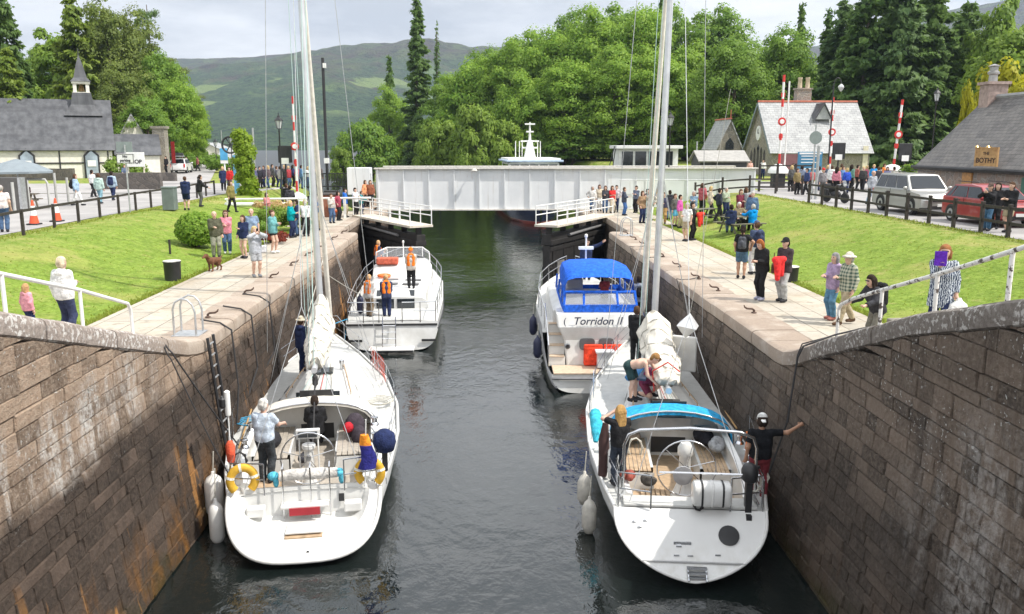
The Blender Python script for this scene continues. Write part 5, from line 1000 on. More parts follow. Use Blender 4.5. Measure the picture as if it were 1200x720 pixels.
for x,y in((-1.36,1.25),(-.62,1.25),(.66,1.25),(1.36,1.25)): m.tube([(x,y,2.6),(x*.97,y+.3,3.08)],.05,5)
for s in(-1,1):
    m.tube([(s*1.36,1.3,2.66),(s*1.33,2.0,3.1)],.03,5)
    for y in(2.4,3.9,5.2): m.tube([(s*1.36,y,2.6),(s*1.33,y,3.12)],.045,5)
m.tube([(-1.3,1.55,3.04),(1.3,1.55,3.04)],.06,5); m.obj('canopy_frame',BLUE,c)
m=MB(); m.add([(-1.36,1.25,2.66),(1.36,1.25,2.66),(1.3,1.55,3.05),(-1.3,1.55,3.05)],[(0,1,2,3)])
for s in(-1,1): m.add([(s*1.36,1.25,2.66),(s*1.36,5.25,2.66),(s*1.3,5.25,3.1),(s*1.3,1.55,3.05)],[(0,1,2,3)])
m.obj('canopy_window',CLEAR,c); c.scale=(.89,1,1); c.location.x=.13; m=MB(); m.box((-.4,2.9,2.65),(1.2,.5,.5)).box((-.5,4.2,2.8),(.6,.6,.7)); m.obj('helm_seat',WHITE,t,bev=.06)
m=MB(); m.tube([(0,5.0,3.7),(0,5.0,4.5)],.035).box((0,5,4.12),(.55,.2,.1)).lathe([(.03,0),(.06,.03),(.06,.12),(.01,.15)],(0,5,4.5),8); m.obj('radar_mast',WPAINT,t)
m=MB(); st=[2.2,3.6,5,6.5,8,9.5,10.8,11.5]
for s in(-1,1):
    q=[(s*max(.1,B(y)-.08),y,Hh(y)) for y in st]
    for p in q: m.tube([p,(p[0],p[1],p[2]+.7)],.018,6)
    m.tube([(p[0],p[1],p[2]+.7) for p in q],.02,6); m.tube([(p[0],p[1],p[2]+.38) for p in q],.012,6)
m.obj('guard_rail',STEEL,t)
m=MB()
for s in(-1,1):
    for y in(3.4,5.0): m.box((s*(B(y)*.985),y,1.15),(.06,.75,.25))
m.obj('hull_window',GLASS,t)
for i,(x,y,z) in enumerate(((-1.95,5.2,1.5),(-1.92,2.2,1.35))): atyacht(fender(('navy fender on the blue canopy cruiser, farther from its stern','navy fender on the blue canopy cruiser, nearer to its stern')[i],(0,0,0),.75,.15,FN,.5,'navy fenders on the right cruiser'),mq,x,y,z)
# ---- white ship beyond the bridge
t=thing('passenger_ship','white and blue ship with a radar mast lying beyond the bridge','ship',(5.7,84,WZ),R(4)); L=24
fn=hull_fn(L,[(0,.12),(.06,1.1),(.15,2.3),(.3,3.1),(1,3.1)],[(0,3.6),(.3,2.9),(1,2.8)],[(0,.3),(.1,-.6),(1,-.6)],-.8,0,[(0,1),(.3,.7),(1,.5)]); build_hull(t,L,fn,m_hull('ship_hull',(.3,.04,.03),(.01,.015,.05),.35,(.36,3.0)))
B,Hh,K,ring=fn; ys=np.linspace(0,L*.98,24); m=MB(); m.loft([[(-B(y),y,Hh(y)),(B(y),y,Hh(y))] for y in ys],False,False); m.obj('deck',DECKM,t); cabin(t,[(5,2.5,2.4,2.8,4.9),(22,2.8,2.7,2.8,4.9)],WPAINT,'saloon'); cabin(t,[(6,2.6,2.6,4.9,6.1),(14,2.6,2.6,4.9,6.1)],WPAINT,'wheelhouse'); MB().box((0,9.8,6.25),(6.0,9,.2)).obj('roof',mat('ship_roof_blue',(.4,.5,.65),.5),t,bev=.05); MB().box((0,9.8,6.44),(5.5,8.4,.18)).obj('roof_top',WPAINT,t)
m=MB()
for x in(-2,-1,0,1,2): m.box((x,5.97,5.6),(.85,.1,.55))
for s in(-1,1): m.box((s*2.63,10,5.6),(.06,6,.55))
m.obj('window',GLASS,t); m=MB(); m.loft([[(-.6,9.2,6.5),(.6,9.2,6.5),(.6,10.4,6.5),(-.6,10.4,6.5)],[(-.22,9.5,8.4),(.22,9.5,8.4),(.22,10.1,8.4),(-.22,10.1,8.4)]]); m.tube([(0,9.8,8.4),(0,9.8,10.3)],[.16,.07])
for w,z in((.55,10.1),(.4,9.3),(1.0,8.3),(.8,7.6)): m.box((0,9.7,z),(w*2,.14,.16))
for x in(-1.9,-1.4,1.4,1.9,-2.6): m.tube([(x*.6,9.7,6.5),(x*.6,9.7,8.3)],.05)
m.obj('radar_mast',WPAINT,t)
# ================================================================ trees and plants
def m_leaf(name,a,b,tr=.45,ov=.42):
    m=bpy.data.materials.new(name); m.use_nodes=True; t=m.node_tree; t.nodes.clear(); o=nn(t,'ShaderNodeOutputMaterial'); at=nn(t,'ShaderNodeAttribute',attribute_name='tone').outputs['Fac']; oi=nn(t,'ShaderNodeObjectInfo').outputs['Random']
    c=mix(t,at,a,b); c=mix(t,math_(t,'MULTIPLY',oi,ov),c,tuple(x*y for x,y in zip(b,(.6,.62,.7)))); c2=mix(t,.5,c,b)
    d=nn(t,'ShaderNodeBsdfPrincipled'); d.inputs['Roughness'].default_value=.55; d.inputs['Specular IOR Level'].default_value=.25; wire(t,c,d.inputs['Base Color']); s=nn(t,'ShaderNodeBsdfTranslucent'); wire(t,c2,s.inputs[0])
    x=nn(t,'ShaderNodeMixShader'); x.inputs[0].default_value=tr; wire(t,d.outputs[0],x.inputs[1]); wire(t,s.outputs[0],x.inputs[2]); wire(t,x.outputs[0],o.inputs[0]); return m
LIME=m_leaf('lime_leaves',(.12,.25,.024),(.39,.55,.08)); DEEP=m_leaf('oak_leaves',(.09,.195,.026),(.3,.45,.07)); CON=m_leaf('dark_needles',(.06,.13,.03),(.2,.31,.07),.4); CONB=m_leaf('bluish_needles',(.06,.125,.04),(.19,.29,.08),.4); THU=m_leaf('golden_green_sprays',(.11,.18,.018),(.29,.37,.05),.35); BRI=m_leaf('yellow_leaves',(.3,.3,.015),(.5,.48,.03)); PALE=m_leaf('willow_leaves',(.12,.22,.026),(.31,.43,.07)); PINE=m_leaf('pine_needles',(.09,.14,.024),(.24,.29,.06),.35); IVY=m_leaf('bright_ivy',(.16,.27,.015),(.36,.48,.04)); FLO=m_leaf('peach_flowers',(.45,.3,.12),(.65,.5,.25)); REDL=m_leaf('red_shrub_leaves',(.16,.03,.02),(.3,.06,.03))
BARK=mat('bark',(.09,.07,.052),.9,var=.35,sc=6,bst=.6,bsc=14)
def leaves(C,Rr,n,size,up=.35,shell=(.55,1.0),flat=1.0):
    "leaf faces spread through clumps C (k,3) with radii Rr (k,3)"
    k=len(C); i=nr.integers(0,k,n); d=nr.normal(size=(n,3)); d/=np.linalg.norm(d,axis=1)[:,None]; d[:,2]=np.where(d[:,2]<-.25,-d[:,2]*.6,d[:,2])
    rr=nr.uniform(*shell,size=(n,1)); P=C[i]+d*Rr[i]*rr
    N=d*1.0+np.array([0,0,up])+nr.normal(size=(n,3))*.36; N/=np.linalg.norm(N,axis=1)[:,None]; N*=np.where((N*d).sum(1)<0,-1,1)[:,None]
    A=np.cross(N,nr.normal(size=(n,3))); A/=np.linalg.norm(A,axis=1)[:,None]; B=np.cross(N,A); s=size*nr.uniform(.6,1.3,size=(n,1))
    A=A*s*.5; B=B*s*.5*flat; drop=N*s*.12
    v=np.stack([P-A-B*.4,P-B*1.0+drop*0,P+A-B*.1-drop,P+B*1.0],1).reshape(-1,3); q=np.arange(4*n).reshape(n,4); c0=C.mean(0); o=P-c0; o/=np.abs(o).max(0)+.01; cn=d*.75+o*.55+N*.3+np.array([0,0,.12]); cn/=np.linalg.norm(cn,axis=1)[:,None]; return v,q,cn
def crown(name,v,q,m,cn=None):
    me=npmesh(name,v,q,m,False); a=me.attributes.new('tone','FLOAT','FACE'); n=len(q); g=nr.random(n)*.75
    # patches of older and fresher growth
    P=v.reshape(-1,4,3).mean(1); g=g+.5*(vnoise(P[:,0]+P[:,2]*.6,P[:,1]+P[:,2],11,2.2)); a.data.foreach_set('value',np.clip(g,0,1).astype(np.float32))
    if cn is not None: me.polygons.foreach_set('use_smooth',np.ones(n,bool)); me.normals_split_custom_set(np.repeat(cn,4,0).tolist())
    return me
def trunkmesh(h,r,limbs=5,w=3,lo=.35,lean=0):
    mb=MB(); p=[(lean*h*f*.1+.06*h*math.sin(f*3)*.2,.0,h*f) for f in np.linspace(0,1,7)]; mb.tube([(0,0,-.6)]+p[1:],[r*(1.25-f*1.05) for f in np.linspace(0,1,7)],8)
    for k in range(limbs):
        f=lo+(.9-lo)*k/max(1,limbs-1); a=k*2.4+rnd.random(); q=[Vector((p[3][0]*f,0,h*f))]; L=w*(1.1-f)*.9
        for j in range(1,5): q.append(Vector((math.cos(a)*L*j/4,math.sin(a)*L*j/4,h*f+L*.5*(j/4)**.8+rnd.uniform(-.1,.1))))
        mb.tube(q,[r*.42*(1-.19*j)*(1.1-f*.6) for j in range(5)],6)
    me=bpy.data.meshes.new('trunk'); me.from_pydata(mb.v,[],mb.f); me.materials.append(BARK); me.polygons.foreach_set('use_smooth',[True]*len(me.polygons)); return me
def fib(n):
    i=np.arange(n)+.5; z=1-2*i/n; a=PI*(1+5**.5)*i; r=np.sqrt(1-z*z); return np.stack([r*np.cos(a),r*np.sin(a),z],1)
def decid(h,w,m,n=34000,k=120,size=.29,base=-.04,seed=0):
    d=fib(k)+nr.normal(size=(k,3))*.16; rad=nr.uniform(.62,1.0,size=(k,1)); d[:,2]=np.clip(d[:,2],-.92,1.05); zc=h*(.5+base/2); rz=h*(1-base)/2
    tap=1-.28*np.clip(d[:,2:3],0,1); C=d*rad*np.array([w/2,w/2,rz])*np.concatenate([tap,tap,np.ones_like(tap)],1)*.86+np.array([0,0,zc]); cr_=nr.uniform(.09,.165,size=(k,1))*w; Rr=np.concatenate([cr_,cr_,cr_*.95],1)
    v,q,cn=leaves(C,Rr,n,size,.4); return crown('crown',v,q,m,cn),trunkmesh(h*.8,.028*h*.6+.1,7,w*.45,.2+base*.5)
def spire(h,w,m,n=12000,size=.4,droop=.25,pw=.85,base=.06,gap=0,up=.3,noi=.25):
    nb=int(h*13); t=nr.random(nb)**1.25; t=base+(1-base)*t; a=nr.random(nb)*2*PI; L=w/2*np.clip((1-t),0.015,1)**pw*nr.uniform(1-noi*1.6,1+noi*.4,nb); i=nr.integers(0,nb,n); pr=L[i]/L.sum(); i=nr.choice(nb,n,p=L/L.sum()); f=nr.uniform(.12,1.02,n)**.75
    r=L[i]*f; z=t[i]*h+h*.01-droop*r*f+ (r*.12)*(f>.8); sp=.09*w*(.35+.65*(1-f))*.55
    P=np.stack([np.cos(a[i])*r,np.sin(a[i])*r,z],1)+nr.normal(size=(n,3))*np.stack([sp,sp,sp*.45],1)
    out_=np.stack([np.cos(a[i]),np.sin(a[i]),np.zeros(n)],1); N=out_*.45+np.array([0,0,up+.35])+nr.normal(size=(n,3))*.4; N/=np.linalg.norm(N,axis=1)[:,None]; A=out_-N*(out_*N).sum(1)[:,None]; A/=np.linalg.norm(A,axis=1)[:,None]; B=np.cross(N,A); s=size*nr.uniform(.6,1.3,size=(n,1)); A=A*s*.75;B=B*s*.33
    v=np.stack([P-A,P-B,P+A-N*s*.15,P+B],1).reshape(-1,3); cn=out_*.8+N*.45+np.array([0,0,.3]); cn/=np.linalg.norm(cn,axis=1)[:,None]; return crown('crown',v,np.arange(4*n).reshape(n,4),m,cn),trunkmesh(h*.93,.016*h+.06,0)
def pine(h,w,m,n=16000):
    C=[];Rr=[]
    for k in range(74): t=.2+.8*nr.random(); a=nr.random()*2*PI; r=w/2*nr.uniform(.2,1)*(1-.55*max(0,t-.6)/.4); C.append((math.cos(a)*r,math.sin(a)*r,h*t*.97)); x=w*nr.uniform(.1,.19); Rr.append((x,x,x*.42))
    v,q,cn=leaves(np.array(C),np.array(Rr),n,.34,.55,(.2,1),.6); return crown('crown',v,q,m,cn),trunkmesh(h*.95,.02*h+.08,9,w*.5,.4)
def planted(name,lab,cat,pm,x,y,s=1,rz=0,group=None,z=None,sz=None):
    t=thing(name,lab,cat,(x,y,(gzf(x,y) if z is None else z)-.15),rz,group); t.scale=(s,s,sz or s)
    c=link('crown',pm[0],t); 
    if pm[1]: link('trunk',pm[1],t)
    return t
D1=decid(18,13,LIME); D2=decid(17,12,LIME,34000,130,seed=2); D3=decid(15,12,DEEP,32000,110,.29); D4=decid(19,11,DEEP,34000,120,.29); BU=decid(8,10,PALE,11000,44,.34,.02); BD=decid(8,10,DEEP,11000,44,.34,.02); S1=spire(30,9.5,CON,24000,.5,.22,.8); S2=spire(14,6,CON,8000,.42,.25,.9); T1=spire(22,12,CON,34000,.55,.12,.55,.02,up=.1,noi=.2); T2=spire(19,11,CONB,30000,.5,.14,.6,.02,noi=.22); T3=spire(18,10,THU,30000,.46,.15,.62,.02,noi=.22); PD=decid(20,13,PINE,26000,110); PN=pine(20,11,PINE,24000); PN2=pine(19,10,CONB,9000); YB=decid(7,7.5,BRI,9000,40,.3,.03); GB=decid(13,11,PALE,13000,50,.4,.1)
def T(name,lab,pm,px,Y,top,h0,w=None,group=None,zoff=0,w0=10):
    p=aty(px,top,Y); z=gzf(p.x,Y)+zoff-.15; s=(p.z-z)/h0*(1.03 if 'conifer' in name else 1.1); sx=(w*Y/1000/w0) if w else s
    t=planted(name,lab,'tree',pm,p.x,Y,sx,rnd.random()*6.28,group,z+.15,s); return t
g='broadleaf trees massed on the far canal bank'
T('broadleaf_tree','round light green tree at the left end of the far bank wood',D2,456,172,108,17,62,g,w0=12)
for i,(px,Y,top,w,pm,h,w0,lab) in enumerate((
 (548,150,74,95,D1,18,13,'slope topped lime tree first right of the tall spire conifer'),
 (598,146,58,92,D2,17,12,'lime tree above the pale bank bushes'),
 (646,142,36,98,D1,18,13,'tall lime tree above the ship mast'),
 (698,138,18,105,D2,17,12,'tallest lime tree left of the right yacht mast'),
 (752,136,12,104,D1,18,13,'lime tree directly behind the right yacht mast'),
 (806,132,58,86,D2,17,12,'yellowish lime tree just right of the right yacht mast'),
 (620,158,44,90,D4,19,11,'darker tree standing behind the lime trees over the ship'),
 (672,160,26,95,D3,15,12,'dark oak showing between the two tallest lime trees'),
 (728,158,14,95,D4,19,11,'dark tree behind the lime tree left of the mast'),
 (780,155,18,92,D3,15,12,'dark oak behind the right yacht mast top'),
 (843,150,14,105,D4,19,11,'big dark green round crowned tree right of the mast, on the skyline'),
 (572,162,66,80,D3,15,12,'dark oak behind the first lime trees by the spire'),
 (862,118,56,108,D3,15,12,'rounded olive tree behind the cottage clock gable'),
 (925,122,44,100,D3,15,12,'olive green tree behind the cottage chimney'),
 (895,140,60,80,D4,19,11,'tree filling the gap behind the two olive trees'),(524,160,96,80,D4,19,11,'dark tree right beside the tall spire conifer'),(612,132,92,88,D2,17,12,'low fresh green tree behind the ship wheelhouse'),(664,130,72,96,D1,18,13,'broad lime tree right of the ship mast'),(722,128,60,96,D2,17,12,'lime tree low in front of the tallest ones'),(778,126,66,90,D1,18,13,'fresh green tree low behind the control cabin'),(826,126,84,80,D2,17,12,'light green tree behind the timber hut'))):
    T('broadleaf_tree',lab,pm,px,Y,top,h,w,g,w0=w0)
T('conifer_tree','very tall narrow spire conifer on the far bank',S1,488,165,-2,30,58,w0=9.5); T('conifer_tree','small dark conifer left of the tall spire conifer',S2,456,185,72,14,36,w0=6); T('bare_tree','thin grey half bare conifer right of the tall spire',spire(22,5,CONB,1500,.4,.1,.9,.3),512,176,42,22,26,w0=5)
T('conifer_tree','distant conifer tip above the right yacht mast trees',S2,775,168,2,14,30,w0=6)
for px,Y,top,w,lab in((514,128,150,70,'pale green bank bush nearest the tall spire conifer'),(558,124,134,78,'pale green bank bush in the middle, tallest of three'),(594,126,150,64,'pale green bank bush nearest the ship')): T('bank_bush',lab,BU,px,Y,top,8,w,'pale bushes on the far bank',w0=10)
T('bank_bush','dark green rounded bush at the tip of the far bank',BD,426,150,146,8,76,w0=10); T('bank_bush','small yellowish shrub at the foot of the dark bank bush',BU,402,146,178,8,40,w0=10)
for i,(px,w) in enumerate(((628,70),(672,84),(718,84),(764,84),(810,80),(852,60))): T('hedge_shrub','dark hedge shrub under the lime trees, %s from the left'%('first','second','third','fourth','fifth','sixth')[i],BD,px,128,158,8,w,'dark hedge shrubs under the lime trees',w0=10)
g='dark conifers behind the car park'
for px,Y,top,w,pm,h,w0,lab in((940,128,12,46,S2,14,6,'slender conifer standing alone on the skyline over the cottage'),(972,120,18,56,S2,14,6,'conifer just left of the overhanging street lamp'),(990,112,8,80,T2,19,10,'conifer rising behind the cottage roof right end'),(1022,106,-16,96,T1,22,11,'broad dark conifer right of the overhanging lamp'),(1062,104,-34,110,T2,19,10,'tall bluish conifer behind the leaning barrier pole'),(1100,106,-20,90,T1,22,11,'dark conifer behind the lantern by the bothy'),(1135,112,14,88,T1,22,11,'conifer showing above the bothy chimney'),(1046,116,0,70,T1,22,11,'dark conifer filling the gap over the stone wall'),(1005,122,20,70,T1,22,11,'shadowed conifer deep behind the cottage end')): T('conifer_tree',lab,pm,px,Y,top,h,w,g,w0=w0)
T('broadleaf_tree','light green tree at the right edge above the bothy roof',GB,1188,86,42,13,130,w0=11); T('broadleaf_tree','green tree at the right edge on the skyline',GB,1172,104,12,13,90,w0=11); T('yellow_shrub','bright yellow leaved tree behind the bothy chimney',YB,1186,60,82,7,100,w0=7.5); T('yellow_shrub','small yellow sprig left of the bothy chimney',YB,1136,59,106,7,24,w0=7.5)
T('conifer_tree','dark topped conifer cut by the left edge of the photo',T1,2,98,4,22,64,w0=11); T('golden_conifer','golden green conifer at the left edge beside the chapel roof',T3,8,90,64,18,66,w0=10); T('broadleaf_tree','grey green tree low behind the chapel ridge',D4,48,128,64,19,80,w0=11)
for px,Y,top,w,pm,h,w0,lab in((84,112,16,84,T3,18,10,'tall golden thuja behind the chapel ridge'),(122,116,8,92,PD,20,13,'big spreading pine behind the bell turret'),(150,122,30,95,PD,20,13,'second pine right of the bell turret'),(172,130,14,46,PN2,19,10,'thin dark pine on the skyline right of the turret'),(186,116,72,80,D3,15,12,'dense olive tree sloping down to the lane'),(205,108,96,66,D1,18,13,'light green tree over the parked white car'),(222,112,116,44,D3,15,12,'last dark tree at the right end of the left wood'),(140,104,84,80,PD,20,13,'lower pine behind the annex roof'),(170,100,120,70,D3,15,12,'low tree behind the stone pillar'),(110,124,30,70,T3,18,10,'thuja between the turret and the first pine'),(200,128,76,60,PN,20,11,'pine high on the slope behind the light green tree'),(58,122,46,84,GB,13,11,'grey green tree left of the golden thuja'),(100,120,60,80,GB,13,11,'olive tree directly behind the bell turret'),(130,126,40,80,T3,18,10,'dark thuja standing between the two pines'),(160,124,56,90,GB,13,11,'dense tree under the thin dark pine'),(190,122,96,80,D3,15,12,'broad tree behind the raised tailgate car')): T('broadleaf_tree' if pm in(D3,D1) else 'pine_tree' if pm in(PN,PN2,PD) else 'thuja_tree',lab,pm,px,Y,top,h,w,'trees behind the chapel',w0=w0)
# garden plants by the lock
def shrub(name,lab,cat,C,Rr,n,size,m,loc,shell=(.8,1),core=True,up=.1,stem=True):
    v,q,cn=leaves(np.array(C,float),np.array(Rr,float),n,size,up,shell); t=thing(name,lab,cat,loc); link('foliage',crown('foliage',v,q,m,cn),t); mb=MB(); h=max(c[2] for c in C)
    mb.tube([(0,0,-.2),(.02,.02,h*.5),(0,0,h)],[.09,.07,.03],6)
    for a in range(3): mb.tube([(0,0,h*.2),(.25*math.cos(a*2.1),.25*math.sin(a*2.1),h*.7)],[.04,.015],5)
    mb.obj('stem',BARK,t); return t
p=atz(232,291,.15); p.z=gzf(p.x,p.y); C=fib(60)*np.array([.62,.62,.55])+np.array([0,0,.68]); shrub('clipped_bush','clipped dark green dome bush on the left lawn','bush',C,np.full((60,3),.27),15000,.09,LIME,p)
p=Vector((aty(288,200,58).x,58,.45)); zs=np.linspace(.3,4.5,26); C=[(.12*math.sin(z*2)+rnd.uniform(-.35,.35)+(-.25 if z>3.6 else 0),rnd.uniform(-.3,.3),z) for z in zs for _ in range(3)]; shrub('ivy_column','tall bright green ivy column beside the gate railings','ivy column',C,np.full((len(C),3),.5),13000,.16,IVY,p,(.5,1))
for px,py,Y,w,h,m,n,lab,nm in((338,268,47,1.6,1.0,FLO,5000,'peach flowered shrub bed left of the kiosk post','flowering_shrub'),(316,256,50,1.5,.9,FLO,4000,'peach flowered shrub at the foot of the ivy column','flowering_shrub'),(322,278,43,1.0,1.2,PALE,5000,'yellow green shrub behind the couple on the quay','shrub'),(352,276,44,.8,1.1,PALE,4000,'yellow green shrub behind the woman in teal','shrub'),(318,292,38,.9,.55,REDL,2500,'low red leaved shrub by the quay edge','shrub'),(300,285,41,.8,.6,DEEP,2500,'low dark green shrub behind the pink jacket woman','shrub')):
    q=aty(px,py,Y); C=[(rnd.uniform(-w,w)*.7,rnd.uniform(-.5,.5),h*rnd.uniform(.3,.75)) for _ in range(14)]; shrub(nm,lab,'shrub',C,np.full((14,3),h*.42),n,.1,m,(q.x,Y,gzf(q.x,Y)),(.3,1))
for px,Y,lab in((246,112,'dark green shrub bordering the lane by the blue sign'),(225,104,'leafy shrub beside the lane below the trees'),(150,84,'green shrub behind the white shop sign'),(262,100,'bushy shrub at the lane end')): 
    q=aty(px,195,Y); C=[(rnd.uniform(-1.5,1.5),rnd.uniform(-1,1),rnd.uniform(.4,1.6)) for _ in range(16)]; shrub('shrub',lab,'shrub',C,np.full((16,3),.7),3000,.22,PALE if px==150 else DEEP,(q.x,Y,gzf(q.x,Y)),(.3,1))
p=Vector((23.4,46.6,1.1)); C=[(rnd.uniform(-.5,.5),rnd.uniform(-.4,.4),rnd.uniform(.3,1.9)) for _ in range(14)]; shrub('shrub','climbing shrub at the far corner of the bothy','shrub',C,np.full((14,3),.45),3500,.13,DEEP,p,(.3,1))
# lawn grass: tufts as stuff
def tufts(side,n):
    rr_=nr.random(n); x=np.where(rr_<.35,nr.uniform(9.7,17.4,n),np.where(rr_<.8,(9.75 if side>0 else 9.6)+np.abs(nr.normal(size=n))*.16-.05,(17.6 if side>0 else 16.9)+nr.normal(size=n)*.25)); y=17.5+38*nr.random(n)**1.3; X=x*side; Z=gz(X,y,side); P=np.stack([X,y,Z],1); h=nr.uniform(.02,.09,(n,1))*np.where(rr_<.35,.5,1)[:,None]; a=nr.random(n)*2*PI; A=np.stack([np.cos(a),np.sin(a),0*a],1)*.022; ln=nr.normal(size=(n,3))*.03; ln[:,2]=0; up=np.array([0,0,1.0])*h+ln
    v=np.stack([P-A,P+A,P+up+A*.25,P+up-A*.25],1).reshape(-1,3); me=crown('lawn_grass',v,np.arange(4*n).reshape(n,4),m_leaf('lawn_blades_%s'%('right' if side>0 else 'left'),(.21,.265,.03),(.35,.4,.075),.5,0)); tag(link('lawn_grass',me),'short lawn grass on the %s bank'%('right' if side>0 else 'left'),'grass',None,'stuff')
tufts(1,14000); tufts(-1,14000)
# ================================================================ people
def snets(Fd,org,h):
    ins=Fd<0; nx,ny,nz=Fd.shape; S=np.zeros((nx-1,ny-1,nz-1,3),np.float32); cnt=np.zeros((nx-1,ny-1,nz-1),np.float32)
    for ax in range(3):
        lo=[slice(None)]*3; hi=[slice(None)]*3; lo[ax]=slice(0,-1); hi[ax]=slice(1,None); a=Fd[tuple(lo)]; b=Fd[tuple(hi)]; cr_=(a<0)!=(b<0); t=np.where(cr_,a/np.where(cr_,a-b,1),0).astype(np.float32); o=[k for k in range(3) if k!=ax]
        for u in(0,1):
            for w in(0,1):
                sl=[slice(None)]*3; sl[o[0]]=slice(u,u-1 if u==0 else None); sl[o[1]]=slice(w,w-1 if w==0 else None); c=cr_[tuple(sl)]; cnt+=c; S[...,ax]+=np.where(c,t[tuple(sl)],0); S[...,o[0]]+=c*u; S[...,o[1]]+=c*w
    act=cnt>0; ids=np.full(act.shape,-1,np.int64); ids[act]=np.arange(act.sum()); g=np.argwhere(act); V=(g+S[act]/cnt[act][:,None])*h+org; Q=[]
    for ax in range(3):
        o=[(ax+1)%3,(ax+2)%3]; lo=[slice(None)]*3; hi=[slice(None)]*3; lo[ax]=slice(0,-1); hi[ax]=slice(1,None); a=ins[tuple(lo)]; b=ins[tuple(hi)]; e=np.argwhere(a!=b); e=e[(e[:,o[0]]>0)&(e[:,o[1]]>0)&(e[:,o[0]]<Fd.shape[o[0]]-1)&(e[:,o[1]]<Fd.shape[o[1]]-1)]
        if not len(e): continue
        def I(d0,d1): f=e.copy(); f[:,o[0]]-=d0; f[:,o[1]]-=d1; return ids[f[:,0],f[:,1],f[:,2]]
        q=np.stack([I(1,1),I(0,1),I(0,0),I(1,0)],1); fl=~a[e[:,0],e[:,1],e[:,2]]; q[fl]=q[fl][:,::-1]; Q.append(q)
    return V,np.concatenate(Q)
def sdf(prims,h):
    "prims: (a,b,r1,r2[,k[,cut]]) tapered capsules smoothly joined; cut flattens the b end"
    A=np.array([p[0] for p in prims],float); B=np.array([p[1] for p in prims],float); rm=np.array([max(p[2],p[3]) for p in prims])[:,None]
    lo=np.minimum(A-rm,B-rm).min(0)-2.5*h-.02; hi=np.maximum(A+rm,B+rm).max(0)+2.5*h+.02; n=np.ceil((hi-lo)/h).astype(int)+1
    Fd=np.full(n,9.,np.float32); ax=[lo[i]+h*np.arange(n[i]) for i in range(3)]
    for p,a,b in zip(prims,A,B):
        k=p[4] if len(p)>4 else .03; r=max(p[2],p[3])+k+2*h; l=np.maximum(0,np.floor((np.minimum(a,b)-r-lo)/h)).astype(int); u=np.minimum(n,np.ceil((np.maximum(a,b)+r-lo)/h).astype(int)+1); sl=tuple(slice(l[i],u[i]) for i in range(3))
        X=ax[0][sl[0]][:,None,None]-a[0]; Y=ax[1][sl[1]][None,:,None]-a[1]; Z=ax[2][sl[2]][None,None,:]-a[2]; ab=b-a; L2=max(ab@ab,1e-9); t=np.clip((X*ab[0]+Y*ab[1]+Z*ab[2])/L2,0,1)
        d=np.sqrt((X-t*ab[0])**2+(Y-t*ab[1])**2+(Z-t*ab[2])**2)-(p[2]+(p[3]-p[2])*t)
        if len(p)>5 and p[5]: u_=ab/math.sqrt(L2); d=np.maximum(d,(X*u_[0]+Y*u_[1]+Z*u_[2])-math.sqrt(L2))
        f=Fd[sl]; hh=np.clip(.5+.5*(f-d)/max(k,1e-4),0,1); Fd[sl]=np.where(f>8,d,f*(1-hh)+d*hh-k*hh*(1-hh))
    Fd[0]=9;Fd[-1]=9;Fd[:,0]=9;Fd[:,-1]=9;Fd[:,:,0]=9;Fd[:,:,-1]=9
    return snets(Fd,lo,h)
V3=lambda *a:np.array(a,float)
def ik(a,b,l1,l2,pole):
    d=b-a; L=np.linalg.norm(d); mx_=(l1+l2)*.995
    if L>mx_: b=a+d/L*mx_; d=b-a; L=mx_
    x=(l1*l1-l2*l2+L*L)/(2*L); y=math.sqrt(max(0,l1*l1-x*x)); u=d/L; p=pole-u*(pole@u); p/=max(1e-6,np.linalg.norm(p)); return a+u*x+p*y,b
ARMS={'down':(.07,-.04,-.52),'pocket':(.06,-.1,-.46),'hold':(-.10,-.27,-.24),'low':(-.08,-.2,-.42),'phone':(-.1,-.30,.02),'up':(-.1,-.28,.12),'hip':(.13,-.03,-.36),'fold':(-.22,-.19,-.2),'point':(.2,-.48,.05),'side':(.46,-.12,.22),'reach':(.1,-.45,-.15),'head':(-.02,-.12,.3),'back':(-.1,.2,-.4),'lap':(.0,-.34,-.36),'wheel':(.02,-.38,-.3),'rail':(.05,-.42,-.28),'fwdup':(.0,-.4,.2)}
SKIN=mat('skin',(.58,.37,.28),.55,var=.08,sc=12); SKIND=mat('tanned_skin',(.4,.22,.14),.55,var=.08,sc=12); EYE=mat('eye',(.03,.025,.02),.2); MOUTH=mat('lips',(.38,.13,.11),.5)
def qtube(pts,rr,n=6):
    mb=MB(); mb.tube(pts,rr,n); f=[x for x in mb.f if len(x)==4]; return np.array([tuple(v) for v in mb.v]),np.array(f)
def qell(c,rad,n=8,m=5):
    mb=MB(); mb.ell(c,rad,n,m); f=[x for x in mb.f if len(x)==4]; return np.array([tuple(v) for v in mb.v]),np.array(f)
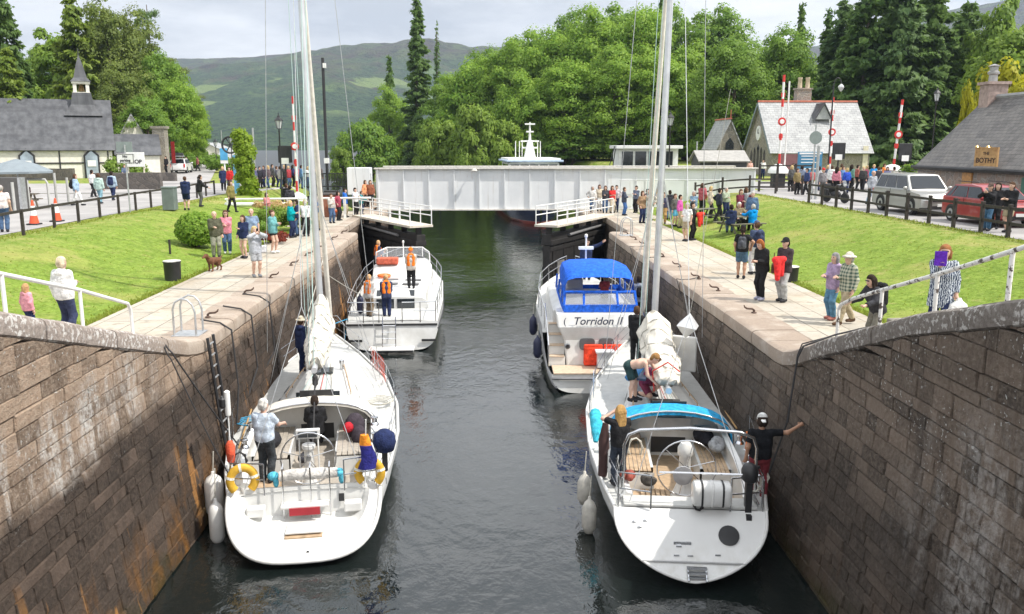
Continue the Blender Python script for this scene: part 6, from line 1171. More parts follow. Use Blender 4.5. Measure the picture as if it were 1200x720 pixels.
def person(lab,loc,face=0,pose='stand',arms=('down','down'),ht=1.72,top=((.1,.1,.12),1),bot=((.03,.04,.07),'long'),hair=((.08,.05,.03),'short'),hat=None,lean=0,skin=None,head=(0,0),vest=None,shoe=(.03,.03,.035),group=None,wide=1.0,fem=0,arm_abs=None,shades=0):
    d=max(10,math.hypot(loc[0],loc[1])); h=min(.034,max(.0135,d*.00072)); t=thing('person',lab,'person',loc,R(face),group); s=ht/1.75; SK=skin or SKIN
    sit=pose in('sit','crouch'); pz={'sit':.5,'crouch':.36,'kneel':.5}.get(pose,.9)
    hipw=.088; up=V3(0,-math.sin(R(lean)),math.cos(R(lean))); fw=V3(0,-math.cos(R(lean)),-math.sin(R(lean))); sx=V3(1,0,0)
    PEL=V3(0,.0,pz)+ (V3(0,.12*math.sin(R(lean)),0) if pose in('stand','walk','lean') else 0)
    T_=lambda x,f,z: PEL+sx*x*wide+fw*f+up*z
    sh=[T_(e*.175*(1-.07*fem),-.01,.50) for e in(-1,1)]; neck=T_(0,.0,.56); hy,hp=R(head[0]),R(head[1]); hu=up*math.cos(hp)+fw*math.sin(hp); hu=hu*.55+V3(0,0,.45); hu/=np.linalg.norm(hu); hf=fw*math.cos(hp)-up*math.sin(hp); hf=hf*.4+(V3(0,-math.cos(hp),-math.sin(hp)))*.6 if abs(lean)<60 else hf; hf=hf*math.cos(hy)+sx*math.sin(hy); hf-=hu*(hf@hu); hf/=np.linalg.norm(hf); hx=np.cross(hu,-hf); hx/=np.linalg.norm(hx)
    hc=neck+hu*.155+hf*.02; HD=lambda x,f,z: hc+hx*x+hf*f+hu*z
    hip=[PEL+sx*e*hipw for e in(-1,1)]; feet=[];knee=[]
    for k,e in enumerate((-1,1)):
        if pose=='walk': fo=V3(e*.075,-.24 if k else .26,.085 if k else .12)
        elif pose=='sit': fo=V3(e*.11,-.42,.085)
        elif pose=='crouch': fo=V3(e*.12,-.14 if k else .1,.09)
        elif pose=='kneel': fo=V3(e*.1,.38,.08)
        elif pose=='wide': fo=V3(e*.2,-.04*e,.085)
        else: fo=V3(e*.095,-.03*e,.085)
        kn,fo=ik(hip[k],fo,.42,.42,V3(e*.12,-1,.2)); knee.append(kn); feet.append(fo)
    elb=[];wr_=[];hd=[]
    for k,e in enumerate((-1,1)):
        a=ARMS[arms[k]] if isinstance(arms[k],str) else arms[k]; w=sh[k]+(sx*e*a[0]+ (fw*(-a[1])+up*a[2] if abs(lean)<35 else V3(0,a[1],a[2])))
        el,w=ik(sh[k],w,.29,.25,V3(e*(.9 if arms[k] in('hip','phone','up','head') else .35),.7,-.6)); elb.append(el); wr_.append(w); u=(w-el); hd.append(u/np.linalg.norm(u))
    # body
    body=[]; bd=lambda a,b,r1,r2,k=.04:body.append((a*s,b*s,r1*s,r2*s,k*s))
    bd(T_(-.06,0,.0),T_(.06,0,.0),.115,.115); bd(T_(-.055,0,.12),T_(.055,0,.12),.1,.1,.06); bd(T_(-.08,0,.3),T_(.08,0,.3),.115,.115,.08); bd(T_(-.12,-.01,.46),T_(.12,-.01,.46),.075,.075,.06); bd(T_(-.05,0,.1),T_(-.07,0,.35),.1,.1); bd(T_(.05,0,.1),T_(.07,0,.35),.1,.1); bd(neck-up*.05,hc-hu*.05,.058,.052,.03)
    bd(HD(0,-.012,.035),HD(0,.0,-.01),.092,.085,.02); bd(HD(0,.0,-.0),HD(0,.042,-.085),.075,.045,.03); bd(HD(0,.085,.005),HD(0,.108,-.028),.012,.018,.012)
    for e in(-1,1): bd(HD(e*.082,-.01,.02),HD(e*.085,-.012,-.03),.017,.012,.01)
    for k in(0,1):
        bd(hip[k],knee[k],.09,.058); bd(knee[k],knee[k]*.62+feet[k]*.38+V3(0,.014,0),.056,.056); bd(knee[k]*.62+feet[k]*.38+V3(0,.014,0),feet[k],.056,.036); td=V3(0,-1,0) if pose!='kneel' else V3(0,.3,-.9); bd(feet[k]+V3(0,.02,-.04),feet[k]+td*.15+V3(0,0,-.045),.038,.03)
        bd(sh[k],elb[k],.05,.04); bd(elb[k],wr_[k],.041,.028); bd(wr_[k],wr_[k]+hd[k]*.085,.028,.036,.02)
    Vs,Qs=[],[]; ms=[]; off=0
    def put(v,q,m):
        nonlocal off
        Vs.append(v); Qs.append(q+off); ms.append(np.full(len(q),m,np.int32)); off+=len(v)
    v,q=sdf(body,h); put(v,q,0)
    for k,e in enumerate((-1,1)):        # hands: four unequal curled fingers and a thumb
        w=wr_[k]+hd[k]*.085; u=hd[k]; n_=np.cross(u,sx*e); n_/=max(1e-6,np.linalg.norm(n_)); c=np.cross(n_,u)
        for j,(o,L) in enumerate(((-.03,.07),(-.01,.082),(.011,.076),(.03,.058))):
            b=w+c*o; p=[b-u*.02,b+u*L*.45+n_*.008,b+u*L*.8+n_*.03,b+u*L*.85+n_*.052]; vv,qq=qtube([x*s for x in p],[.0115*s,.0105*s,.0095*s,.006*s],5); put(vv,qq,0)
        b=wr_[k]+hd[k]*.03-c*.025; p=[b,b-c*.035+u*.03+n_*.012,b-c*.03+u*.07+n_*.03]; vv,qq=qtube([x*s for x in p],[.014*s,.0125*s,.008*s],5); put(vv,qq,0)
    for e in(-1,1): put(*qell(HD(e*.034,.076,.022)*s,(.014*s,.014*s,.01*s)),1)
    put(*qell(HD(0,.083,-.062)*s,(.026*s,.012*s,.007*s)),2)
    me=npmesh('body',np.concatenate(Vs),np.concatenate(Qs),[SK,EYE,MOUTH]); me.polygons.foreach_set('material_index',np.concatenate(ms)); link('body',me,t)
    def garment(name,pr,m,hh=None): v,q=sdf([(np.asarray(p[0])*s,np.asarray(p[1])*s,p[2]*s,p[3]*s,(p[4] if len(p)>4 else .04)*s)+tuple(p[5:]) for p in pr],hh or h); return link(name,npmesh(name,v,q,m),t)
    if top:
        col,sl=top[0],top[1]; kind=top[2] if len(top)>2 else ('jacket' if sl==2 else 'shirt'); i=.028 if kind in('jacket','hoodie','vest') else .018; m=col if isinstance(col,bpy.types.Material) else cm(col)
        lowz={'jacket':-.09,'hoodie':-.05,'dress':-.3,'coat':-.35}.get(kind,-.02); pr=[(T_(-.06,0,lowz+.1),T_(.06,0,lowz+.1),.115+i,.115+i),(T_(-.055,0,.13),T_(.055,0,.13),.1+i,.1+i,.06),(T_(-.08,0,.3),T_(.08,0,.3),.115+i,.115+i,.08),(T_(-.12,-.01,.46),T_(.12,-.01,.46),.075+i,.075+i,.06),(T_(-.06,0,.35),T_(-.066,0,lowz),.105+i,(.11 if lowz>-.2 else .145)+i,.05,1),(T_(.06,0,.35),T_(.066,0,lowz),.105+i,(.11 if lowz>-.2 else .145)+i,.05,1),(neck-up*.06,neck+hu*.0,.07+i*.4,.062+i*.3,.03,1)]
        if fem: pr+=[(T_(-.07,.07,.3),T_(.07,.07,.3),.065+i,.065+i,.05)]
        for k in(0,1):
            if sl>=1: 
                if sl==1: pr.append((sh[k],sh[k]*.3+elb[k]*.7,.054+i,.05+i,.03,1))
                else: pr+=[(sh[k],elb[k],.053+i,.045+i),(elb[k],wr_[k],.045+i,.034+i,.03,1)]
        garment('jacket' if kind in('jacket','hoodie','coat') else 'shirt' if kind!='dress' else 'dress',pr,m)
        if kind in('hoodie','jacket'): garment('collar',[(neck-fw*.09-up*.05-sx*.05,neck-fw*.09-up*.05+sx*.05,.055,.055),(neck-fw*.02+sx*.07,neck-fw*.08,.04,.045),(neck-fw*.02-sx*.07,neck-fw*.08,.04,.045)],m)
    if vest: garment('life_jacket',[(T_(-.09,.06,.1),T_(-.1,.05,.46),.1,.085),(T_(.09,.06,.1),T_(.1,.05,.46),.1,.085),(T_(-.08,-.06,.12),T_(-.1,-.06,.45),.1,.09),(T_(.08,-.06,.12),T_(.1,-.06,.45),.1,.09),(neck-fw*.08-sx*.06,neck-fw*.08+sx*.06,.06,.06)],vest)
    if bot:
        col,kind=bot; m=cm(col); i=.02 if kind!='tight' else .012; pr=[(T_(-.06,0,.0),T_(.06,0,.0),.116+i*.6,.116+i*.6),(T_(-.05,0,.02),T_(-.05,0,.12),.11+i*.4,.1+i*.5,.03,1),(T_(.05,0,.02),T_(.05,0,.12),.11+i*.4,.1+i*.5,.03,1)]
        for k in(0,1):
            if kind in('shorts','short'): f=.85 if kind=='shorts' else .45; pr.append((hip[k],hip[k]*(1-f)+knee[k]*f,.09+i,.072+i*1.1,.03,1))
            elif kind=='skirt': pr.append((hip[k],hip[k]*.15+knee[k]*.85-V3(0,0,0),.105,.13,.07,1))
            else: mid=knee[k]*.62+feet[k]*.38+V3(0,.014,0); pr+=[(hip[k],knee[k],.09+i,.062+i),(knee[k],mid,.062+i,.058+i),(mid,feet[k],.058+i,.042+i*1.4,.03,1)]
        garment({'shorts':'shorts','short':'shorts','skirt':'skirt'}.get(kind,'trousers'),pr,m)
    for k in(0,1): garment('shoe',[(feet[k]+V3(0,.035,-.04),feet[k]+V3(0,-.15,-.048),.047,.04),(feet[k]+V3(0,.02,-.01),feet[k]+V3(0,-.04,-.035),.045,.045)],cm(shoe),min(h,.022))
    if hair:
        col,kind=hair; m=cm(col); pr=[(HD(0,-.022,.052),HD(0,-.035,.02),.098,.094,.02)]+[(HD(e*.05,-.05,-.02),HD(e*.035,-.06,-.06),.055,.045,.02) for e in(-1,1)]
        if kind=='long': pr+=[(HD(e*.04,-.065,.0),HD(e*.055,-.085,-.27),.07,.05,.04) for e in(-1,0,1)]+[(HD(e*.085,-.0,.02),HD(e*.08,-.0,-.16),.03,.03,.03) for e in(-1,1)]
        if kind=='bob': pr+=[(HD(e*.075,-.02,.0),HD(e*.08,-.02,-.1),.045,.04,.03) for e in(-1,1)]+[(HD(0,-.06,0),HD(0,-.07,-.1),.08,.07,.03)]
        if kind=='bun': pr+=[(HD(0,-.1,.04),HD(0,-.13,.06),.05,.045,.02)]
        if kind=='tail': pr+=[(HD(0,-.1,.03),HD(0,-.14,-.02),.035,.035,.02),(HD(0,-.14,-.02),HD(0,-.13,-.24),.035,.018,.02)]
        if kind=='thin': pr=[(HD(0,-.03,.035),HD(0,-.045,.0),.093,.09,.02)]
        if kind!='none': garment('hair',pr,m,min(h,.024))
    if hat:
        m=cm(hat[0]); pr=[(HD(0,-.015,.07),HD(0,-.012,.06),.096,.1,.02)]
        if hat[1]=='cap': pr+=[(HD(e*.03,.07,.055),HD(e*.025,.17,.035),.022,.014,.02) for e in(-1,0,1)]
        elif hat[1]=='capback': pr+=[(HD(e*.03,-.08,.05),HD(e*.025,-.17,.03),.02,.014,.02) for e in(-1,0,1)]
        elif hat[1]=='brim': pr+=[(HD(.14*math.cos(a),.15*math.sin(a)-.01,.04),HD(.14*math.cos(a+.5),.15*math.sin(a+.5)-.01,.04),.018,.018,.02) for a in np.arange(0,6.2,.5)]+[(HD(.09*math.cos(a),.1*math.sin(a),.045),HD(.09*math.cos(a+.5),.1*math.sin(a+.5),.045),.03,.03,.02) for a in np.arange(0,6.2,.5)]
        garment('hat',pr,m,min(h,.02))
    if shades: garment('sunglasses',[(HD(-.05,.086,.022),HD(.05,.086,.022),.017,.017,.01)],cm((.015,.015,.018),'plastic'),.012)
    f=lambda x: Vector(loc)+Matrix.Rotation(R(face),3,'Z')@Vector(x*s)
    return dict(o=t,w=[f(w+u*.1) for w,u in zip(wr_,hd)],back=f(T_(0,-.2,.32)),hip=[f(T_(e*.22,0,.05)) for e in(-1,1)],front=f(T_(0,.25,.2)))
def ground(px,py,z=0):
    p=atz(px,py,0.03)
    if abs(p.x)<9.9 and 17<p.y<57: return Vector((p.x,p.y,.045))
    for _ in range(6): p=atz(px,py,z); z=gzf(p.x,p.y)
    return Vector((p.x,p.y,z+.03))
def bag(lab,loc,kind,col,rz=0,sc=1):
    m=cm(col); nm={'pack':'backpack','hand':'handbag','carrier':'carrier_bag','coat':'carried_jacket','tablet':'tablet','phone':'phone'}[kind]; t=None
    if kind=='pack':
        t=thing(nm,lab,'backpack',loc,rz); v,q=sdf([(V3(-.07,0,-.18),V3(-.06,0,.14),.1,.09),(V3(.07,0,-.18),V3(.06,0,.14),.1,.09),(V3(0,.07,-.12),V3(0,.07,.0),.09,.08)],.02); link('sack',npmesh('sack',v,q,m),t); MB().tube([(-.09,-.1,.16),(-.1,-.17,.2),(-.1,-.2,.1)],.02).tube([(.09,-.1,.16),(.1,-.17,.2),(.1,-.2,.1)],.02).obj('strap',m,t)
    elif kind=='hand':
        t=thing(nm,lab,'handbag',loc,rz); MB().box((0,0,-.12),(.34,.13,.24)).obj('body',m,t,bev=.03); MB().tube([(-.12,0,0),(-.1,0,.2),(0,0,.3),(.1,0,.2),(.12,0,0)],.012).obj('handle',m,t,smooth=60)
    elif kind=='carrier':
        mb=MB(); mb.loft([[(w*math.cos(a)*(1+.1*math.sin(a*3+z*9)),d*math.sin(a),z) for a in np.linspace(0,2*PI,17)[:-1]] for z,w,d in((-.38,.12,.05),(-.34,.17,.08),(-.2,.19,.1),(-.06,.16,.06),(0,.07,.03),(.06,.03,.02))]); t=tag(mb.obj(nm,m,smooth=60,loc=loc),lab,'bag')
    elif kind=='coat':
        v,q=sdf([(V3(-.12,0,0),V3(.1,0,.03),.1,.08),(V3(-.08,-.03,-.05),V3(-.06,-.05,-.5),.1,.07),(V3(.05,.02,-.05),V3(.07,0,-.4),.09,.06)],.02); t=tag(link(nm,npmesh(nm,v,q,m),None,loc),lab,'jacket'); t.rotation_euler=(0,0,rz)
    else:
        w,hh=(.2,.26) if kind=='tablet' else (.075,.15); t=thing(nm,lab,kind,loc,rz); MB().box((0,0,0),(w,.014,hh)).obj('case',m,t,bev=.006); MB().box((0,.0085,0),(w*.9,.003,hh*.9)).obj('screen',GLASS,t)
    if sc!=1 and t: t.scale=(sc,)*3
    return t
# ================================================================ fences, lamps, signs, vehicles
def fence(name,lab,pts,h,m,rails,side,gap=2.0,sq=.11,pale=0):
    t=thing(name,lab,'fence'); P=[]
    for a,b in zip(pts[:-1],pts[1:]):
        a=Vector((*a,0));b=Vector((*b,0)); n=max(1,round((b-a).length/gap)); P+=[a.lerp(b,k/n) for k in range(n)]
    P.append(Vector((*pts[-1],0)))
    for p in P: p.z=float(gz(p.x,p.y,side))
    for p in P: MB().box((p.x,p.y,p.z+h/2-.1),(sq,sq,h+.2)).obj('post',m,t,bev=.012)
    mb=MB()
    for a,b in zip(P[:-1],P[1:]):
        d=(b-a); 
        for z in rails:
            q=Vector((-d.y,d.x,0)).normalized()*.02; hh=Vector((0,0,.05)); A=a+Vector((0,0,z)); B=b+Vector((0,0,z)); mb.add([A-q-hh,A+q-hh,A+q+hh,A-q+hh,B-q-hh,B+q-hh,B+q+hh,B-q+hh],[(0,1,2,3),(7,6,5,4),(0,4,5,1),(1,5,6,2),(2,6,7,3),(3,7,4,0)])
    mb.obj('rails',m,t); return t
fence('timber_fence','dark brown post and single top rail fence along the left road',[(-16.4,28.6),(-16.9,34.2),(-17.6,48),(-18.2,58.8)],.95,WOODD,[.88],-1,2.35,.1)
fence('timber_fence','black two rail timber fence in front of the parked cars',[(17.85,22),(17.8,30),(17.7,46.2)],1.15,WOODD,[.5,1.0],1,1.75,.12)
fence('timber_fence','dark two rail fence beside the right barrier cabinet',[(20.8,55.6),(17.4,55.8),(13.9,56.1)],1.2,WOODD,[.45,.95],1,1.5,.12)
fence('timber_fence','short braced dark fence panel at the right end of the bridge',[(18.8,58.2),(22.6,58.6)],1.9,WOODD,[.6,1.75],1,1.3,.14)
t=thing('iron_railing','black iron bar railing at the left end of the bridge','railing'); m=MB(); x0,x1=-12.1,-9.1
for k in range(30): x=x0+(x1-x0)*k/29; m.tube([(x,58.4,.6),(x,58.4,2.45)],.022,5)
m.obj('bars',BLACK,t); m=MB()
for z in(.75,1.55,2.4): m.box(((x0+x1)/2,58.4,z),(x1-x0,.06,.07))
m.obj('rails',BLACK,t)
t=thing('swing_barrier','long white pipe barrier across the lawn on the left bank','barrier'); MB().tube([(-15.2,51,1.15),(-6.6,50.6,1.25)],.06,8).tube([(-15.2,51,.85),(-11.4,50.8,.85)],.13,8).obj('arm',WPAINT,t,smooth=50)
for x in(-15.0,-11.5,-8.2): MB().box((x,50.9,.55),(.14,.14,1.3)).obj('post',WPAINT,t)
fence('wire_fence','low wire and post surround by the dome bush',[(-11.9,32.6),(-9.9,36.5)],.55,WOODD,[],-1,4.4,.07); MB
def lampmesh(t,h,m,scroll=False):
    MB().lathe([(.16,0),(.15,.25),(.09,.3),(.085,1.1),(.1,1.15),(.055,1.25),(.045,h-.75),(.07,h-.72),(.04,h-.66),(.05,h-.55)],n=10).obj('column',m,t,smooth=40)
    mb=MB(); 
    for k in range(6): a=k*PI/3; mb.tube([(.13*math.cos(a),.13*math.sin(a),h-.55),(.24*math.cos(a),.24*math.sin(a),h-.05)],.014,5)
    mb.lathe([(.15,h-.58),(.14,h-.54)],n=6).lathe([(.28,h-.06),(.26,h),(.1,h+.16),(.08,h+.24),(.03,h+.28),(.025,h+.42),(.005,h+.45)],n=6); l=mb.obj('lantern',m,t); MB().lathe([(.12,h-.55),(.225,h-.06)],n=6).obj('lantern_glass',mat('lantern_glass',(.7,.72,.72),.25,alpha=.6),l)
def lamp(lab,px,Y,toppx,m=BLACK,loc=None):
    p=aty(px,toppx,Y); z=gzf(p.x,Y); t=thing('street_lamp',lab,'street lamp',(p.x,Y,z)); lampmesh(t,p.z-z-.4,m); return t
lamp('black street lamp with a lantern left of the left yacht mast',326,56,133); lamp('black street lamp with a lantern beside the bothy',1099,60,102,BLACK); lamp('slim black street lamp just behind the right yacht mast',786,57.5,130); lamp('distant lamp post left of the ivy column',270,96,157); lamp('distant lamp post beyond the blue sign, farthest left',252,105,162)
def pole(name,lab,cat,px,Y,top,r,m,extra=None):
    p=aty(px,top,Y); z=gzf(p.x,Y); t=thing(name,lab,cat,(p.x,Y,z)); MB().tube([(0,0,-.1),(0,0,p.z-z)],r,8).obj('pole',m,t,smooth=50); return t,p.z-z
t,h=pole('tall_pole','tall black pole with a small flood lamp behind the left mast','pole',378,59,68,.1,BLACK); MB().box((.12,-.1,h-.5),(.2,.2,.3)).obj('flood_lamp',WPAINT,t); MB().box((0,0,3.2),(.3,.3,.35)).obj('collar',WPAINT,t)
pole('grey_pole','plain grey pole at the lane end','pole',296,98,150,.11,GALV); pole('grey_pole','thin pale pole near the lane houses','pole',259,110,153,.07,GALV); pole('grey_pole','thin post beside the timber hut','pole',817,80,166,.07,GALV)
t,h=pole('arched_street_lamp','black street lamp with a curled arm and hanging lantern','street lamp',977,66,100,.06,BLACK); m=MB(); q=[(0,0,h-.1)]+[(.02+.28-.28*math.cos(a),0,h+.0+.55*math.sin(a)) for a in np.linspace(0,PI*.95,9)]; m.tube(q,.035,6); m.obj('arm',BLACK,t,smooth=60); MB().lathe([(.04,.45),(.2,.3),(.24,.18),(.1,-.05),(.03,-.12)],(.58,0,h-.35),8).obj('lantern',mat('lantern_grey',(.55,.56,.56),.3,.3),t)
WR=mat('barrier_white',(.78,.77,.75),.45); BR=mat('barrier_red',(.6,.035,.03),.45)
def barrier(lab,px,Y,top,basepy,lean=0,dome=True,disc=True):
    p=aty(px,top,Y); z=gzf(p.x,Y); t=thing('road_barrier',lab,'road barrier',(p.x,Y,z)); h=p.z-z; n=9; w=MB(); r=MB(); red=[(.1,.2),(.34,.41),(.5,.56),(.68,.76),(.93,1.0)]
    L=lambda f:Vector((lean*f,0,1.1+(h-1.1)*f)); 
    w.tube([L(0),L(1)],.085,8); a=w.obj('arm',WR,t,smooth=60)
    for f0,f1 in red: MB().tube([L(f0),L(f1)],.094,8).obj('red_band',BR,a,smooth=60)
    for f in(.38,.8): MB().box(L(f),(.26,.12,.3)).obj('arm_lamp',BR,a)
    if disc: MB().lathe([(.3,-.02),(.3,.02)],L(.53)+Vector((0,-.1,0)),16,Matrix.Rotation(PI/2,3,'X')).obj('disc_sign',BR,a); MB().lathe([(.17,-.02),(.17,.02)],L(.53)+Vector((0,-.13,0)),14,Matrix.Rotation(PI/2,3,'X')).obj('disc_centre',WR,a)
    MB().box((0,.1,.55),(.9,.7,1.1)).obj('cabinet',BLACK,t,bev=.03)
    if dome: MB().lathe([(.75,1.1),(.72,1.35),(.5,1.62),(.2,1.75),(.02,1.78)],(0,.1,0),14).obj('white_hood',WPAINT,t,smooth=60)
barrier('raised red and white barrier arm with a white hood right of the bridge',919,63,88,212,0); barrier('raised red and white barrier arm standing before the cottage roof',978,68,114,205,-.1,False); barrier('raised leaning red and white barrier arm between cottage and bothy',1053,62,117,208,.3,True); barrier('raised red and white barrier arm on the left bank by the mast',343,64,113,212,0,True)
t=thing('white_boom','plain white raised pole beside the right bridge barrier','barrier pole',(aty(925,100,63.4).x,63.4,1.15)); MB().tube([(0,0,0),(0,0,7.7)],.06,8).obj('pole',WR,t)
def wigwag(lab,px,Y,py,back=True):
    p=aty(px,py,Y); z=gzf(p.x,Y); t=thing('traffic_signal',lab,'traffic signal',(p.x,Y,z)); MB().tube([(0,0,0),(0,0,p.z-z)],.06,8).obj('pole',BLACK,t); m=MB(); m.box((0,0,p.z-z),(.95,.08,1.15)).box((0,.12,p.z-z+.1),(.5,.2,.7)); m.obj('backing_board',BLACK,t,bev=.03); MB().box((0,-.06,p.z-z-.45),(.5,.03,.4)).obj('white_plate',WPAINT,t)
wigwag('black traffic signal back in front of the cottage',983,62,177); wigwag('black traffic signal beside the leaning barrier pole',1061,60,178); wigwag('black traffic signal left of the left mast, behind the lamp',334,60,181)
t,h=pole('round_sign','grey back of a round road sign on a post right of the fence end','road sign',956.5,49.5,146,.05,GALV); m=MB(); m.lathe([(.37,-.015),(.37,.015)],(0,-.07,h-.75),24,Matrix.Rotation(PI/2,3,'X')); m.obj('disc',mat('sign_back_grey',(.22,.26,.25),.6),t); MB().tube([(.28,.1,-.1),(.28,.1,h-1.2)],.09,8).obj('second_post',GALV,t)
t=thing('information_board','blue and white information board before the cottage','information board',(aty(949,188,66).x,66,1.15)); MB().box((0,0,1.75),(1.9,.1,1.75)).obj('panel',mat('info_blue',(.05,.2,.34),.5),t,bev=.02)
for x in(-.8,.8): MB().box((x,.06,.8),(.1,.1,1.6)).obj('post',GALV,t)
m=MB()
for k in range(5): m.box((-.1-.1*(k%2),-.06,2.3-k*.24),(1.2-.2*(k%2),.01,.07))
m.box((0,-.056,2.5),(1.7,.012,.12)); m.obj('white_print',WPAINT,t)
t=thing('menu_board','dull red notice board left of the blue information board','notice board',(aty(932,190,70).x,70,1.15)); MB().box((0,0,1.6),(2.6,.1,1.6)).obj('panel',mat('maroon_panel',(.2,.09,.09),.6),t)
for x in(-1.1,1.1): MB().box((x,.06,.5),(.1,.1,1.0)).obj('post',GALV,t)
# left road furniture
p=ground(141,258); t=thing('no_parking_sign','white rectangular plate on a grey post behind the left fence','road sign',(-17.3,42.5,1.0)); MB().tube([(0,0,-.2),(0,0,3.3)],.04,8).obj('post',GALV,t); MB().box((0,-.06,2.65),(.82,.04,.46)).obj('plate',WPAINT,t,bev=.012); m=MB(); 
for z in(2.44,2.86): m.box((0,-.085,z),(.8,.01,.025))
for x in(-.395,.395): m.box((x,-.085,2.65),(.025,.01,.44))
m.obj('border',BLACK,t); text('No',.17,BLACK,t,facing(0,-.085,2.75),bold=.006); text('parking',.17,BLACK,t,facing(0,-.085,2.56),bold=.006); MB().box((-.05,.06,3.2),(.75,.04,.5)).obj('upper_plate',mat('sign_back_grey',(.3,.32,.33),.6),t)
q=aty(158,185,79); t=thing('shop_sign','white board lettered SHOP on two posts before the annex','sign',(q.x,79,gzf(q.x,79))); MB().box((0,0,2.0),(1.7,.1,1.3)).obj('board',WPAINT,t,bev=.02); text('THE',.36,BLACK,t,facing(-.35,-.06,2.33),bold=.012); text('SHOP',.48,BLACK,t,facing(0,-.06,1.8),bold=.015)
for x in(-.7,.7): MB().box((x,.1,.7),(.1,.1,1.6)).obj('post',mat('cream_paint',(.66,.6,.48),.7),t)
for px,Y,lab in((39,36.2,'orange and white traffic cone behind the left fence, nearer the photo edge'),(66,37.6,'orange and white traffic cone behind the left fence, next to the second post')):
    x=aty(px,250,Y).x; t=thing('traffic_cone',lab,'traffic cone',(x,Y,gzf(x,Y)+.03),0,'traffic cones on the left road'); MB().box((0,0,.03),(.46,.46,.06)).obj('foot',RUBBER,t,bev=.02); MB().lathe([(.19,.06),(.135,.38)],n=16).obj('skirt',ORANGE if 0 else mat('cone_red',(.75,.09,.03),.5),t,smooth=40); MB().lathe([(.135,.38),(.075,.78)],n=16).obj('sleeve',WPAINT,t,smooth=40); MB().lathe([(.075,.78),(.035,1.0),(.02,1.01)],n=16).obj('tip',mat('cone_red',(.75,.09,.03),.5),t,smooth=40)
GP=mat('grey_post',(.42,.42,.4),.6)
for i,(px,py,h) in enumerate(((18,251,1.5),(35,247,1.5),(67,241,1.75),(81,241,1.5))): 
    p=ground(px,py,1); tag(MB().tube([(0,0,0),(0,0,h)],.07,8).obj('wooden_bollard',GP,loc=p),'pale grey post at the cafe corner, %s from the left'%('first','second','third','fourth')[i],'post','pale posts at the cafe corner')
p=ground(46,245,1); tag(MB().tube([(-.55,0,0),(-.55,0,1.3),(-.45,0,1.5),(.45,0,1.5),(.55,0,1.3),(.55,0,0)],.06,8).obj('cycle_stand',GP,smooth=60,loc=p),'pale hoop shaped cycle stand at the cafe corner','cycle stand')
WGR=mat('weathered_table_wood',(.2,.17,.13),.85,var=.25,sc=7,bst=.3); WGN=mat('greenish_table_wood',(.12,.115,.075),.85,var=.25,sc=7,bst=.3)
def picnic(lab,loc,rz,m):
    t=thing('picnic_table',lab,'picnic table',loc,rz,'picnic tables')
    b=MB()
    for k in range(5): b.box((0,-.3+k*.15,.74),(1.8,.135,.045))
    b.obj('tabletop',m,t,bev=.008)
    for e in(-1,1):
        b=MB(); b.box((0,e*.7,.45),(1.8,.26,.045)); b.obj('bench_seat',m,t,bev=.008)
        b=MB()
        for s in(-1,1): b.tube([(e*.65,s*.62,0),(e*.65,s*.22,.72)],.05,4)
        b.box((e*.65,0,.4),(.06,1.6,.1)); b.obj('leg_frame',m,t)
picnic('greenish picnic table by the crowd, nearer the bridge',ground(822,262),R(30),WGN); picnic('picnic table where the blue jacketed people sit',ground(866,272),R(20),WGN); picnic('dark picnic table at the cafe under the parasol',ground(24,245,1),R(10),WGR)
p=ground(16,252,1); p=Vector((aty(20,200,46).x,46,1.0)); t=thing('parasol','pale grey square parasol over the cafe corner','parasol',p); MB().tube([(0,0,0),(0,0,2.5)],.04,8).obj('pole',GALV,t); m=MB(); n=4; m.loft([[(r*math.cos(a+PI/4),r*math.sin(a+PI/4),z) for a in np.linspace(0,2*PI,9)[:-1]] for r,z in((1.75,1.85),(1.75,1.95),(1.0,2.3),(.05,2.58))]); m.obj('canopy',mat('grey_canvas',(.2,.235,.26),.8,var=.08),t)
t=thing('gas_cabinet','tall dark steel heater cabinet under the parasol','cabinet',(aty(8,210,44).x,44,1.0)); MB().box((0,0,.85),(1.5,.9,1.7)).obj('body',mat('dark_steel_box',(.12,.115,.11),.45,.5),t,bev=.02); MB().box((.8,-.2,.85),(.12,.5,1.7)).obj('side_strip',GALV,t)
p=ground(200,247,.9); t=thing('litter_bin','grey green litter bin at the bend of the left fence','litter bin',p); MB().box((0,0,.55),(.6,.55,1.1)).box((0,0,1.13),(.66,.6,.08)).obj('body',mat('bin_grey_green',(.14,.17,.165),.5),t,bev=.03)
t=thing('litter_bin','dark bin by the bridge railing on the left','litter bin',(aty(387,215,57).x,57,.05)); MB().box((0,0,.65),(.8,.7,1.3)).obj('body',BLACK,t,bev=.03)
t=thing('brick_box','red brown box planter with a ring buoy near the left gate','planter',(aty(383,240,52.5).x,52.5,.05),R(12)); MB().box((0,0,.65),(1.3,2.0,1.3)).obj('body',mat('red_brown_boards',(.25,.1,.06),.75,var=.2,sc=7),t,bev=.02); MB().box((0,0,1.33),(1.4,2.1,.06)).obj('lid',WOODD,t)
t=tag(MB().tube([(.3*math.cos(a),0,.3*math.sin(a)) for a in np.linspace(0,2*PI,19)[:-1]],.075,8,True).obj('lifebuoy',mat('orange_lifebuoy',(.8,.16,.03),.6),smooth=60,loc=(aty(391,240,51.4).x,51.4,.7)),'orange ring lifebuoy hanging by the red brown box','lifebuoy')
p=aty(264,205,66); t=thing('blue_sign','small blue and white sign on a white post by the lane','sign',(p.x,66,1.0)); MB().tube([(0,0,0),(0,0,2.9)],.06,8).obj('post',WPAINT,t); MB().box((0,-.05,2.6),(.55,.05,.9)).obj('panel',mat('sign_blue',(.08,.35,.6),.5),t); MB().box((0,-.05,2.05),(.55,.05,.25)).obj('white_panel',WPAINT,t)
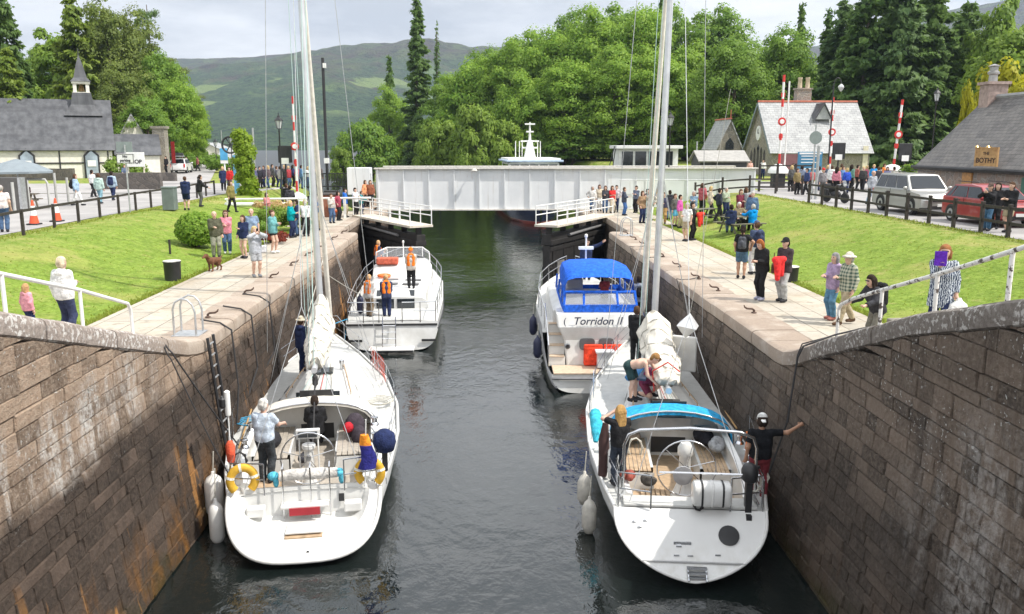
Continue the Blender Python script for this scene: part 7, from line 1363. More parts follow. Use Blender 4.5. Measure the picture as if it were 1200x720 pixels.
p=aty(277,205,60); t=thing('banner_post','light blue banner post beside the ivy column with a dark wheel on top','post',(p.x,60,1.0)); MB().box((0,0,1.3),(.35,.08,2.6)).obj('banner',mat('banner_blue',(.12,.36,.6),.6),t); m=MB(); m.tube([(.55*math.cos(a)-.3,0,3.3+.55*math.sin(a)) for a in np.linspace(0,2*PI,19)[:-1]],.07,6,True)
for k in range(6): a=k*PI/3; m.tube([(-.3,0,3.3),(-.3+.55*math.cos(a),0,3.3+.55*math.sin(a))],.04,5)
m.obj('capstan_wheel',BLACK,t)
tag(MB().box((0,0,.22),(.9,1.6,.45)).box((.1,.3,.5),(1.1,.9,.12)).obj('stone_block',STONEG,bev=.04,loc=(9.3,17.4,.0)),'grey stone block step at the foot of the right ramp','stone block')
# ---- vehicles
TYRE=mat('tyre',(.02,.02,.021),.85); RIM=mat('alloy_rim',(.45,.46,.47),.35,.7)
def car(lab,loc,rz,paint,L,Wd,Hh_,prof,gl,wb,wr_=.36,plate=True,boot=False):
    "nose towards -y; prof = body side outline (y,z), gl = glasshouse outline"
    t=thing('parked_car',lab,'car',loc,rz); hw=Wd/2
    def shell(pr,ws,ch): return [[(-w,y,z) for (y,z),w in zip(pr,ws)],[(w,y,z) for (y,z),w in zip(pr,ws)]]
    m=MB(); n=len(prof); rings=[]
    for f in(-1,-.93,-.6,0,.6,.93,1):
        s=1-.035*(abs(f)>.95)-.0; rings.append([(f*hw*(1-.04*max(0,(z-.55))),y*(1-.045*(abs(f)**6)),.3+(z-.3)*(1-.03*abs(f)**6) if z>.3 else z) for y,z in prof])
    m.loft(rings); m.obj('body',paint,t,smooth=35)
    m=MB(); rings=[]; zb=min(z for _,z in gl); zt=max(z for _,z in gl)
    for f in(-1,-.9,0,.9,1): rings.append([(f*(hw*.95-(z-zb)/(zt-zb)*.18),y*(1-.02*abs(f)**4),z-(.04*abs(f)**4 if z>zt-.1 else 0)) for y,z in gl])
    m.loft(rings); g=m.obj('cabin',paint,t,smooth=35)
    m=MB(); N=len(gl); ff,rr=gl[0],gl[-1]; ft,rt=gl[1],gl[-2]; lp=lambda a,b,f:(a[0]+(b[0]-a[0])*f,a[1]+(b[1]-a[1])*f)
    wx=lambda z:hw*.95-(z-zb)/(zt-zb)*.18
    a=lp(ff,ft,.1);b=lp(ff,ft,.9); m.add([(-wx(a[1])+.1,a[0]-.012,a[1]),(wx(a[1])-.1,a[0]-.012,a[1]),(wx(b[1])-.1,b[0]-.012,b[1]+.008),(-wx(b[1])+.1,b[0]-.012,b[1]+.008)],[(0,1,2,3)]); a=lp(rr,rt,.15);b=lp(rr,rt,.88); m.add([(-wx(a[1])+.1,a[0]+.012,a[1]),(wx(a[1])-.1,a[0]+.012,a[1]),(wx(b[1])-.1,b[0]+.012,b[1]),(-wx(b[1])+.1,b[0]+.012,b[1])],[(0,1,2,3)]); m.obj('windscreen',GLASS,t)
    zz0,zz1=zb+.06,zt-.13; at=lambda p,q,z:p[0]+(q[0]-p[0])*(z-p[1])/(q[1]-p[1])
    f0,f1=at(ff,ft,zz0)+.14,at(ff,ft,zz1)+.1; r0,r1=at(rr,rt,zz0)-.12,at(rr,rt,zz1)-.1
    for e in(-1,1):
        cuts=[0,.36,.7,1] if L>4.5 else [0,.45,.86,1]; m=MB()
        for c0,c1 in zip(cuts[:-1],cuts[1:]):
            k0,k1=c0+.012,c1-.012; m.add([(e*(wx(zz0)+.006),f0+(r0-f0)*k0,zz0),(e*(wx(zz0)+.006),f0+(r0-f0)*k1,zz0),(e*(wx(zz1)+.01),f1+(r1-f1)*k1,zz1),(e*(wx(zz1)+.01),f1+(r1-f1)*k0,zz1)],[(0,1,2,3)])
        m.obj('side_window',GLASS,t); mb=MB(); mb.ell((e*(hw+.1),f0-.02,zb+.1),(.11,.06,.085)); mb.obj('mirror',paint,t,smooth=60)
        m=MB(); 
        for y in(f0+.05,(f0+r0)/2): m.box((e*(hw*.985),y,.78),(.012,.012,.7))
        m.box((e*hw*.985,(f0+r0)/2+.35,.92),(.04,.2,.04)); m.obj('door_trim',BLACK,t)
        for y in(-wb/2,wb/2):
            w=MB(); w.lathe([(wr_*.62,-.11),(wr_*.95,-.11),(wr_,-.07),(wr_,.07),(wr_*.95,.11),(wr_*.62,.11)],(e*(hw-.1),y,wr_),20,Matrix.Rotation(PI/2,3,'Y')); w=w.obj('wheel',TYRE,t,smooth=40); MB().lathe([(.03,.08*e),(wr_*.6,.06*e),(wr_*.64,.115*e),(wr_*.5,.12*e),(.05,.1*e)],(e*(hw-.1),y,wr_),12,Matrix.Rotation(PI/2,3,'Y')).obj('rim',RIM,w); m=MB(); m.prism([(y+(wr_+.06)*math.cos(a),wr_+(wr_+.06)*math.sin(a)) for a in np.linspace(-.3,PI+.3,15)],e*(hw-.25),e*(hw+.004),0); m.obj('wheel_arch',BLACK,t)
    yf=min(y for y,_ in prof); 
    for e in(-1,1): MB().box((e*(hw-.24),yf+.045,.78),(.36,.12,.17)).obj('headlight',mat('headlamp',(.7,.72,.74),.15),t,bev=.03); MB().box((e*(hw-.16),-yf-.03,.85),(.16,.1,.4)).obj('tail_light',RED,t,bev=.02)
    m=MB(); m.box((0,yf+.02,.72),(Wd*.5,.06,.15)).box((0,yf+.03,.4),(Wd*.7,.08,.14)); m.obj('grille',BLACK,t)
    if plate: MB().box((0,yf-.01,.5),(.52,.03,.12)).obj('number_plate',WPAINT,t)
    for e in(-1,1): MB().tube([(e*(hw*.72),gl[1][0]+.3,zt+.06),(e*(hw*.72),gl[-2][0]-.15,zt+.06)],.02).obj('roof_bar',BLACK,t)
    return t
SIL=mat('silver_car_paint',(.42,.42,.4),.3,.35,coat=.6,var=.03); REDC=mat('red_car_paint',(.32,.025,.025),.3,.1,coat=.6,var=.04); WHC=mat('white_car_paint',(.72,.72,.72),.3,coat=.6,var=.03); DKC=mat('dark_car_paint',(.04,.045,.05),.3,coat=.6)
car('silver off road car parked behind the black fence',(20.2,39.6,1.17),R(2),SIL,4.75,1.92,1.85,[(-2.35,.4),(-2.37,.75),(-2.2,.98),(-1.0,1.12),(2.2,1.12),(2.33,.95),(2.35,.42),(1.9,.28),(-1.9,.28)],[(-1.2,1.1),(-.55,1.8),(.4,1.85),(1.9,1.82),(2.22,1.1)],2.75,.38)
car('red hatchback car with roof rails parked behind the black fence',(20.4,33.9,1.17),R(1),REDC,4.2,1.78,1.58,[(-2.05,.36),(-2.08,.65),(-1.95,.86),(-1.0,1.0),(1.95,1.02),(2.06,.85),(2.05,.38),(1.6,.25),(-1.6,.25)],[(-1.25,.98),(-.45,1.52),(.3,1.6),(1.45,1.55),(2.0,1.0)],2.55,.33)
q=aty(206,212,96); c=car('white car with its tailgate raised parked on the lane',(q.x,98,gzf(q.x,98)+.07),R(188),WHC,4.3,1.8,1.6,[(-2.1,.4),(-2.1,.7),(-1.95,.9),(-1.0,1.0),(2.0,1.05),(2.1,.85),(2.1,.4),(1.6,.28),(-1.6,.28)],[(-1.25,.98),(-.45,1.55),(.3,1.62),(1.5,1.58),(2.0,1.0)],2.55,.33); MB().box((0,2.0,2.0),(1.5,1.1,.08),tilt=Matrix.Rotation(.35,3,'X')).box((0,2.1,2.04),(1.2,.7,.05),tilt=Matrix.Rotation(.35,3,'X')).obj('raised_tailgate',DKC,c)
q=aty(198,200,106); car('dark car parked just beyond the white car on the lane',(q.x,107,gzf(q.x,107)+.07),R(186),DKC,4.3,1.8,1.6,[(-2.1,.4),(-2.1,.7),(-1.95,.9),(-1.0,1.0),(2.0,1.05),(2.1,.85),(2.1,.4),(1.6,.28),(-1.6,.28)],[(-1.25,.98),(-.45,1.6),(.3,1.7),(1.5,1.66),(2.0,1.0)],2.55,.33)
t=thing('motorcycle','black touring motorcycle with panniers behind the fence','motorcycle',(19.3,46.5,1.18),R(25)); t.scale=(.88,.88,.88)
for y in(-.72,.72): w=MB().lathe([(.2,-.07),(.3,-.07),(.32,0),(.3,.07),(.2,.07)],(0,y,.32),18,Matrix.Rotation(PI/2,3,'Y')).obj('wheel',TYRE,t,smooth=40); MB().lathe([(.03,-.05),(.2,-.03),(.21,.03),(.03,.05)],(0,y,.32),10,Matrix.Rotation(PI/2,3,'Y')).obj('rim',RIM,w)
v,q=sdf([(V3(0,-.35,.95),V3(0,.05,.88),.16,.13),(V3(0,-.15,.5),V3(0,.15,.5),.2,.2),(V3(0,-.6,.95),V3(0,-.5,1.1),.14,.12),(V3(0,-.72,.62),V3(0,-.55,.95),.07,.08)],.025); link('body',npmesh('body',v,q,BLACK),t); MB().box((0,.38,.86),(.26,.75,.12)).obj('seat',RUBBER,t,bev=.04)
for e in(-1,1): MB().box((e*.34,.6,.65),(.2,.5,.4)).obj('pannier',BLACK,t,bev=.04); MB().tube([(0,-.5,1.08),(e*.2,-.5,1.15),(e*.4,-.4,1.12)],.018).obj('handlebar',STEEL,t)
MB().box((0,.8,1.0),(.45,.4,.3)).obj('top_box',BLACK,t,bev=.05); MB().add([(-.18,-.72,1.05),(.18,-.72,1.05),(.13,-.58,1.4),(-.13,-.58,1.4)],[(0,1,2,3)]).obj('screen',CLEAR,t); MB().tube([(-.12,.1,.3),(-.35,.15,0)],.015).obj('stand',STEEL,t)
strip('kerb',[(11.2,52.5),(14.5,54),(17.3,55.5)],.18,mat('dark_kerb',(.06,.055,.05),.85),1,.08)
# ================================================================ the people in the picture
P=person; K=(.02,.02,.022); JE=(.07,.12,.22); NV=(.02,.03,.08); GR=(.3,.31,.33); KH=(.36,.3,.2); WH=(.72,.72,.7); TE=(.03,.25,.28); BR=(.09,.05,.03); BL=(.5,.36,.17); DK=(.03,.02,.015); GY=(.42,.4,.38); RD=(.55,.03,.03); PK=(.6,.22,.28); BG=(.5,.43,.33); OG=cm((.95,.2,.02))
G=ground
# left quay
a=P('elderly man in an olive jacket standing with a brown dog',G(254,303),25,top=((.09,.09,.06),2,'jacket'),bot=((.25,.25,.2),'long'),hair=(GY,'thin'),arms=('hold','down'),ht=1.78)
P('woman in a pink jacket and jeans with sunglasses on the left quay',G(267,298),15,top=(PK,2,'jacket'),bot=(JE,'long'),hair=(BR,'long'),arms=('hold','fold'),fem=1,shades=1,shoe=WH)
P('woman in a navy hooded jacket and pale shorts on the left quay',G(287,303),-20,top=(NV,2,'jacket'),bot=(BG,'short'),hair=(BR,'bob'),arms=('pocket','fold'),fem=1,ht=1.64)
P('tall man in a blue grey shirt behind the navy hooded woman',G(297,299),10,top=((.22,.3,.42),1),bot=(GR,'shorts'),hair=(BR,'thin'),arms=('hip','down'),ht=1.82)
a=P('woman in a grey top and grey shorts raising her phone on the left quay',G(301,325),35,top=((.4,.42,.46),2),bot=((.35,.36,.38),'shorts'),hair=(BL,'bob'),arms=('up','up'),fem=1,ht=1.66,shoe=GR); bag('phone held up by the woman in grey on the left quay',(a['w'][0]+a['w'][1])/2+Vector((0,0,.05)),'phone',K,R(35)); bag('white handbag at the hip of the woman in grey',a['hip'][1]+Vector((0,0,.12)),'hand',(.6,.6,.62),R(30))
P('woman in a sea green jacket and black shorts looking towards the boats',G(321,297),70,top=((.13,.33,.34),2,'jacket'),bot=(K,'short'),hair=(BR,'bun'),arms=('fold','hold'),fem=1,shoe=WH)
P('woman in a bright teal jacket and jeans near the peach shrubs',G(342,279),80,top=((.0,.27,.3),2,'jacket'),bot=(NV,'long'),hair=(BL,'bob'),arms=('hold','hold'),fem=1)
P('person in a dark jacket and jeans beside the teal jacket woman',G(349,277),-80,top=(NV,2,'jacket'),bot=(JE,'long'),hair=(DK,'short'),arms=('hold','down'))
P('person in a white top behind the left yacht halyards',G(359,277),20,top=(WH,1),bot=(K,'long'),hair=(BL,'short'),arms=('hip','down'))
P('dark clothed person standing behind the shrubs with back turned',G(341,252),180,top=((.05,.05,.06),2,'jacket'),bot=(K,'long'),hair=(DK,'short'),wide=1.1)
P('man in black standing close behind the person in the dark jacket',G(337,249),150,top=(K,2),bot=(K,'long'),hair=(BR,'short'))
P('woman in dark clothes and a yellow top striding below the ivy column',G(272,248),60,'walk',top=((.2,.17,.06),2,'jacket'),bot=(K,'tight'),hair=(BR,'long'),fem=1)
P('man in a navy jumper and navy shorts with his back turned by the left fence',G(219,247),185,top=(NV,2),bot=(NV,'shorts'),hair=(BR,'thin'),arms=('hold','hold'))
P('woman in black leaning on the left fence end',G(235,243),120,top=(K,2),bot=((.1,.1,.1),'long'),hair=(DK,'tail'),arms=('rail','down'),fem=1,lean=8)
P('person in a dark coat beside the blue lane sign',Vector((aty(262,220,63).x,63,1.05)),30,top=(NV,2,'coat'),bot=(K,'long'),hair=(BL,'bob'))
P('person in a red jacket beside the blue banner post',Vector((aty(270,220,62).x,62,1.05)),-20,top=(RD,2,'jacket'),bot=(NV,'long'),hair=(DK,'short'))
P('man in a bright blue jacket and khaki trousers at the left gate',G(405,255),90,top=((.02,.13,.5),2,'jacket'),bot=(KH,'long'),hair=(DK,'short'),arms=('hold','down'))
P('person in a white top and black trousers at the left gate rail',G(417,254),60,top=(WH,1),bot=(K,'long'),hair=(DK,'short'),arms=('rail','rail'))
P('child in a teal top leaning on the left gate rail',G(424,252),100,top=(TE,2),bot=(NV,'long'),hair=(BR,'short'),arms=('rail','rail'),ht=1.45)
for i,(px,col,l) in enumerate(((428,(.7,.3,.15),'orange topped person by the white box of the bridge'),(434,(.25,.09,.05),'brown haired person in brown by the bridge end'))): P(l,Vector((aty(px,220,55.8).x,55.8,.35)),60-40*i,top=(col,2),bot=(K,'long'),hair=(BR,'bob'))
cr=[(304,66,(.03,.03,.04),0,'person in black farthest left at the gate railings crowd'),(309,67,(.07,.06,.08),0,'person in charcoal second from left in the gate crowd'),(314,66,(.16,.12,.13),1,'woman in mauve in the gate railings crowd'),(319,68,(.05,.05,.05),0,'person in dark grey in the middle of the gate crowd'),(324,67,(.12,.12,.14),0,'person in slate grey right of the gate crowd'),(338,66,(.35,.05,.06),0,'person in a dark red top beside the left barrier'),(343,68,(.04,.06,.15),1,'person in navy beside the left barrier'),(348,66,(.4,.06,.08),1,'woman in crimson right of the left barrier'),(361,66,(.6,.6,.6),1,'person in pale grey behind the left mast'),(368,67,(.5,.25,.18),0,'person in a rust top just right of the left mast')]
for i,(px,Y,c,f,l) in enumerate(cr): P(l,Vector((aty(px,200,Y).x,Y,1.07)),rnd.uniform(-60,200),top=(c,2,'jacket' if i%2 else 'shirt'),bot=((K,NV,JE)[i%3],'long'),hair=((DK,BR,BL)[i%3],'long' if f else 'short'),fem=f,ht=1.62+.04*(i%4))
P('man in a white and pink shirt and jeans at the left photo edge',G(6,273,1),200,top=((.68,.6,.6),1),bot=(JE,'long'),hair=(GY,'thin'),arms=('down','hold'),wide=1.12,ht=1.78)
a=P('woman in a pale denim jacket and white trousers walking on the left road',G(91,242,1),100,'walk',top=((.3,.42,.55),2),bot=(WH,'long'),hair=(BR,'bob'),fem=1); bag('dark backpack on the woman in pale denim',a['back'],'pack',K,R(100))
P('man in a white shirt crossing the left road farther back',G(110,232,1),160,'walk',top=(WH,1),bot=(K,'long'),hair=(DK,'short')); a=P('person in a pale green jacket and blue jeans walking away',G(118,240,1),175,'walk',top=((.42,.55,.5),2,'jacket'),bot=((.2,.35,.42),'long'),hair=(BR,'bob'))
a=P('man in a pale blue jacket walking away on the left road',G(133,236,1),180,'walk',top=((.35,.45,.55),2,'jacket'),bot=(NV,'long'),hair=(DK,'short')); bag('navy backpack on the man in pale blue',a['back'],'pack',NV,R(180))
P('person in black beside the white car with raised tailgate',Vector((aty(196,210,90).x,90,1.45)),-30,top=(K,2),bot=(K,'long'),hair=(DK,'short')); P('person sitting on the low wall before the shop annex',Vector((aty(147,212,78).x,78,1.25)),20,'sit',top=((.1,.13,.2),2),bot=(K,'long'),hair=(BR,'short'),arms=('lap','lap'))
for px,Y,c,l in((219,100,(.7,.55,.02),'person in a yellow jacket on the lane'),(214,104,(.05,.05,.06),'person in black on the lane left of the yellow jacket'),(225,108,(.5,.5,.5),'person in pale grey on the lane right of the yellow jacket'),(232,102,(.3,.1,.1),'person in dull red on the lane'),(210,110,(.1,.15,.3),'person in blue far along the lane')): P(l,Vector((aty(px,200,Y).x,Y,gzf(aty(px,200,Y).x,Y)+.06)),rnd.uniform(0,360),'walk',top=(c,2),bot=(K,'long'),hair=(DK,'short'))
P('diner in a dark top sitting at the cafe picnic table',G(24,244,1)+Vector((0,.72,.0)),0,'sit',top=((.2,.12,.12),2),bot=(K,'long'),hair=(BR,'short'),arms=('lap','reach'))
a=P('woman in a white hooded jacket behind the left ramp handrail',Vector((-8.15,16.6,Lz(16.6)+.02)),165,top=((.74,.74,.73),2,'hoodie'),bot=((.04,.05,.1),'long'),hair=((.6,.5,.36),'short'),arms=('hold','down'),fem=1,ht=1.6)
P('small girl in a pink jacket beside the white hooded woman',Vector((-8.5,15.9,Lz(15.9)+.03)),150,top=((.68,.3,.36),2,'hoodie'),bot=(NV,'long'),hair=((.42,.25,.12),'long'),ht=.98,fem=0)
# brown dog
p=G(252,318); t=thing('dog','brown dog standing beside the elderly man on the quay','dog',p,R(-25)); pr=[(V3(0,-.2,.37),V3(0,.2,.36),.115,.095),(V3(0,-.26,.4),V3(0,-.36,.52),.08,.06),(V3(0,-.38,.56),V3(0,-.42,.55),.07,.06),(V3(0,-.44,.54),V3(0,-.54,.51),.045,.03),(V3(0,.27,.4),V3(0,.42,.5),.03,.014)]
for e in(-1,1): pr+=[(V3(e*.075,-.19,.34),V3(e*.075,-.17,.18),.055,.032),(V3(e*.075,-.17,.18),V3(e*.075,-.19,.03),.03,.024),(V3(e*.075,-.19,.03),V3(e*.075,-.24,.025),.026,.022),(V3(e*.07,.18,.34),V3(e*.075,.12,.22),.075,.045),(V3(e*.075,.12,.22),V3(e*.075,.24,.13),.04,.026),(V3(e*.075,.24,.13),V3(e*.075,.22,.03),.024,.022),(V3(e*.075,.22,.03),V3(e*.075,.17,.025),.024,.022),(V3(e*.055,-.37,.6),V3(e*.085,-.36,.5),.025,.03)]
v,q=sdf(pr,.016); link('body',npmesh('body',v,q,mat('brown_fur',(.13,.055,.025),.9,var=.25,sc=12,bst=.4)),t)
# right quay
for px,py,f,c,bt,h,l in((702,248,10,BG,WH,(BR,'bob'),'woman in beige at the end of the right gate walkway'),(709,250,-10,(.06,.06,.07),JE,(BR,'long'),'woman in black and jeans at the right gate walkway'),(717,250,15,RD,BG,(BR,'long'),'woman in a red top at the right gate walkway'),(722,249,-20,(.5,.45,.48),NV,(DK,'short'),'person in pale mauve beside the red top woman'),(731,253,70,(.05,.06,.09),(.05,.12,.3),(BR,'short'),'man in a dark jacket and bright blue jeans by the right gate'),(762,259,-30,(.45,.42,.35),WH,(BL,'bob'),'woman in a fawn jacket and white trousers near the right yacht mast'),(758,256,20,(.1,.08,.08),K,(DK,'short'),'dark haired person behind the fawn jacket woman'),(777,263,-10,(.06,.06,.1),(.42,.26,.1),(BR,'short'),'person in navy and tan trousers behind the right yacht mast'),(790,266,40,(.1,.1,.09),(.1,.35,.5),(BR,'short'),'person in grey with blue shorts right of the mast'),(796,268,60,(.55,.1,.35),KH,(DK,'short'),'man in a magenta shirt and khaki trousers right of the mast'),(832,254,70,BG,K,(BL,'bob'),'woman in a beige top with a black jacket round her waist'),(842,257,100,(.03,.035,.05),K,(DK,'short'),'man in black walking behind the picnic tables')):
    P(l,G(px,py),f,'walk' if 'walking' in l else 'stand',top=(c,2 if c!=RD else 1,'jacket' if 'jacket' in l else 'shirt'),bot=(bt,'shorts' if 'shorts' in l else 'long'),hair=h,fem=1 if 'woman' in l else 0,arms=('hold','down') if px%2 else ('down','hip'))
P('older person in a white top and khaki shorts beside the red jacket carrier',G(804,283),-50,top=(WH,1),bot=(KH,'shorts'),hair=(GY,'short'),arms=('hold','down'))
a=P('person in black carrying a red jacket over the arm by the picnic tables',G(810,282),60,top=(K,2),bot=(K,'long'),hair=(DK,'short'),arms=('down','hold')); bag('red jacket hanging from the arm of the person in black',a['w'][1]+Vector((.05,0,.02)),'coat',(.7,.05,.03))
P('man in a maroon jumper and white trousers behind the right picnic tables',G(867,253),20,top=((.16,.03,.05),2),bot=(WH,'long'),hair=(BR,'short'),arms=('hold','point')); P('woman in a grey top pointing right behind the picnic tables',G(873,251),100,top=(GR,2),bot=(WH,'long'),hair=(BR,'bob'),arms=('down','point'),fem=1); P('person in a slate blue jacket standing behind the seated people',G(881,254),-20,top=((.09,.15,.25),2,'jacket'),bot=(K,'long'),hair=(GY,'short'))
pt=ground(866,272); P('man in a navy jacket sitting on the left of the right picnic table',pt+Vector((-.55,-.5,0)),170,'sit',top=(NV,2,'jacket'),bot=(JE,'long'),hair=(DK,'short'),arms=('lap','lap')); P('person in a bright blue waterproof sitting at the right picnic table',pt+Vector((.55,-.2,0)),200,'sit',top=((.0,.25,.65),2,'jacket'),bot=(K,'long'),hair=(GY,'short'),arms=('lap','reach')); P('white haired person sitting on the far side of the right picnic table',pt+Vector((.3,1.15,0)),0,'sit',top=((.25,.2,.12),2),bot=(K,'long'),hair=((.6,.58,.55),'short'),arms=('lap','reach'))
a=P('woman in black with a cap and denim shorts on the right quay',G(868,327),160,top=(K,1),bot=((.07,.13,.2),'shorts'),hair=(DK,'tail'),hat=(K,'cap'),arms=('hip','pocket'),fem=1,skin=SKIND); bag('grey backpack on the woman in denim shorts',a['back'],'pack',(.08,.085,.1),R(160),.8)
a=P('man in navy and white trousers beside the woman in denim shorts',G(884,322),-160,top=((.05,.07,.13),1),bot=((.6,.6,.62),'long'),hair=(BR,'short'),hat=((.1,.12,.2),'cap'),arms=('hold','down'),ht=1.78); bag('dark blue backpack on the man in white trousers',a['back'],'pack',(.03,.04,.08),R(200))
a=P('red haired woman in black leggings looking down at her phone',G(891,352),-60,top=(K,2),bot=(K,'tight'),hair=((.3,.1,.03),'bob'),arms=('hold','hold'),fem=1,lean=8,head=(0,35),shoe=(.4,.4,.5)); bag('brown shoulder bag of the red haired woman',a['hip'][1]+Vector((.14,-.02,.1)),'hand',(.1,.05,.035),R(70))
a=P('man in a black cap and grey trousers carrying a red jacket on the right quay',G(917,354),-60,top=((.06,.045,.05),2,'jacket'),bot=((.4,.4,.4),'long'),hair=(DK,'short'),hat=(K,'cap'),arms=('down','hold'),ht=1.76); bag('red jacket over the arm of the man in the black cap',a['w'][1]+Vector((.06,-.04,0)),'coat',(.75,.04,.04))
P('grey haired woman in a lavender cardigan and jeans on the right quay',G(974,375),-70,top=((.36,.27,.4),2,'jacket'),bot=((.1,.22,.33),'long'),hair=((.25,.24,.24),'bob'),arms=('hold','down'),fem=1,ht=1.66,shoe=(.3,.12,.1))
def m_check():
    m,t,b=newm('check_shirt'); co=objco(t); c=None
    def band(ax): 
        s=sepz(t,co); return rng(t,math_(t,'SINE',math_(t,'MULTIPLY',s[ax],75)),-.1,.25)
    h=math_(t,'ADD',math_(t,'MULTIPLY',band(0),.5),math_(t,'MULTIPLY',band(2),.5)); c=mix(t,h,(.45,.45,.34),(.05,.09,.07)); wire(t,c,b.inputs['Base Color']); b.inputs['Roughness'].default_value=.9; return m
P('man in a green check shirt and pale sun hat striding on the right quay',G(990,381),-75,'walk',top=(m_check(),2),bot=(KH,'long'),hair=(GY,'short'),hat=((.55,.5,.42),'brim'),arms=('hold','down'),ht=1.74,shoe=BR)
a=P('dark haired woman in charcoal leaning forward behind the right handrail',Vector((8.35,17.6,.03)),-75,top=((.04,.04,.045),2,'jacket'),bot=((.18,.17,.14),'long'),hair=(DK,'long'),arms=('reach','reach'),fem=1,lean=22,ht=1.62,shades=1); bag('black backpack on the leaning woman',a['back'],'pack',K,R(-75))
def m_zebra():
    m,t,b=newm('wavy_print'); co=objco(t); w=nn(t,'ShaderNodeTexWave'); w.inputs['Scale'].default_value=9; w.inputs['Distortion'].default_value=7; w.inputs['Detail'].default_value=2; w.inputs['Detail Scale'].default_value=2.2; wire(t,co,w.inputs[0]); c=mix(t,rng(t,w.outputs['Fac'],.5,.68),(.03,.045,.09),(.5,.55,.6)); wire(t,c,b.inputs['Base Color']); b.inputs['Roughness'].default_value=.9; return m
a=P('woman in a wavy navy and white tunic photographing with a purple tablet',Vector((8.35,15.1,Rz(15.1)+.02)),-30,top=(m_zebra(),2,'dress'),bot=(NV,'long'),hair=((.28,.12,.05),'bob'),arms=((-.12,-.33,-.02),'down'),fem=1,ht=1.72,shades=1,wide=1.1); bag('purple cased tablet held up by the woman in the wavy tunic',a['w'][0]+Vector((-.05,-.03,.08)),'tablet',(.12,.03,.42),R(-30)); bag('white carrier bag held by the woman in the wavy tunic',a['w'][1]+Vector((.03,-.05,-.05)),'carrier',WH)
# car park crowd
a=P('woman in black raising a phone behind the fence at the right edge',Vector((18.5,30.8,1.2)),-60,top=(K,2,'jacket'),bot=((.06,.13,.22),'long'),hair=(BR,'tail'),hat=((.1,.07,.06),'cap'),arms=('phone','phone'),fem=1); P('man in a black striped jacket and khaki shorts at the right edge',Vector((18.85,30.1,1.2)),-70,top=(K,2,'jacket'),bot=(KH,'shorts'),hair=(BR,'short'),arms=('hold','hold'),ht=1.8,wide=1.1); P('dark haired woman behind the striped jacket man',Vector((19.2,31.5,1.2)),-40,top=(K,2),bot=(K,'long'),hair=(DK,'long'),fem=1)
P('man in a grey striped jumper and pale jeans walking past the silver car',Vector((aty(1021,240,44.5).x,44.5,1.18)),20,'walk',top=((.36,.38,.42),2),bot=((.35,.45,.55),'long'),hair=((.5,.3,.2),'thin'),ht=1.8)
for i,(px,Y,c,bt,f,po,l) in enumerate(((935,54,(.22,.17,.08),K,20,'stand','person in a mustard brown top near the fence end'),(946,53.5,(.04,.06,.15),K,-80,'walk','man in navy walking beside the round sign post'),(965,52,(.2,.19,.2),(.1,.1,.1),10,'stand','man in grey with a red cap by the motorcycle'),(975,57,WH,K,160,'stand','person in white in the car park crowd'),(981,53,PK,K,130,'stand','woman in pink beside the motorcycle'),(993,55,(.03,.08,.45),NV,180,'stand','person in a royal blue jacket behind the motorcycle'),(988,58,(.1,.2,.4),NV,40,'stand','person in faded blue beyond the royal blue jacket'),(1005,60,(.3,.1,.08),K,90,'stand','person in brick red before the stone wall'),(1024,60,(.02,.25,.6),NV,0,'stand','person in light blue above the striped jumper man'),(1036,61,(.8,.25,.05),K,60,'stand','person in orange by the leaning barrier'),(1048,58,(.4,.4,.35),K,200,'stand','person in pale green by the leaning barrier'),(1012,57,(.05,.05,.05),K,-30,'walk','person in black left of the striped jumper man'),(879,79,(.6,.35,.3),K,10,'stand','person in peach before the cottage arches'),(894,80,WH,NV,-20,'stand','person in white before the cottage arches'),(912,78,K,K,40,'stand','person in black below the cottage corner'),(929,70,(.25,.3,.3),K,90,'walk','person in grey green by the white barrier hood'))):
    x=aty(px,200,Y).x; P(l,Vector((x,Y,gzf(x,Y)+.05)),f,po,top=(c,2,'jacket' if i%3==0 else 'shirt'),bot=(bt,'long'),hair=((BR,DK,BL)[i%3],'short' if 'man' not in l or 'woman' not in l else 'long'),hat=((RD,'cap') if 'cap' in l else None),ht=1.64+.035*(i%5))
for i,(px,py,c,bt,h,f,l) in enumerate(((389,262,(.45,.43,.4),JE,BR,40,'person in a grey fleece and jeans near the left gate, quay side'),(397,259,(.3,.05,.08),K,DK,80,'person in dark red close to the left gate rail'),(372,270,(.05,.1,.2),KH,BL,20,'person in navy and khaki just right of the left mast on the quay'),(366,262,K,K,DK,150,'person all in black behind the left mast on the quay'),(314,262,(.5,.2,.2),JE,BR,60,'person in faded red behind the shrubs on the left quay'),(694,249,(.6,.58,.55),JE,GY,0,'person in off white at the channel end of the right gate group'),(745,250,(.12,.14,.2),K,DK,-40,'person in slate blue between the two groups near the right gate'),(752,262,(.3,.2,.12),NV,BR,30,'person in brown standing left of the fawn jacket woman'),(770,252,(.55,.5,.45),K,BL,100,'person in cream behind the right yacht mast crowd'),(784,258,(.03,.03,.04),JE,DK,200,'person in black with jeans hidden beside the right yacht mast'),(812,262,(.2,.3,.4),WH,GY,-30,'person in blue grey with white trousers near the first picnic table'),(822,250,(.4,.1,.12),K,BR,140,'person in brick coloured top behind the first picnic table'),(850,250,(.35,.4,.3),NV,GY,20,'person in pale olive between the picnic tables'))):
    P(l,G(px,py),f,top=(c,2,'jacket' if i%2 else 'shirt'),bot=(bt,'long'),hair=(h,('short','bob','long')[i%3]),arms=(('hold','down'),('hip','down'),('fold','fold'),('pocket','phone'))[i%4],ht=1.62+.05*(i%4),fem=i%3==1)
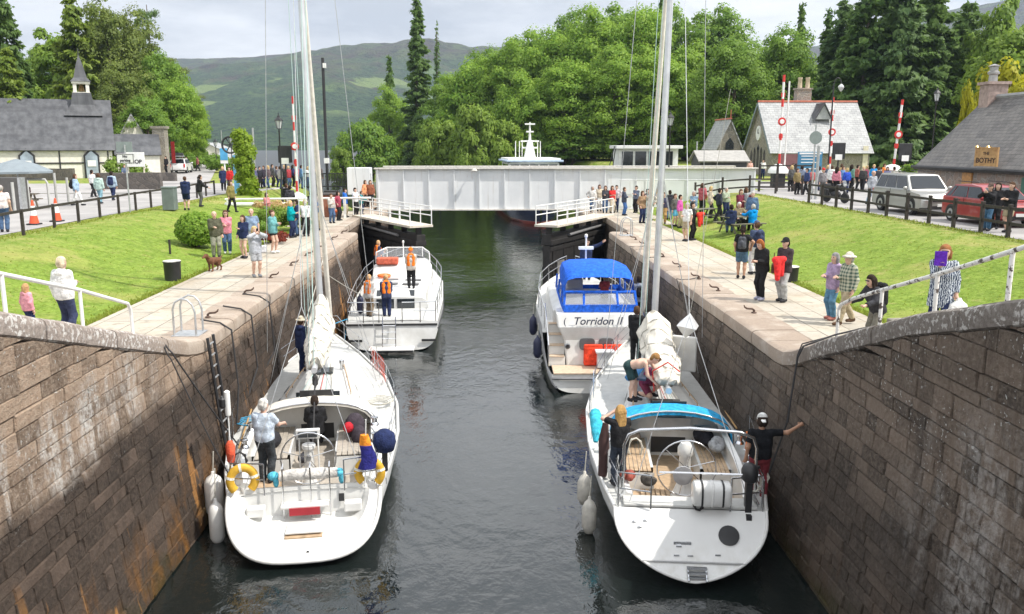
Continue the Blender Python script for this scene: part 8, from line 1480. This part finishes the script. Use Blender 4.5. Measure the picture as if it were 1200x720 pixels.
for i,(px,Y,c,bt,l) in enumerate(((952,55.5,(.35,.1,.1),K,'person in dull red behind the round sign post'),(960,58,(.6,.6,.62),NV,'person in white farther behind the motorcycle'),(970,60,(.08,.1,.14),K,'person in dark slate behind the car park group'),(986,61,(.45,.3,.15),K,'person in tan behind the royal blue jacket'),(998,57.5,(.12,.25,.2),K,'person in green right of the royal blue jacket'),(1016,61.5,(.5,.12,.2),NV,'person in raspberry before the stone wall'),(1030,57,(.06,.06,.07),JE,'person in black with jeans behind the silver car'),(940,59,(.3,.35,.45),K,'person in grey blue by the white barrier hood'),(928,57.5,(.08,.08,.08),K,'person in black by the right barrier cabinet'),(1060,60,(.55,.2,.1),K,'person in rust at the foot of the leaning barrier'),(1040,58.5,(.2,.2,.35),K,'person in violet grey behind the silver car roof'))):
    x=aty(px,200,Y).x; P(l,Vector((x,Y,gzf(x,Y)+.05)),rnd.uniform(0,360),('stand','walk')[i%2],top=(c,2,'jacket' if i%2 else 'shirt'),bot=(bt,'long'),hair=((BR,DK,BL)[i%3],('short','long','bob')[i%3]),ht=1.62+.045*(i%5))
for i,(px,Y,c,l) in enumerate(((299,64,(.1,.1,.2),'person in navy at the far left end of the gate crowd'),(328,64.5,(.4,.38,.36),'person in stone grey between the signal and the left barrier'),(333,67,(.05,.05,.05),'person in black behind the left traffic signal'),(353,65,(.1,.2,.35),'person in blue between the left barrier and the mast'),(374,65,(.12,.1,.1),'person in charcoal behind the tall black pole'))):
    P(l,Vector((aty(px,200,Y).x,Y,1.07)),rnd.uniform(0,360),top=(c,2,'jacket'),bot=((K,JE)[i%2],'long'),hair=((DK,BR,BL)[i%3],'short'),ht=1.65+.03*i)
# aboard the boats
def on(M,x,y,z): return M@Vector((x,y,z))
P('white haired man in a pale blue shirt and harness standing in the left yacht cockpit',on(ml,-.86,.95,.89),170,top=((.5,.57,.66),1),bot=((.045,.05,.055),'long'),hair=((.62,.6,.56),'short'),arms=('rail','hold'),ht=1.82,head=(-15,15),vest=None)
P('dark haired person in black sitting in the left yacht companionway',on(ml,0,3.6,.62),190,'sit',top=(K,2),bot=(K,'long'),hair=(DK,'short'),arms=('lap','lap'),head=(0,20)); P('person in navy standing by the left yacht mast, half hidden by the sail',on(ml,-.62,8.15,1.3),150,top=(NV,2,'jacket'),bot=(NV,'long'),hair=(BR,'short'),hat=((.5,.45,.35),'brim'),arms=('up','hold'))
for x,y,z,f,ar,l,b_,lean in((-1.35,8.9,1.62,120,('hold','reach'),'crew member in an orange life jacket at the cruiser bow by the gate',K,5),(.62,2.75,1.98,185,('hold','hold'),'crew member with a bulky orange hood standing on the cruiser cabin roof',K,0),(-.95,.75,1.16,150,('hold','reach'),'crew member in an orange life jacket and tan trousers at the cruiser stern',(.2,.15,.1),5),(-.25,.7,1.16,190,('hold','hold'),'crew member in an orange life jacket and navy jeans at the cruiser stern',NV,10)):
    P(l,on(mc,x,y,z),f,top=((.5,.48,.46) if 'tan' in l else (.04,.05,.1),2) if 'hood' not in l else ((.5,.45,.4),2),bot=(b_,'long'),hair=((.5,.3,.15),'short') if 'hood' not in l else None,hat=((.95,.2,.02),'capback') if 'hood' in l else None,vest=OG,arms=ar,lean=lean,group=None,skin=SKIN)
P('person in a coral top at the helm under the blue canopy',on(mq,.55,3.6,2.0),180,top=((.7,.12,.1),1),bot=(K,'long'),hair=(BL,'short'),arms=('wheel','wheel'),ht=1.3); P('man in sunglasses on the foredeck beyond the blue canopy',on(mq,.45,8.9,2.28),0,top=(NV,2),bot=(K,'long'),hair=(DK,'short'),arms=('down','side'),shades=1,ht=1.75); a=P('person in a grey hooded top on the side deck of the blue canopy cruiser',on(mq,1.62,2.5,1.72),175,top=((.25,.27,.3),2,'hoodie'),bot=(K,'long'),hair=(DK,'short'),arms=('hold','hold')); bag('dark strap pack on the grey hooded person',a['back'],'pack',K,R(175),.7)
P('long blonde haired woman in black on the port side of the right yacht',on(mr,-1.3,.95,1.16),195,top=(K,1),bot=((.04,.05,.07),'tight'),hair=((.45,.27,.1),'long'),arms=('reach','up'),fem=1,ht=1.68)
P('shirtless person in dark shorts bending over the right yacht cabin top',on(mr,-.78,5.3,1.62),60,top=None,bot=((.03,.06,.06),'shorts'),hair=((.3,.16,.06),'short'),arms=((.0,-.25,-.45),(.0,-.3,-.45)),lean=75,ht=1.75)
P('person in a maroon top crouching by the sail bundle of the right yacht',on(mr,-.45,5.75,1.62),40,'crouch',top=((.2,.04,.1),1),bot=((.2,.04,.08),'shorts'),hair=(BR,'short'),arms=('reach','reach'),lean=35); P('person in black standing at the right yacht mast beyond the sail',on(mr,-.45,9.6,1.5),160,top=(K,2),bot=(K,'long'),hair=(BR,'short'),arms=('hold','hold'))
P('man in a black shirt and white cap fending off the right lock wall',on(mr,1.42,.78,.98),175,top=((.012,.013,.016),1),bot=((.2,.035,.045),'long'),hair=(DK,'short'),hat=(WH,'capback'),arms=((.5,-.08,.1),'down'),ht=1.8,skin=SKIND,wide=1.08)
